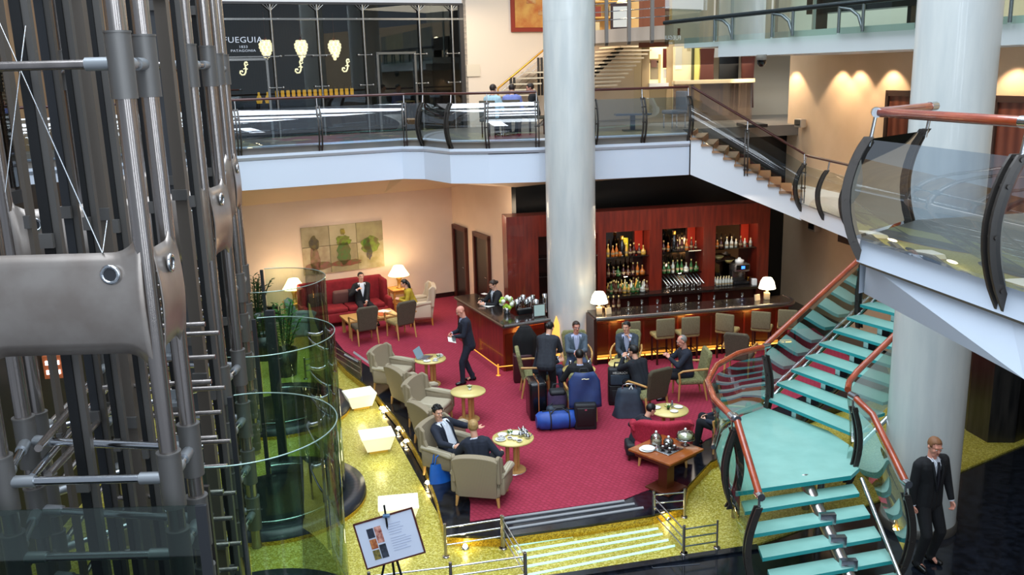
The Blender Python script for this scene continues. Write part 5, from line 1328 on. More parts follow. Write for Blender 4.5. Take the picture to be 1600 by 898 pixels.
def open_chair(lab, pos, f, fab=green_pat, group='open arm chairs', wood=oak, hgt=1.0, back=None):
    t = thing('armchair', lab, 'chair', pos, head(f[0], f[1])-PI/2, group)
    MB().box((0, .02, .4), (.54, .54, .12), bev=.05).build('seat', fab, t)
    prof = [(-.22, .38), (.22, .38), (.27, hgt-.08), (.22, hgt), (-.22, hgt), (-.27, hgt-.08)]
    X = Matrix(((1, 0, 0), (0, 0, -1), (0, 1, 0)))
    o = MB().prism(prof, -.04, .045, Matrix.Rotation(.2, 3, 'X') @ X, (0, -.16, 0)).build('backrest', back or fab, t)
    md = o.modifiers.new('bev', 'BEVEL'); md.width = .03; md.segments = 3
    for s_ in (-1, 1):
        MB().path([(s_*.28, -.3, .66), (s_*.31, -.05, .66), (s_*.31, .2, .64), (s_*.3, .27, .6), (s_*.28, .24, .4)], .022, 8).build('arm', wood, t)
        MB().path([(s_*.25, .24, .42), (s_*.25, .26, .0)], .024, 8, rs=[.026, .016]).build('leg', wood, t)
        MB().path([(s_*.24, -.22, .42), (s_*.25, -.3, .0)], .024, 8, rs=[.026, .016]).build('leg', wood, t)
    return t
open_chair('dark olive armchair at the coffee table, left of the pair with backs to the viewer', (-3.62, 21.25, 0), (-.45, .9), olive_dk)
open_chair('dark olive armchair at the coffee table, right of the pair, gold seat visible', (-2.78, 21.65, 0), (-.6, .8), olive_seat, back=olive_dk)
open_chair('olive patterned armchair behind the standing woman, facing right', (.42, 17.25, 0), (1, .05))
open_chair('olive patterned armchair of the man in glasses, against the column foot', (1.3, 18.1, 0), (.05, -1))
open_chair('olive patterned armchair with the navy garment bag over its back', (1.24, 15.98, 0), (-.02, 1))
open_chair('olive patterned armchair of the man resting his chin on his hand', (2.35, 18.05, 0), (-.25, -1))
open_chair('tall olive armchair in front right of the group, dark back to the viewer', (2.5, 16.05, 0), (-.5, .86), back=M('olive_back', '#464030', .9, noise=(60, '#524a38', 2)))
open_chair('olive patterned armchair of the grey haired man, side on at the right', (3.42, 16.85, 0), (-1, -.05))
open_chair('empty dark armchair by the right end of the bar, behind the handrail', (4.75, 18.2, 0), (.4, .8), olive_dk)
pf_ = thing('pouf', 'low dark pouf left of the small round table under its sitter', 'pouf', (1.98, 14.05, 0)); MB().box((0, 0, .2), (.34, .34, .22), bev=.05).build('cushion_top', black_bag, pf_)
for a in (-1, 1):
    for b in (-1, 1): MB().tube((a*.12, b*.12, 0), (a*.12, b*.12, .1), .02).build('leg', darkwood, pf_)
open_chair('dark armchair right of the small round table, behind the curved stair glass', (3.6, 14.3, 0), (-.95, .2), olive_dk, hgt=.8)
# red armchair
ra_ = thing('red_armchair', 'red patterned curved back armchair behind the table of cake stands', 'armchair', (2.40, 13.9, 0), -.12)
MB().box((0, .05, .27), (.9, .62, .22), bev=.05).build('seat_frame', redchair, ra_); MB().box((0, .1, .42), (.7, .56, .12), bev=.05).build('seat_cushion', redchair, ra_)
rows_o = []
for z, g in ((.18, 0), (.45, .01), (.66, .0), (.73, -.02)):
    rows_o.append([V(((.47-g)*math.sin(a)*(1.0), .28-(.56-g)*math.cos(a), z+(.06*math.cos(a) if z > .6 else 0)-(.16*abs(math.sin(a))**6 if z > .6 else 0))) for a in [-PI/2+PI*k/24 for k in range(25)]])
MB().grid(rows_o).build('curved_back', redchair, ra_, sol=.1)
for s_ in (-1, 1): MB().path([(s_*.45, -.02, .58), (s_*.46, .2, .56), (s_*.46, .34, .53)], .07, 10, rs=[.05, .075, .07]).build('arm', redchair, ra_)
add_legs(ra_, [(-.36, -.22), (.36, -.22), (-.36, .26), (.36, .26)], .2, oak)
# red sofa
sc = V((-4.42, 23.15, 0)); sf_ = thing('red_sofa', 'long red velvet sofa with rounded wings under the triptych painting', 'sofa', tuple(sc), math.atan2(A.y, A.x)+PI)
MB().box((0, .05, .26), (2.2, .75, .26), bev=.05).build('seat_base', redfab, sf_)
for k in (-1, 1): MB().box((k*.5, .08, .44), (.98, .66, .14), bev=.05).build('seat_cushion', redfab, sf_)
MB().box((0, -.34, .72), (2.3, .16, .8), bev=.07).build('backrest', redfab, sf_)
for k in (-1, 1):
    MB().box((k*1.1, -.1, .72), (.13, .5, .72), bev=.06).build('wing', redfab, sf_); MB().box((k*1.12, .1, .42), (.14, .7, .44), bev=.06).build('arm', redfab, sf_)
add_legs(sf_, [(-1.0, -.25), (1.0, -.25), (-1.0, .35), (1.0, .35)], .14, darkwood)
for x, lab, m in ((.72, 'brown square cushion at the left end of the red sofa', mauve), (.05, 'brown square cushion in the middle of the red sofa', mauve), (-.2, 'dark cushion leaning beside the seated man on the sofa', M('cushion_dark', '#2c1c20', .9))):
    o = MB().box((0, 0, 0), (.46, .14, .4), bev=.06).build('cushion', m); R = Matrix.Rotation(math.atan2(A.y, A.x)+PI, 3, 'Z')
    o.location = sc+R @ V((x, -.12, .68)); o.rotation_euler = (-.35, 0, math.atan2(A.y, A.x)+PI+.1*x); tag(o, lab, 'cushion')
# coffee table
ct_ = thing('coffee_table', 'low pale oak coffee table in front of the red sofa', 'coffee table', (-3.62, 22.15, 0), math.atan2(A.y, A.x))
MB().box((0, 0, .43), (1.35, .75, .05), bev=.01).build('tabletop', oak, ct_)
for a in (-1, 1):
    for b in (-1, 1): MB().box((a*.6, b*.3, .2), (.07, .07, .41)).build('leg', oak, ct_)
MB().box((0, 0, .37), (1.2, .62, .06)).build('apron', oak, ct_)
for dx, lab, m in ((.28, 'orange magazine lying on the oak coffee table', M('mag_orange', '#c05a28', .5)), (.0, 'dark folder lying on the oak coffee table', black_bag), (.42, 'pale newspaper at the right end of the oak coffee table', papers)):
    o = MB().box((0, 0, .008), (.24, .3, .012)).build('magazine', m); o.location = V((-3.62, 22.15, .456))+A*dx+AN*(.12 if dx < .1 or dx > .4 else -.12); o.rotation_euler = (0, 0, .5+dx); tag(o, lab, 'magazine')
# lamp tables and lamps
for (p, lab, l2) in (((-5.72, 23.15, 0), 'square honey wood lamp table left of the red sofa', 'lit cream table lamp left of the red sofa'), ((-3.12, 24.45, 0), 'square honey wood lamp table right of the red sofa', 'lit cream table lamp right of the red sofa')):
    t = thing('side_table', lab, 'side table', p, math.atan2(A.y, A.x), 'lamp tables')
    MB().box((0, 0, .58), (.56, .56, .04), bev=.008).build('tabletop', honey, t); MB().box((0, 0, .52), (.5, .5, .08)).build('apron', honey, t)
    for a in (-1, 1):
        for b in (-1, 1): MB().box((a*.23, b*.23, .27), (.05, .05, .54)).build('leg', honey, t)
    MB().box((0, 0, .2), (.46, .46, .02)).build('lower_shelf', honey, t)
    table_lamp('table_lamp', l2, (p[0], p[1], .6), big=True)
# triptych on the wall
pA_ = (tuple(C0-AN*.03), tuple(A))
sA, zT = onpl(469, 357, *pA_); sB, zB2 = onpl(601, 416, *pA_); _, zB1 = onpl(473, 431, *pA_); _, zT2 = onpl(598, 343, *pA_)
zt2 = (zT+zT2)/2; zb2 = (zB1+zB2)/2; wP = sB-sA; hP = zt2-zb2
tri = thing('six_panel_painting', 'wide six panel still life painting in olive tones above the red sofa', 'painting', tuple(V(pA_[0])+A*((sA+sB)/2)+V((0, 0, (zt2+zb2)/2))), math.atan2(A.y, A.x))
cols = ['#ab9f80', '#aea280', '#a39a70', '#98866a', '#a2966c', '#948a58']
for r in range(2):
    for c in range(3):
        hh = hP*(.42 if r == 0 else .58); zc_ = (hP/2-hh/2) if r == 0 else (-hP/2+hh/2)
        MB().box(((c-1)*wP/3, 0, zc_), (wP/3-.012, .04, hh-.012)).build('canvas', M('canvas_%d%d' % (r, c), cols[r*3+c], .8, noise=(3, '#b8ac8a' if (r+c) % 2 else '#908464', 6)), tri)
def blob(x, z, rx, rz, col, nm, th=.012):
    n = 20; random.seed(int(abs(x*100+z*10)))
    pl = [(x+rx*math.cos(2*PI*k/n)*random.uniform(.75, 1.1), z+rz*math.sin(2*PI*k/n)*random.uniform(.75, 1.1)) for k in range(n)]
    MB().prism(pl, -th, 0, Matrix(((1, 0, 0), (0, 0, 1), (0, 1, 0))), (0, -.022, 0)).build(nm, M('paint_'+col[1:], col, .8, noise=(9, '#6a6038', 6)), tri)
u = wP/6
blob(-2*u-.05, -.25, .16, .4, '#8a6a58', 'brush_stroke'); blob(-2*u-.05, .2, .13, .22, '#4a443c', 'brush_stroke'); blob(-2*u+.05, -.42, .42, .12, '#8a5a50', 'brush_stroke')
blob(.0, -.15, .2, .38, '#4e7038', 'brush_stroke'); blob(.0, .2, .22, .16, '#7a9a2c', 'brush_stroke'); blob(.06, -.42, .45, .1, '#8a4a3c', 'brush_stroke'); blob(0, .45, .07, .1, '#a89a30', 'brush_stroke')
blob(2*u, .0, .3, .26, '#7a9434', 'brush_stroke'); blob(2*u-.04, -.2, .09, .22, '#4a4460', 'brush_stroke'); blob(2*u-.1, .05, .12, .2, '#4a7a30', 'brush_stroke')

# round tables
def round_table(lab, pos, h=.58, r=.33):
    t = thing('round_table', lab, 'table', pos, .3, 'round maple tables')
    MB().lathe([(0, h-.035), (r-.01, h-.035), (r, h-.02), (r-.005, h), (0, h)], n=40).build('tabletop', tabletop_m, t)
    for k in range(3): a = 2*PI*k/3+.5; MB().tube((.1*math.cos(a), .1*math.sin(a), .03), (.1*math.cos(a), .1*math.sin(a), h-.03), .03, .036, 12).build('leg', oak, t)
    MB().lathe([(0, 0), (.2, 0), (.2, .03), (.18, .045), (0, .045)], n=32).build('base_disc', oak, t)
    MB().lathe([(.205, 0), (.205, .018), (.19, .018)], n=32).build('base_ring', steel_lt, t)
    return t
T1_, T2_, T3_, T4_, T5_, T6_ = (-1.74, 17.99, 0), (-.87, 15.96, 0), (-.05, 13.68, 0), (1.28, 17.05, 0), (2.21, 17.34, 0), (2.66, 14.72, 0)
round_table('round maple table with the open laptop, nearest the bald man', T1_)
round_table('round maple table bare but for a small green posy', T2_)
round_table('round maple table laid with the crowded tea service', T3_, r=.34)
round_table('round maple table in front of the man in glasses', T4_)
round_table('round maple table behind the lettered black briefcase', T5_, r=.32)
round_table('round maple table near the curved stair glass', T6_, r=.33)
def lowobj(nm, lab, cat, pos, grp=None): return thing(nm, lab, cat, pos, random.uniform(0, 3), grp)
def cup_saucer(pos, lab, grp=None, liquid=tea):
    t = lowobj('cup_and_saucer', lab, 'cup', pos, grp)
    MB().lathe([(0, 0), (.05, .004), (.065, .012), (.0, .008)], n=18).build('saucer', china, t)
    cu_ = MB().lathe([(.0, .01), (.025, .01), (.04, .05), (.037, .05), (.023, .018)], n=18).build('cup', china, t)
    MB().lathe([(0, .04), (.036, .04)], n=16).build('tea', liquid, cu_)
    MB().path([(.038, 0, .045), (.06, 0, .04), (.058, 0, .02), (.032, 0, .018)], .005, 5).build('handle', china, cu_)
def plate(pos, lab, r=.09, grp=None):
    o = MB().lathe([(0, .004), (r*.6, .004), (r, .016), (r*.98, .02), (r*.6, .01), (0, .01)], n=24).build('plate', china); o.location = pos; return tag(o, lab, 'plate', grp)
def bowl_dark(pos, lab, m, r=.045):
    t = lowobj('small_bowl', lab, 'bowl', pos)
    MB().lathe([(0, 0), (.02, 0), (r, .035), (r*.92, .035), (.018, .008), (0, .008)], n=18).build('bowl', china, t); MB().lathe([(0, .028), (r*.88, .028)], n=16).build('filling', m, t)
z = .582
x0, y0, _ = T3_
plate((x0-.2, y0-.1, z), 'white plate at the left edge of the tea table'); plate((x0-.17, y0+.1, z), 'white plate at the far left of the tea table', .08)
cup_saucer((x0-.19, y0-.09, z+.02), 'white cup on the left plate of the tea table')
plate((x0+.05, y0+.15, z), 'white plate at the back of the tea table', .09)
bowl_dark((x0-.05, y0-.08, z), 'small white bowl of dark jam in the middle of the tea table', tea); bowl_dark((x0+.1, y0-.2, z), 'small white bowl of dark jam at the front of the tea table', choc, .05); bowl_dark((x0+.03, y0-.12, z), 'small white bowl of cream between the jam bowls', china)
for k, (dx, dy, lab) in enumerate(((.2, .05, 'silver teapot at the right of the tea table'), (.12, .02, 'silver milk jug in the middle right of the tea table'), (.24, -.07, 'small silver pot nearest the right edge of the tea table'), (.17, .15, 'silver coffee pot at the back right of the tea table'))):
    t = lowobj('silver_pot', lab, 'teapot', (x0+dx, y0+dy, z)); s_ = (1, .8, .8, 1.1)[k]
    MB().lathe([(0, 0), (.035*s_, 0), (.05*s_, .04*s_), (.035*s_, .085*s_), (.012, .1*s_), (.008, .12*s_), (0, .12*s_)], n=16).build('pot_body', silver, t)
    MB().path([(.045*s_, 0, .03), (.08*s_, 0, .07*s_), (.09*s_, 0, .085*s_)], .009, 6).build('spout', silver, t); MB().path([(-.045*s_, 0, .07*s_), (-.08*s_, 0, .06*s_), (-.07*s_, 0, .02), (-.045*s_, 0, .02)], .006, 5).build('handle', silver, t)
def posy(pos, lab, s_=1.0, vcol=None):
    t = lowobj('small_posy', lab, 'flowers', pos); MB().lathe([(0, 0), (.02, 0), (.03, .04), (.02, .05), (0, .05)], n=12).build('vase', vcol or china, t)
    mb = MB()
    for k in range(12):
        a = random.uniform(0, 6.28); r = random.uniform(.02, .07)*s_; c = V((r*math.cos(a), r*math.sin(a), random.uniform(.05, .11))); w = V((-math.sin(a), math.cos(a), 0))*.014; mb.add([V((0, 0, .045)), c*.6+w, c, c*.6-w], [(0, 1, 2, 3)])
    mb.build('leaves', leaf1, t)
    mb = MB()
    for k in range(4): a = 1.6*k; mb.ball((.025*math.cos(a), .025*math.sin(a), .09), .015, 6)
    mb.build('blossoms', M('posy_white', '#e8e8c8', .6), t)
posy((x0-.05, y0+.08, z), 'small green posy in the middle of the tea table'); posy((T2_[0]+.03, T2_[1]+.02, z), 'small green posy alone on the bare round table'); posy((T6_[0]-.02, T6_[1], z), 'green posy on the round table near the stair glass', 1.2, potm)
posy((T1_[0]+.17, T1_[1]-.02, z), 'white and green posy beside the laptop', 1.3); posy((T5_[0]+.0, T5_[1]+.1, z), 'green posy on the table behind the lettered briefcase', 1.1)
plate((T6_[0]-.22, T6_[1]+.08, z), 'white plate at the left of the table near the stair glass', .085); plate((T6_[0]+.17, T6_[1]+.08, z), 'white plate at the right of the table near the stair glass', .08); plate((T6_[0]+.06, T6_[1]-.12, z), 'white folded napkin plate at the front of the table near the stair glass', .07)
t = lowobj('water_bottle', 'small clear water bottle on the table near the stair glass', 'bottle', (T6_[0]+.06, T6_[1]+.08, z)); MB().lathe([(0, 0), (.02, 0), (.022, .07), (.01, .1), (.01, .13), (0, .13)], n=12).build('bottle_body', GL('bottle_blue', '#b8c4d8', .2, body=.3, bodycol='#9aa8c0'), t)
# laptop
lt = thing('laptop', 'open silver laptop on the round table by the farthest armchair', 'laptop', (T1_[0]-.1, T1_[1]+.02, z), 1.25)
MB().box((0, 0, .01), (.32, .22, .018), bev=.004).build('base', silver, lt); MB().box((0, .0, .021), (.27, .12, .003)).build('keyboard', M('keys_grey', '#4a5058', .5), lt)
MB().box((0, .16, .11), (.32, .008, .21), mat=Matrix.Rotation(-.45, 3, 'X')).build('display_lid', screen, lt)
plate((T1_[0]-.05, T1_[1]-.2, z), 'white plate at the front of the laptop table', .08); cup_saucer((T1_[0]+.12, T1_[1]-.17, z), 'white cup at the front of the laptop table'); cup_saucer((T1_[0]+.2, T1_[1]+.12, z), 'white cup behind the posy on the laptop table')
# drinks on T4/T5
def tumbler(pos, lab, h=.12, liquid=None, grp=None):
    t = lowobj('drinking_glass', lab, 'glass', pos, grp); MB().lathe([(0, 0), (.028, 0), (.034, h), (.031, h), (.025, .01), (0, .01)], n=16).build('glass', MATS['wine_glass_m'], t)
    if liquid: MB().lathe([(0, .011), (.027, .011), (.03, h*.7), (0, h*.7)], n=16).build('drink', liquid, t)
for i, (dx, dy) in enumerate(((-.16, .12), (.02, .18), (.2, .1))): tumbler((T4_[0]+dx, T4_[1]+dy, z), ('left', 'middle', 'right')[i]+' drinking glass on the table before the man in glasses', .13, (tea, None, None)[i])
t = lowobj('water_bottle', 'clear water bottle on the table before the man in glasses', 'bottle', (T4_[0]+.22, T4_[1]-.02, z)); MB().lathe([(0, 0), (.03, 0), (.032, .13), (.012, .18), (.012, .22), (0, .22)], n=12).build('bottle_body', MATS['bottle_blue'], t)
for i, (dx, dy, h, l) in enumerate(((.1, .1, .16, choc), (.17, .02, .15, tea), (.22, .12, .13, tea), (.03, .02, .13, None))): tumbler((T5_[0]+dx, T5_[1]+dy, z), ('tall dark cola glass on the table behind the lettered briefcase', 'dark red drink glass second on the briefcase table', 'dark red drink glass at the right of the briefcase table', 'empty clear glass on the briefcase table')[i], h, l)
plate((T5_[0]+.12, T5_[1]-.1, z), 'white napkin plate on the table behind the lettered briefcase', .09)

# square table with cake stands
wt = thing('square_table', 'square reddish wood table with cake stands below the curved stair glass', 'table', (2.3, 12.98, 0), .72)
MB().box((0, 0, .6), (.82, .82, .035), bev=.006).build('tabletop', M('cherry_top', '#8e4a1e', .25, noise=(2, '#a05824', 5, (1, 6, 1)), coat=.3), wt)
MB().box((-.06, -.06, .31), (.17, .17, .56)).build('pedestal', M('cherry_leg', '#5a2a14', .35), wt); MB().box((-.06, -.06, .02), (.46, .46, .04), bev=.01).build('foot_plate', MATS['cherry_leg'], wt)
MB().box((0, 0, .54), (.66, .66, .09)).build('apron', MATS['cherry_leg'], wt)
zt_w = .618
tr_ = MB().box((0, 0, .008), (.36, .3, .016), bev=.005).build('steel_tray', silver); tr_.location = (2.33, 12.93, zt_w); tr_.rotation_euler = (0, 0, .72); tag(tr_, 'square polished tray of truffles on the reddish table', 'tray')
for k, (dx, dy) in enumerate(((-.09, -.02), (.0, -.1), (.09, .0), (-.02, .06))):
    t = thing('chocolate_truffle', 'dark chocolate truffle with cream on the polished tray', 'sweet', (2.33+dx, 12.93+dy, zt_w+.017), 0, 'truffles on the tray'); MB().ball((0, 0, .03), (.038, .038, .03), 12).build('truffle', choc, t); MB().ball((0, 0, .055), (.02, .02, .012), 8).build('cream', china, t)
def dome(pos, lab, r, h, fill_, foot=0):
    t = thing('glass_cake_dome', lab, 'cake dome', pos); f_ = foot
    MB().lathe([(0, 0), (.07, 0), (.02, .015), (.015, f_), (r*1.1, f_+.01), (r*1.1, f_+.02), (0, f_+.02)] if f_ else [(0, 0), (r*1.1, 0), (r*1.1, .012), (0, .012)], n=24).build('stand', MATS['wine_glass_m'], t)
    MB().lathe([(r, f_+.02), (r, f_+h*.6), (r*.8, f_+h*.85), (r*.3, f_+h), (0, f_+h)], n=24).build('dome', MATS['wine_glass_m'], t)
    MB().ball((0, 0, f_+h+.025), .02, 10).build('knob', china, t)
    MB().lathe([(0, f_+.02), (r*.8, f_+.02), (r*.8, f_+.02+h*.3), (0, f_+.02+h*.36)], n=16).build('contents', fill_, t)
dome((2.17, 13.12, zt_w), 'tall cylindrical glass jar with biscuits at the left of the cake stands', .09, .2, M('biscuit', '#d0b898', .7))
dome((2.62, 13.1, zt_w), 'wide glass cake dome of yellow cake on a foot at the right', .14, .14, M('cake_yellow', '#d8d080', .7, noise=(12, '#e8e4c0')), .1)
dome((2.36, 13.1, zt_w), 'low glass dome with a white knob behind the truffles', .08, .12, M('cake_dark', '#54402c', .7))
plate((2.0, 12.95, zt_w), 'stack of white plates at the left corner of the reddish table', .12); plate((2.02, 12.96, zt_w+.016), 'topmost white plate of the stack at the left corner of the reddish table', .11)

# ================================================================== LUGGAGE
def bag_mesh(name, size, m, bev, parent=None, sub=0):
    return MB().box((0, 0, size[2]/2), size, bev=bev).build(name, m, parent)
hs = thing('hard_suitcase', 'large glossy black hard suitcase with an orange seam standing left of the blue duffel', 'suitcase', (.40, 16.05, 0), .15)
bag_mesh('shell', (.33, .52, .74), hardcase, .05, hs)
MB().box((.0, 0, .4), (.02, .535, .73), bev=.01).build('seam', orange_trim, hs); MB().path([(0, -.1, .74), (0, -.08, .79), (0, .08, .79), (0, .1, .74)], .014, 6).build('carry_handle', potm, hs)
for a in (-1, 1):
    for b in (-1, 1): MB().ball((a*.1, b*.18, .03), .035, 8).build('wheel', potm, hs)
bp = thing('backpack', 'purple and black backpack standing behind the blue duffel', 'backpack', (.78, 15.85, 0), .1)
bag_mesh('main_bag', (.36, .26, .6), purple_bag, .11, bp); o = MB().box((0, -.14, .2), (.28, .12, .3), bev=.05).build('front_pocket', black_bag, bp)
MB().box((0, -.02, .56), (.3, .24, .1), bev=.05).build('top_flap', black_bag, bp); MB().path([(-.08, .1, .58), (-.05, .12, .66), (.05, .12, .66), (.08, .1, .58)], .012, 6).build('grab_loop', black_bag, bp)
g2 = thing('small_black_pack', 'small slate rucksack slumped against the hard suitcase', 'backpack', (.68, 15.72, 0), .3); bag_mesh('main_bag', (.22, .2, .34), slate_bag, .08, g2); MB().path([(-.05, 0, .33), (0, 0, .38), (.05, 0, .33)], .01, 6).build('grab_loop', black_bag, g2)
df = thing('duffel_bag', 'bright blue duffel bag with dark straps lying in front of the luggage', 'duffel bag', (.78, 15.42, 0), .14)
MB().path([(-.4, 0, .17), (-.34, 0, .18), (-.15, 0, .18), (.15, 0, .18), (.34, 0, .18), (.4, 0, .17)], .17, 18, rs=[.12, .165, .175, .175, .165, .12]).build('bag_body', blue_bag, df)
for x in (-.17, .17): MB().path([(x+0*math.cos(a), .182*math.cos(a), .18+.182*math.sin(a)) for a in [2*PI*k/20 for k in range(20)]], .014, 6, True).build('strap', black_bag, df)
MB().path([(-.17, -.1, .33), (-.05, -.06, .42), (.05, -.06, .42), (.17, -.1, .33)], .013, 6).build('carry_handle', black_bag, df); MB().box((.0, 0, .355), (.6, .03, .01)).build('zip', black_bag, df)
MB().path([(-.38, 0, .17), (-.41, 0, .17)], .12, 16).build('end_cap', blue_bag, df)
tc_ = thing('trolley_case', 'upright black fabric trolley case below the navy garment bag', 'suitcase', (1.26, 15.42, 0), .02)
bag_mesh('case_body', (.4, .26, .5), black_bag, .04, tc_); MB().box((0, -.135, .26), (.32, .03, .34), bev=.012).build('front_pocket', M('nylon_dk', '#0a0a0d', .5), tc_)
for a in (-1, 1): MB().tube((a*.1, .1, .5), (a*.1, .1, .62), .008).build('trolley_bar', steel_lt, tc_); MB().ball((a*.15, -.08, .03), .03, 8).build('wheel', potm, tc_)
MB().box((0, -.152, .4), (.04, .008, .03)).build('badge', silver, tc_)
gb_ = thing('garment_bag', 'navy garment bag with a small light logo hung over the chair back', 'garment bag', (1.26, 15.60, 0), .04)
rows = []
for k in range(9):
    z = 1.02-.08*k; w = .17+.1*min(1, k/2.0)+.003*k; rows.append([V((x*w, -.045-.02*k*.5-.035*math.cos(x*4+k*.6)*.4-(1-x*x)*.05, z)) for x in [i/6-1 for i in range(13)]])
MB().grid(rows).build('bag_body', navy_bag, gb_, sol=.05)
MB().path([(-.08, .02, 1.0), (-.06, .03, 1.06), (.06, .03, 1.06), (.08, .02, 1.0)], .014, 6).build('carry_handle', black_bag, gb_)
MB().path([(-.06, -.16, .92), (-.02, -.165, .93), (.02, -.165, .92), (.07, -.165, .925)], .006, 5).build('logo_stitch', goldtxt, gb_)
br = thing('briefcase', 'black lettered briefcase standing on a trolley case by the round table', 'briefcase', (2.02, 16.55, .42), -.02)
bag_mesh('case_body', (.44, .2, .34), black_bag, .04, br); MB().box((0, -.105, .12), (.36, .03, .2), bev=.012).build('front_pocket', slate_bag, br)
MB().path([(-.1, 0, .33), (-.09, 0, .43), (.09, 0, .43), (.1, 0, .33)], .018, 8).build('carry_handle', potm, br)
text_mesh('lettering', 'HELLROCH', .062, papers, br, frame_mtx((0, -.128, .245), (1, 0, 0)), .002, 'CENTER', .85)
t2_ = thing('trolley_case', 'black trolley case under the lettered briefcase', 'suitcase', (2.02, 16.62, 0), -.02); bag_mesh('case_body', (.42, .3, .42), M('nylon_dk2', '#0b0b0e', .5), .03, t2_); MB().box((0, -.15, .2), (.3, .02, .25), bev=.01).build('front_pocket', black_bag, t2_)
tt = thing('suit_carrier', 'large slumped slate suit carrier on the carpet in front of the briefcase', 'bag', (2.12, 15.92, 0), -.06)
rows = []
for k in range(8):
    z = .02+.075*k; w = .31-.014*k; rows.append([V((math.copysign(abs(math.cos(a))**.6, math.cos(a))*w*(1+.05*math.sin(3*a+k)), math.sin(a)*(.17-.012*k)*(1+.1*math.sin(5*a)), z)) for a in [2*PI*i/24 for i in range(25)]])
rows.append([V((math.cos(a)*.12, math.sin(a)*.03, .58)) for a in [2*PI*i/24 for i in range(25)]])
MB().grid(rows).add([tuple(p) for p in rows[0][:-1]], [tuple(range(24))]).build('bag_body', slate_bag, tt)
MB().path([(-.13, -.04, .5), (-.12, -.05, .63), (-.04, -.05, .66), (.1, -.05, .65), (.14, -.04, .52)], .011, 6).build('carry_handle', silver, tt)
MB().path([(0, -.06, .56), (.04, -.07, .63), (.06, -.07, .56)], .012, 6).build('white_tag', papers, tt)
hb_ = thing('handbag', 'bright blue leather handbag on the granite edge beside the armchairs', 'handbag', (-1.22, 13.38, 0), .5)
rows = []
for k in range(8):
    z = .0+.045*k; w = .2-.006*k; dp = .11-.008*k; rows.append([V((math.cos(a)*w*(1+.07*math.sin(4*a+k*.5)), math.sin(a)*dp, z)) for a in [2*PI*i/22 for i in range(23)]])
MB().grid(rows).add([tuple(p) for p in rows[0][:-1]], [tuple(range(22))]).build('bag_body', leather_blue, hb_)
for s_ in (-1, 1): MB().path([(-.11, s_*.04, .31), (-.08, s_*.05, .44), (0, s_*.05, .49), (.08, s_*.05, .44), (.11, s_*.04, .31)], .011, 6).build('strap', leather_blue, hb_)
cs = thing('burgundy_suitcase', 'dark burgundy suitcase standing at the corner of the reception counter', 'suitcase', (.18, 18.05, 0), .1)
bag_mesh('case_body', (.4, .26, .62), M('burgundy', '#3c1018', .5), .04, cs); MB().path([(-.08, 0, .62), (-.06, 0, .67), (.06, 0, .67), (.08, 0, .62)], .012, 6).build('carry_handle', potm, cs)
ck = thing('black_coat', 'black coats draped over the raised handle of the burgundy suitcase', 'coat', (.24, 18.12, 0), .1)
rows = []
for k in range(10):
    z = 1.18-.075*k; w = .1+.13*min(1, k/3); rows.append([V((math.cos(a)*w*(1+.1*math.sin(6*a+k*.4)), math.sin(a)*(w*.75)*(1+.12*math.sin(5*a)), z)) for a in [2*PI*i/24 for i in range(25)]])
MB().grid(rows).add([tuple(p) for p in rows[0][:-1]], [tuple(range(24))]).build('coat_body', M('coat_black', '#08090c', .9), ck, sol=.02)
# ---- easel sign
es_ = thing('easel_sign', 'framed event notice with six food photos on a black tripod easel', 'easel sign', (-1.53, 9.72, GZ), .05)
cA, cB, cC, cD = [atY(x, y, 9.72) for x, y in ((559, 821), (650, 799), (657, 859), (568, 884))]
ctr_ = (cA+cB+cC+cD)/4; wS = ((cB-cA).length+(cC-cD).length)/2; hS = ((cD-cA).length+(cC-cB).length)/2
ang = math.atan2((cB-cA).z, (cB-cA).x); lc0 = ctr_-V(es_.location)
Rm = (Matrix.Rotation(-ang-.03, 3, 'Y') @ Matrix.Rotation(-.2, 3, 'X'))
def ebox(nm, x, z, w, h, m, y=0, th=.01): MB().box(tuple(lc0+Rm @ V((x, y, z))), (w, th, h), mat=Rm).build(nm, m, es_)
hS *= 1.07
frm = M('frame_mahogany', '#4a1c14', .35)
for (x, z, w, h) in ((0, hS/2, wS, .018), (0, -hS/2, wS, .018), (-wS/2, 0, .018, hS+.018), (wS/2, 0, .018, hS+.018)): ebox('frame_bar', x, z, w, h, frm, 0, .025)
ebox('notice_sheet', 0, 0, wS, hS, M('notice_white', '#c8d0e2', .6), 0, .008)
pcs = ('#1e2230', '#7a2c20', '#8a4a2a', '#14161e', '#3a4030', '#262a34'); k = 0
gx0 = -wS*.27; gw = .115*wS
for r in range(3):
    ebox('food_photo', gx0, hS*(.22-.24*r), gw, hS*.21, M('photo_%d' % r, ('#1c2230', '#8a4226', '#343a28')[r], .5, noise=(30, ('#2c3448', '#c8824a', '#8a7a3a')[r], 5)), -.007, .003)
ebox('food_photo', gx0+gw*1.12, hS*.15, gw, hS*.36, M('photo_4', '#7a2c22', .5, noise=(25, '#d8a090', 5)), -.007, .003)
ebox('food_photo', gx0+gw*1.12, hS*(-.22), gw, hS*.3, M('photo_5', '#1e222c', .5, noise=(30, '#3a4250', 5)), -.007, .003)
random.seed(4)
for r in range(11):
    w = random.uniform(.2, .36)*wS; ebox('text_line', wS*.02+w/2, hS*(.3-.055*r-(.03 if r > 4 else 0)), w, .006, M('faint_text', '#a4aec8', .6), -.007, .002)
for (dx, dy) in ((-.28, -.1), (.28, -.1), (.02, .34)):
    MB().path([lc0+V((0, .04, .0)), V((dx+lc0.x, dy, 0))], .016, 6).build('tripod_leg', potm, es_)
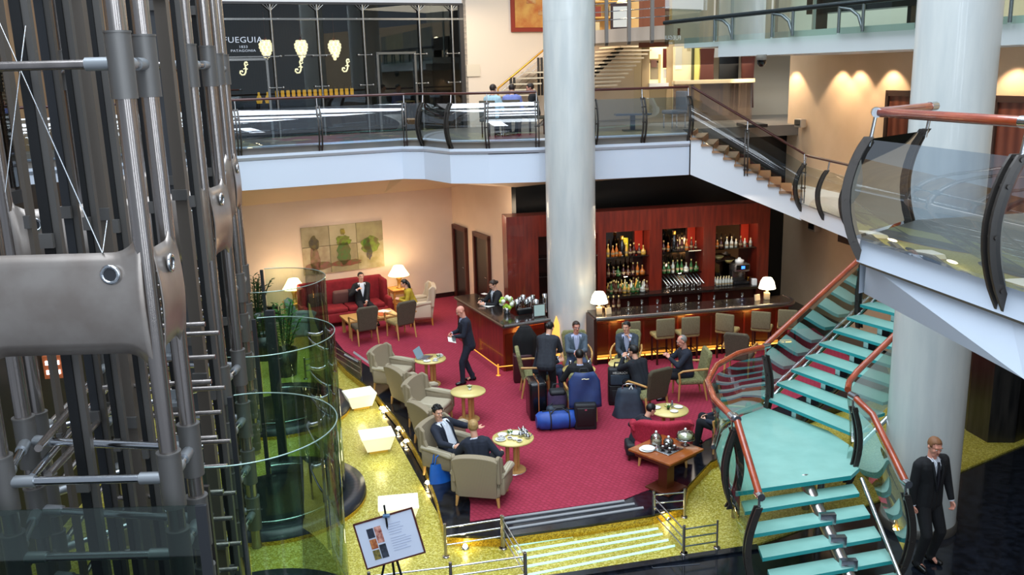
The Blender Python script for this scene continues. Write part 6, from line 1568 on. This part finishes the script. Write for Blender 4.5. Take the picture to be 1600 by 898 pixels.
MB().path([lc0+V((0, .03, -.1)), lc0+V((-.04, .03, hS/2+.14))], .013, 6).build('mast', potm, es_); MB().box(tuple(lc0+V((-.02, -.0, hS/2+.02))), (.08, .06, .02)).build('clamp', M('clamp_blue', '#4a6a8a', .4), es_)
# ================================================================== PEOPLE
def remesh(mb, name, mats, parent, vox=.011, smooth=3, cut=None, matfn=None):
    me = bpy.data.meshes.new('tmp'); me.from_pydata(mb.v, [], mb.f); me.update()
    o = bpy.data.objects.new('tmp', me); COL.objects.link(o)
    md = o.modifiers.new('r', 'REMESH'); md.mode = 'VOXEL'; md.voxel_size = vox
    if smooth: s_ = o.modifiers.new('s', 'SMOOTH'); s_.iterations = smooth; s_.factor = .5
    dg = bpy.context.evaluated_depsgraph_get(); m2 = bpy.data.meshes.new_from_object(o.evaluated_get(dg))
    bpy.data.objects.remove(o); bpy.data.meshes.remove(me)
    if cut:
        bm = bmesh.new(); bm.from_mesh(m2)
        kill = [f for f in bm.faces if cut(f.calc_center_median())]
        bmesh.ops.delete(bm, geom=kill, context='FACES'); bm.to_mesh(m2); bm.free()
    m2.name = name; m2.materials.clear()
    for m in (mats if isinstance(mats, (list, tuple)) else [mats]): m2.materials.append(m)
    m2.polygons.foreach_set('use_smooth', [True]*len(m2.polygons))
    r = bpy.data.objects.new(name, m2); COL.objects.link(r); r.parent = parent
    return r
def cap(mb, a, b, r1, r2=None, n=12):
    r2 = r1 if r2 is None else r2; mb.tube(a, b, r1, r2, n); mb.ball(a, r1, n); mb.ball(b, r2, n)
def ik(S, H, l1, l2, pole):
    d = H-S; L = d.length
    if L > (l1+l2)*.995: H = S+d*((l1+l2)*.995/L); d = H-S; L = d.length
    a = (l1*l1-l2*l2+L*L)/(2*L); h = math.sqrt(max(l1*l1-a*a, 0)); u = d.normalized(); p = V(pole)-u*u.dot(V(pole)); p.normalize()
    return S+u*a+p*h, H
def hand(mb, W, d, nrm, side, r=1.0, curl=.5, mitt=False):
    """W wrist, d pointing direction, nrm palm normal (palm side), side +1 = thumb side sign"""
    d = d.normalized(); nrm = (nrm-d*nrm.dot(d)); nrm.normalize(); s_ = d.cross(nrm)*side
    k0 = W+d*.075*r
    for o in (-.026, -.009, .009, .026): cap(mb, W+s_*o*.6*r, k0+s_*o*r, .013*r, .012*r, 8)
    for o, L in ((-.028, .055), (-.010, .072), (.009, .078), (.027, .068)):
        b = k0+s_*o*r; L *= r; d1 = (d*math.cos(curl*.6)+nrm*math.sin(curl*.6)+s_*o*1.5).normalized(); m = b+d1*L*.5; d2 = (d*math.cos(curl*1.5)+nrm*math.sin(curl*1.5)).normalized()
        cap(mb, b, m, .0105*r, .0095*r, 8); cap(mb, m, m+d2*L*.5, .0095*r, .008*r, 8)
    t0 = W+d*.02*r+s_*.022*r; t1 = t0+(d*.6+s_*.9+nrm*.3).normalized()*.035*r; t2 = t1+(d*1.0+s_*.25+nrm*.4).normalized()*.035*r
    cap(mb, t0, t1, .015*r, .012*r, 8); cap(mb, t1, t2, .012*r, .0095*r, 8)
NP = [0]
def person(label, pos, face, seat=None, lean=0, side=0, twist=0, nod=0, yaw=0, roll=0, hands=None, poles=None, feet=None, s=1.0, skin=None, hair='short', haircol=None,
           jacket=None, trousers=None, shirt=None, tie=None, shoes=None, vee=True, curl=.6, hnorm=None, hdir=None, sleeves=True, vox=.011, vw=1.0, openj=False, tl=None, group=None, long_coat=False, hipz=None, bare=False, glasses=False, build=1.0):
    skin = skin or skinm; jacket = jacket or suit_black; trousers = trousers or trous; shirt = shirt or shirtw; shoes = shoes or shoe; haircol = haircol or hair_br
    TL_ = tl or (.46 if seat is not None else .5)
    root = thing('person', label, 'person', pos, head(face[0], face[1])-PI/2, group); root.scale = (s, s, s)
    hz = (seat+.05)/s if seat is not None else .93
    if hipz: hz = hipz
    Pv = V((0, 0, hz))
    up = V((math.sin(side), math.sin(lean), math.cos(lean)*math.cos(side))).normalized()
    lat = V((math.cos(twist), -math.sin(twist)*1.0, 0)); lat = (lat-up*lat.dot(up)).normalized()   # towards +X = left hand side of image when facing camera
    fw = up.cross(lat); fw.normalize()
    lat0 = V((1, 0, 0)); top_ = Pv+up*TL_
    def T(t, x, y=0): return Pv+up*(TL_*t)+((lat0*(1-t)+lat*t).normalized())*x+fw*y
    # limbs
    S = {1: top_+lat*.175*build-up*.03, -1: top_-lat*.175*build-up*.03}
    hands = hands or {}; poles = poles or {}; feet = feet or {}; hdir = hdir or {}; hnorm = hnorm or {}
    EL, HD, KN, AK = {}, {}, {}, {}
    for sd_ in (1, -1):
        if sd_ in hands: tgt = V(hands[sd_])
        elif seat is not None: tgt = V((sd_*.12, .34, hz+.12))
        else: tgt = S[sd_]+V((sd_*.05, .08, -.54))
        EL[sd_], HD[sd_] = ik(S[sd_], tgt, .29, .25, poles.get(sd_, (sd_*.6, -.6, -.5)))
    for sd_ in (1, -1):
        hp = Pv+V((sd_*.09, 0, -.02))
        tgt = V(feet[sd_]) if sd_ in feet else (V((sd_*.12, .48, .08)) if seat is not None else V((sd_*.11, .0, .08)))
        KN[sd_], AK[sd_] = ik(hp, tgt, .44, .43, (sd_*.12, 1, .35 if seat is not None else 0))
    # head frame
    nk = top_+up*.03
    Rh = Matrix.Rotation(yaw, 3, 'Z') @ Matrix.Rotation(-nod, 3, 'X') @ Matrix.Rotation(roll, 3, 'Y')
    hc = nk+up*.05+(up*.5+Rh @ V((0, 0, .5)))*.125+Rh @ V((0, .02, 0))
    def Hd(x, y, z): return hc+Rh @ V((x, y, z))
    # ---- body: one continuous skin surface
    b = MB()
    b.ball(Hd(0, -.012, .028), (.074, .093, .084), 16, Rh); b.ball(Hd(0, .018, -.03), (.06, .068, .08), 16, Rh)
    cap(b, Hd(-.02, .058, -.088), Hd(.02, .058, -.088), .024, n=10); cap(b, Hd(0, .083, .012), Hd(0, .104, -.022), .009, .0145, 8)
    cap(b, Hd(-.032, .076, .03), Hd(.032, .076, .03), .014, n=8); cap(b, Hd(-.018, .078, -.055), Hd(.018, .078, -.055), .011, n=8)
    for sd_ in (1, -1):
        b.ball(Hd(sd_*.075, -.008, -.005), (.011, .022, .032), 8, Rh); b.ball(Hd(sd_*.036, .062, -.022), .022, 8)
    cap(b, nk-up*.06, Hd(0, -.015, -.05), .058, .052)
    for x in (-.06, 0, .06): cap(b, T(0, x), T(.5, x*.85, .005), .095, .085); cap(b, T(.5, x*.85), T(.88, x*1.4), .085, .09)
    cap(b, S[1], S[-1], .055)
    for sd_ in (1, -1):
        cap(b, S[sd_], EL[sd_], .046, .037); cap(b, EL[sd_], HD[sd_], .037, .025)
        dd = V(hdir[sd_]) if sd_ in hdir else (HD[sd_]-EL[sd_]); nn = V(hnorm[sd_]) if sd_ in hnorm else V((-sd_*.8, .1, -.4))
        hand(b, HD[sd_], dd, nn, 1 if sd_ == 1 else -1, 1.02, curl)
        cap(b, Pv+V((sd_*.09, 0, -.02)), KN[sd_], .078, .052); cap(b, KN[sd_], AK[sd_], .05, .036)
        cap(b, AK[sd_], AK[sd_]+V((0, .1, -.04)), .035, .03)
    body = remesh(b, 'body', skin, root, min(vox, .0095), 2)
    # ---- eyes, mouth, brows
    for sd_ in (1, -1): MB().mat(0).ball(Hd(sd_*.031, .0865, .008), (.012, .006, .007), 8, Rh).mat(1).ball(Hd(sd_*.031, .0915, .008), (.005, .003, .0055), 8, Rh).build('eye', [eye_w, eye_m], root)
    MB().path([Hd(-.02, .0865, -.054), Hd(0, .0925, -.052), Hd(.02, .0865, -.054)], .004, 6).build('mouth', lip_m, root)
    for sd_ in (1, -1): MB().path([Hd(sd_*.016, .092, .029), Hd(sd_*.032, .0945, .034), Hd(sd_*.05, .08, .028)], .0042, 5).build('eyebrow', haircol, root)
    if glasses:
        g = MB()
        for sd_ in (1, -1): g.path([Hd(sd_*.033+.02*math.cos(a), .1, .006+.014*math.sin(a)) for a in [2*PI*k/12 for k in range(12)]], .0022, 5, True); g.path([Hd(sd_*.053, .1, .01), Hd(sd_*.078, .0, .01)], .002, 5)
        g.path([Hd(-.013, .1, .008), Hd(.013, .1, .008)], .002, 5); g.build('glasses', steel_lt, root)
    # ---- hair
    if hair != 'bald':
        sc_ = {'thin': 1.03}.get(hair, 1.065)
        h = MB(); n = 24; k = 16; vs = []; R = (.074*sc_, .093*sc_, .084*sc_)
        C = V((0, -.012, .03)); fs = []
        for j in range(k+1):
            t = PI*j/k
            for i in range(n):
                a = 2*PI*i/n; q_ = V((R[0]*math.sin(t)*math.cos(a), R[1]*math.sin(t)*math.sin(a), R[2]*math.cos(t)))
                jit = 1+.025*math.sin(7*a+3*t)*math.sin(5*t); vs.append(C+q_*jit)
        def keep(c):
            y, z = c.y, c.z
            if hair in ('short', 'thin', 'bun', 'long', 'curly'):
                if y > .035 and z < .07+(y-.04)*.2: return False
                if y > -.01 and z < .01: return False
                return z > -.055
            if hair == 'receding': return (z > -.05) and ((y < .0 and z < .09) or (y < -.04)) and not (y > -.01 and z < .01)
            return True
        for j in range(k):
            for i in range(n):
                f = (j*n+i, (j+1)*n+i, (j+1)*n+(i+1) % n, j*n+(i+1) % n); c = sum((vs[q_] for q_ in f), V((0, 0, 0)))/4
                if keep(c): fs.append(f)
        h.add([hc+Rh @ v for v in vs], fs, True)
        if hair == 'bun': h.ball(Hd(0, -.115, .0), .042, 12)
        if hair == 'curly':
            random.seed(3)
            for q_ in range(46):
                a = random.uniform(0, 6.28); t = random.uniform(0, 1.35); v = C+V((R[0]*math.sin(t)*math.cos(a), R[1]*math.sin(t)*math.sin(a), R[2]*math.cos(t)))
                if keep(v): h.ball(hc+Rh @ v, .017, 6)
        if hair == 'long':
            for x in (-.055, -.03, 0, .03, .055): h.path([Hd(x, -.085, .03), Hd(x*1.25, -.11, -.06), Hd(x*1.35, -.105, -.15), Hd(x*1.2, -.095, -.25)], .03, 8, rs=[.03, .033, .03, .014])
        h.build('hair', haircol, root, sol=.006)
    # ---- shirt, collar, tie
    sh = MB()
    for x in (-.065, 0, .065): cap(sh, T(0, x), T(.5, x*.9, .008), .108, .1); cap(sh, T(.5, x*.9, .008), T(.88, x*1.35, .005), .1, .1)
    cap(sh, T(.93, .12), T(.93, -.12), .065); cap(sh, nk-up*.05, nk+up*.01, .062, .056)
    shirt_o = remesh(sh, 'shirt', shirt, root, vox, 3)
    # ---- jacket / top
    def frame(c): d = c-Pv; return d.dot(up), d.dot(lat), d.dot(fw)
    if not bare:
        j = MB(); e_ = .012
        for x in (-.07, 0, .07): cap(j, T(-.16 if seat is None else .02, x*1.1), T(.5, x*.92, .006), .125, .108+e_); cap(j, T(.5, x*.92, .006), T(.88, x*1.38*build, .003), .108+e_, .108+e_)
        if seat is None and long_coat: cap(j, T(-.4, .07), T(0, .07), .14, .13); cap(j, T(-.4, -.07), T(0, -.07), .14, .13)
        cap(j, T(.95, .14*build), T(.95, -.14*build), .072); 
        for sd_ in (1, -1):
            cap(j, S[sd_], EL[sd_], .068, .055); w = HD[sd_]-(HD[sd_]-EL[sd_]).normalized()*.03; cap(j, EL[sd_], w, .055, .04)
        ct = None
        if vee:
            def ct(c):
                t, x, y = frame(c); t *= .5/TL_
                if openj and y > .0 and abs(x) < .1 and t < .56: return True
                if t > .46 and abs(x) < .075+(.0) and y > -.02 and (c-nk).length < .12: return True
                return y > .03 and .14 < t < .56 and abs(x) < .004*vw+.19*vw*(t-.14)**1.15
        else:
            def ct(c):
                t, x, y = frame(c); t *= .5/TL_; return t > .535 and abs(x) < .06
        jk_ = remesh(j, 'jacket' if vee else 'top', jacket, root, vox, 3, ct)
        if vee:
            # lapels
            l_ = MB()
            for sd_ in (1, -1):
                q0 = T(1.04, sd_*.07, .085); q0 = T(1.04, sd_*.07, .085); q1 = T(.80, sd_*(.075 if not openj else .1), .128); q2 = T(.28, sd_*(.012 if not openj else .105), .14 if not openj else .125)
                l_.path([q0, q1, q2], .009, 5, rs=[.012, .02, .005])
            l_.build('lapels', jacket, jk_)
            c_ = MB()
            for sd_ in (1, -1): c_.path([T(1.1, sd_*.045, .045), T(1.0, sd_*.025, .105), T(.93, sd_*.04, .112)], .007, 6)
            c_.build('collar', shirt, shirt_o)
            cf_ = MB()
            for sd_ in (1, -1):
                u_ = (HD[sd_]-EL[sd_]).normalized(); cf_.tube(HD[sd_]-u_*.045, HD[sd_]-u_*.002, .036, .034, 12)
            cf_.build('cuffs', shirt, shirt_o)
        if tie:
            tm_ = MB().path([T(1.02, 0, .105), T(.93, 0, .122), T(.7, 0, .13), T(.4, 0, .128), T(.26, 0, .122)], .02, 6, rs=[.018, .016, .024, .028, .02]); tm_.build('tie', tie, shirt_o)
    # ---- trousers
    tr = MB()
    for x in (-.06, .06): cap(tr, T(-.12 if seat is None else -.05, x), T(.18, x*.95), .115, .105)
    for sd_ in (1, -1):
        hp = Pv+V((sd_*.09, 0, -.03)); cap(tr, hp, KN[sd_], .1, .07); cap(tr, KN[sd_], AK[sd_]+V((0, 0, .01)), .07, .052)
        cap(tr, AK[sd_]+V((0, 0, .06)), AK[sd_]-V((0, -.01, .01)), .052, .058)
    remesh(tr, 'trousers', trousers, root, vox, 3)
    for sd_ in (1, -1):
        a = AK[sd_]; fd = (KN[sd_]-a); fd.z = 0
        fd = V((sd_*.12, 1, 0)).normalized() if sd_ not in feet or len(feet[sd_]) < 3 else V((sd_*.15, 1, 0)).normalized()
        z0 = a.z-.045
        m = MB(); w = fd.cross(V((0, 0, 1)))
        c0 = a+fd*-.045; cap(m, V((c0.x, c0.y, z0+.012)), V((*(a+fd*.07)[:2], z0+.008)), .04, .042, 12)
        c1 = a+fd*.14; cap(m, V((*(a+fd*.07)[:2], z0+.006)), V((c1.x, c1.y, z0-.0)), .043, .033, 12); cap(m, V((a.x, a.y, z0+.04)), V((a.x, a.y, z0+.02)), .043, .042)
        remesh(m, 'shoe', shoes, root, .01, 2)
    return root

H1 = suit_navy
# 1 bald man standing
person('bald man in dark navy suit standing and reading a phone beside the laptop table', (-.93, 18.05, .012), (-1, -.25), lean=.16, nod=.55, hair='bald', jacket=suit_navy, trousers=suit_navy, tie=tie_m, shirt=shirtl,
       hands={1: (.06, .36, 1.12), -1: (-.05, .34, 1.08)}, poles={1: (.6, -.5, -.6), -1: (-.6, -.5, -.6)}, feet={1: (.12, -.08, .08), -1: (-.1, .18, .08)}, skin=skin_red, s=.97, curl=1.0)
# guard
person('ginger haired guard in black suit and tie standing beside the thick column', tuple(V((at(1437, 880, GZ-.03).x+.03, at(1437, 880, GZ-.03).y, GZ-.03))), (.42, -1), lean=.02, nod=.3, yaw=-.25, hair='thin', haircol=hair_gi, jacket=suit_black, trousers=suit_black, tie=tie_m,
       hands={-1: (-.25, .16, .84), 1: (.24, .0, .84)}, feet={1: (.14, .05, .08), -1: (-.14, .0, .08)}, s=1.04, vox=.009, skin=skin_red, curl=1.3, build=1.2)
# 2 man on sofa
person('man in dark jacket with open white shirt seated on the red sofa, chin on hand', (-3.95, 23.2, 0), (.35, -1), seat=.5, lean=-.12, hair='short', haircol=hair_bk, jacket=suit_black, yaw=.15, vw=1.5,
       hands={1: (.16, .2, .92), -1: (-.05, .34, .62)}, feet={1: (.05, .52, .08), -1: (-.25, .5, .08)}, curl=.9)
# 3 woman in mustard
person('woman with long dark hair in a mustard top seated beside the lamp table', (-2.55, 22.75, 0), (-.95, -.2), seat=.5, lean=.35, nod=.3, hair='long', haircol=hair_bk, jacket=yellowtop, vee=False, trousers=M('skin_legs', '#b98468', .6), shirt=yellowtop, s=.92,
       hands={1: (.1, .4, .78), -1: (-.12, .42, .8)}, feet={1: (.1, .4, .09), -1: (-.12, .42, .09)})
# 4 barmaid
person('barmaid in black jacket with tied back hair working behind the reception counter', (-.35, 20.55, 0), (-.95, -.55), lean=.1, nod=.45, hair='bun', haircol=hair_br, jacket=suit_black, s=.95,
       hands={1: (.08, .44, 1.22), -1: (-.12, .42, 1.2)}, curl=.7)
# 5 man in white shirt
person('dark haired man in navy jacket and white shirt gesturing from his wing armchair', (-1.08, 13.72, 0), (.86, -.62), seat=.34, openj=True, lean=-.3, side=.12, nod=.1, yaw=-.35, hair='curly', haircol=hair_bk, jacket=suit_navy, trousers=suit_navy, vox=.0095, vw=2.0,
       hands={1: (.3, .35, .62), -1: (-.34, .3, .72)}, hnorm={-1: (.2, 0, 1)}, curl=.3, feet={1: (.2, .58, .08), -1: (-.1, .55, .08)})
# 6 blonde
person('blonde person in charcoal jacket seen from behind in the nearest wing armchair', (-.56, 12.9, 0), (.22, .97), seat=.34, lean=.18, side=-.2, nod=.15, yaw=.3, hair='short', haircol=hair_bl, jacket=suit_navy, vox=.0095, vee=False, shirt=shirtw,
       hands={1: (.28, .3, .56), -1: (-.36, .36, .55)})
# 7 standing woman
person('woman in dark grey suit with pinned up hair bending over the seated group', (.62, 16.6, .012), (.28, 1), lean=.42, nod=.5, yaw=-.3, hair='bun', haircol=hair_bk, jacket=suit_grey, s=.95, trousers=suit_black,
       hands={1: (.14, .5, 1.0), -1: (-.1, .45, .95)}, feet={1: (.1, .0, .08), -1: (-.1, -.02, .08)})
# 8 seated beyond
person('person in black suit seated behind the standing woman, mostly hidden', (.48, 17.28, 0), (1, -.05), seat=.46, lean=.2, nod=.4, hair='short', haircol=hair_bk, jacket=suit_navy, trousers=jean,
       hands={1: (.1, .42, .72), -1: (-.1, .42, .72)})
# 9 glasses man
person('man in glasses and blue grey blazer sitting with clasped hands before the column', (1.3, 18.08, 0), (.02, -1), seat=.46, lean=.05, nod=.15, yaw=.15, hair='short', haircol=hair_br, jacket=blazer, trousers=jean, shirt=shirtl, glasses=True, shoes=shoe_br, skin=skin_red,
       vw=1.6, hands={1: (.04, .36, .72), -1: (-.03, .37, .71)}, feet={1: (.35, .85, .25), -1: (-.1, .45, .08)}, curl=.9)
# 10 back man with garment bag
person('dark haired man in black seen from behind in the chair with the garment bag', (1.22, 16.02, 0), (-.02, 1), seat=.46, lean=.05, nod=.2, hair='short', haircol=hair_bk, jacket=suit_black, vee=False, shirt=shirtl, hands={1: (.18, .38, .66), -1: (-.22, .3, .7)})
# 11 hand chin
person('man in slate blazer and lilac shirt resting his chin on his hand', (2.36, 18.02, 0), (-.2, -1), seat=.46, lean=.12, nod=.15, yaw=-.35, hair='short', haircol=hair_bk, jacket=blazer2, trousers=trous, shirt=shirtl,
       vw=1.5, hands={-1: (-.06, .2, .95), 1: (.05, .42, .66)}, poles={-1: (-.4, .6, -1)}, curl=1.1)
# 12 black jacket
person('man in black jacket leaning on the table behind the lettered briefcase, seen from behind', (2.42, 16.2, 0), (-.5, .86), seat=.46, lean=.45, nod=.1, yaw=.35, hair='short', haircol=hair_bk, jacket=M('dark_navy_jacket', '#11161f', .85), vee=False, shirt=suit_black,
       hands={-1: (-.08, .5, .95), 1: (.05, .5, .9)}, poles={-1: (-.6, .3, -1), 1: (.6, .3, -1)}, curl=1.1)
# 13 grey hair
person('grey haired man in black coat looking at his phone at the right of the group', (3.38, 16.85, 0), (-1, -.1), seat=.46, lean=.12, nod=.4, hair='receding', haircol=hair_gy, jacket=suit_navy, vee=False, shirt=suit_black, skin=skin_red,
       hands={1: (.08, .4, .88), -1: (-.06, .38, .86)}, curl=1.0)
# 14, 15
person('dark haired person in black jacket leaning to the table near the stair glass', (2.0, 14.05, 0), (.9, .3), seat=.26, lean=.45, nod=.4, hair='short', haircol=hair_bk, jacket=M('black_blue_jacket', '#141a26', .85), vee=False, shirt=suit_black, s=.86,
       hands={1: (.14, .45, .62), -1: (-.24, .2, .4)})
person('dark clad person half hidden behind the curved stair glass by the small table', (3.55, 14.3, 0), (-.9, .3), seat=.36, lean=.3, nod=.2, hair='short', haircol=hair_br, jacket=M('slate_jacket', '#1c2634', .85), vee=False, shirt=suit_black)
# mezzanine guests
person('guest in pale blue shirt seated with back to the mezzanine rail', (-.38, 22.6, 4.78), (.5, .9), seat=.45, lean=.12, nod=.2, hair='short', haircol=hair_br, jacket=shirtb, vee=False, shirt=shirtb, vox=.013)
person('guest in violet blue shirt seated beside the pale blue shirted one on the mezzanine', (.12, 22.8, 4.78), (.1, .95), seat=.45, lean=.15, nod=.3, hair='short', haircol=hair_br, jacket=M('violet_shirt', '#7a84c0', .8), vee=False, shirt=shirtl, vox=.013)
person('dark dressed guest seated nearest the column on the mezzanine', (.72, 23.3, 4.78), (-.9, .1), seat=.45, lean=.15, nod=.3, hair='short', haircol=hair_br, jacket=suit_black, vee=False, shirt=suit_black, vox=.013, skin=skin_red)
for i, (x, y, rz, lab) in enumerate(((-.38, 22.62, -.5, 'dark chair under the guest in the pale blue shirt'), (.12, 22.82, -.1, 'dark chair under the guest in the violet blue shirt'), (.75, 23.32, 1.5, 'dark chair under the dark dressed guest by the column'))):
    t = thing('chair', lab, 'chair', (x, y, 4.78), rz); MB().box((0, 0, .42), (.46, .46, .08), bev=.02).build('seat', olive_dk, t); MB().box((0, -.22, .68), (.44, .05, .42), bev=.02).build('backrest', olive_dk, t)
    for a in (-1, 1):
        for b_ in (-1, 1): MB().tube((a*.18, b_*.18, 0), (a*.18, b_*.18, .4), .018).build('leg', darkwood, t)
# phones in hand
o = MB().box((0, 0, 0), (.07, .14, .01), bev=.003).build('phone', potm); o.location = at(709, 528, 1.17); o.rotation_euler = (.5, 0, .3); tag(o, 'dark phone in the hands of the bald man', 'phone')
o = MB().box((0, 0, 0), (.16, .2, .004)).build('paper_sheet', papers); o.location = at(706, 531, 1.13); o.rotation_euler = (.2, .3, .2); tag(o, 'white paper held under the phone by the bald man', 'paper')
# ================================================================== LIGHT, SKY, CAMERA
def area(name, loc, size, power, col, rot=(0, 0, 0), sy=None):
    l = bpy.data.lights.new(name, 'AREA'); l.energy = power; l.color = col; l.shape = 'RECTANGLE'; l.size = size; l.size_y = sy or size
    o = bpy.data.objects.new(name, l); o.location = loc; o.rotation_euler = rot; COL.objects.link(o); return o
def point(name, loc, power, col, r=.08):
    l = bpy.data.lights.new(name, 'POINT'); l.energy = power; l.color = col; l.shadow_soft_size = r
    o = bpy.data.objects.new(name, l); o.location = loc; COL.objects.link(o); return o
def spot(name, loc, tgt, power, col, ang=60, blend=.5, r=.05):
    l = bpy.data.lights.new(name, 'SPOT'); l.energy = power; l.color = col; l.spot_size = math.radians(ang); l.spot_blend = blend; l.shadow_soft_size = r
    o = bpy.data.objects.new(name, l); o.location = loc; o.rotation_euler = (V(tgt)-V(loc)).to_track_quat('-Z', 'Y').to_euler(); COL.objects.link(o); return o
DAY = (.80, .90, 1.0); WARM = (1.0, .72, .42)
for k in range(5): area('skylight_panel', (-1.5, 2.5+4.2*k, 16), 13, 900, DAY, sy=2.6)
area('front_daylight', (1, -4, 11), 12, 900, DAY, (math.radians(58), 0, 0), 5)
for k, (x, y) in enumerate(((2.2, 1.0), (-.5, -1.5), (5.0, 3.2))): area('tube_streak_strip', (x, y, 6.5), .7, 120, DAY, ((V((-3.5, 9, 4.5))-V((x, y, 6.5))).to_track_quat('-Z', 'Y').to_euler()), 7)  # added unseen strip lights, only to draw bright streaks down the lift tubes
w = bpy.data.worlds.new('world'); bpy.context.scene.world = w; w.use_nodes = True
bg = w.node_tree.nodes['Background']; bg.inputs[0].default_value = (.62, .72, .86, 1); bg.inputs[1].default_value = .5
# warm room lights
point('lamp_glow_left', (-5.72, 23.0, 1.25), 26, WARM); point('lamp_glow_right', (-3.12, 24.3, 1.25), 26, WARM)
p = barp(.16, .25, 1.55); point('bar_lamp_glow', p, 8, WARM); p = barp(4.2, .4, 1.55); point('bar_lamp_glow', p, 8, WARM)
for x in (.6, 2.2, 3.8): p = barp(x, .05, .85); point('bar_amber', p, 5, (1, .42, .08), .1)
p = rcp(.5, .0, .8); point('counter_amber', p, 4, (1, .42, .08), .1)
for bi in (1, 2, 3):
    a, b = bays[bi]; point('bay_light', cabp((a+b)/2, .02, 2.42), 9, (1, .75, .5), .05); point('bay_low', cabp((a+b)/2, -.05, 1.35), 2.5, (1, .85, .65), .05)
area('lounge_ceiling_warm', (-3.4, 22.9, 3.0), 2.5, 45, (1, .82, .62), sy=1.5); area('bar_ceiling_warm', (3.4, 20.4, 3.4), 4.5, 40, (1, .8, .6), sy=1.2)
point('door_wall_warm', (-.6, 21.6, 3.0), 25, (1, .78, .55), .2)
for (x, y) in ((-1.0, 28), (-6, 25)): pass
# mezzanine rooms
for (px, Y, z, e) in ((760, 25.0, 8.3, 100), (960, 27.0, 7.2, 80), (1110, 26.5, 6.4, 60)):
    a = atY(px, 60, Y); area('mezzanine_warm', (a.x, Y, z), 3, e, (1, .86, .66))
a = atY(975, 20, 26.5); point('gallery_lamp', (a.x, 26.3, 8.6), 90, (1, .8, .45), .2)
a = UW0+A*(sx(500)+s345)+AN*1.2; point('shop_glow', (a.x, a.y, 7.6), 14, WARM, .3)
area('left_mezz_warm', (-11, 13, 8.8), 4, 90, (1, .8, .55))
# wall washers on the right wall: scallops
for px in (1190, 1245, 1318, 1345, 1397, 1500, 1590):
    s_, z_ = rwp(px, 104); c = RW0+RD*s_-V((.98, .19, 0))*.45
    spot('wall_washer', (c.x, c.y, 6.46), (c.x+.42, c.y+.08, 3.0), 120, (1, .76, .52), 95, .3)
spot('low_wall_warm', (7.0, 19.0, 2.7), (8.3, 18, 1.0), 30, (1, .75, .5), 120, 1, .2)
# small riser spots
for (x, y) in ((727, 860), (792, 851), (921, 829), (971, 823), (1042, 814), (600, 643), (628, 680), (668, 760), (699, 785)):
    a = at(x, y, GZ); point('riser_spot', (a.x, a.y-.02, GZ+.1), 1.6, (1, .8, .4), .03)
for (px, py) in ((562, 645), (590, 715), (622, 835)): a = at(px, py, GZ); point('stool_glow', (a.x+.1, a.y-.35, .05), 2.5, (1, .9, .6), .1)
spot('gold_spot_right', (8.0, 13.5, 3.8), (7.9, 14.3, 0), 60, (1, .85, .5), 60, .8)
spot('guard_fill', (6.2, 7.0, 4.0), (5.6, 11.2, 1.0), 60, (1, .92, .85), 50, .8, .4)
cam = bpy.data.cameras.new('camera'); co = bpy.data.objects.new('camera', cam); COL.objects.link(co)
cam.sensor_width = 36; cam.lens = 36*FPX/1600; cam.clip_end = 200; cam.clip_start = .05
fwd = V((0, math.cos(PITCH), -math.sin(PITCH))); up_ = V((0, math.sin(PITCH), math.cos(PITCH))); rt = V((1, 0, 0))
c, s = math.cos(ROLL), math.sin(ROLL)
xr = rt*c-up_*s*-1*-1 if False else rt*c+up_*s
# image x axis in the world: u = r*c - w*s, v = r*s + w*c
xr = rt*c-up_*s; yr = rt*s+up_*c
m = Matrix.Identity(4)
for i in range(3): m[i][0] = xr[i]; m[i][1] = yr[i]; m[i][2] = -fwd[i]
m[0][3], m[1][3], m[2][3] = 0, 0, HC
co.matrix_world = m
sc_ = bpy.context.scene; sc_.camera = co
sc_.view_settings.view_transform = 'Standard'; sc_.view_settings.look = 'None'; sc_.view_settings.exposure = 0.0
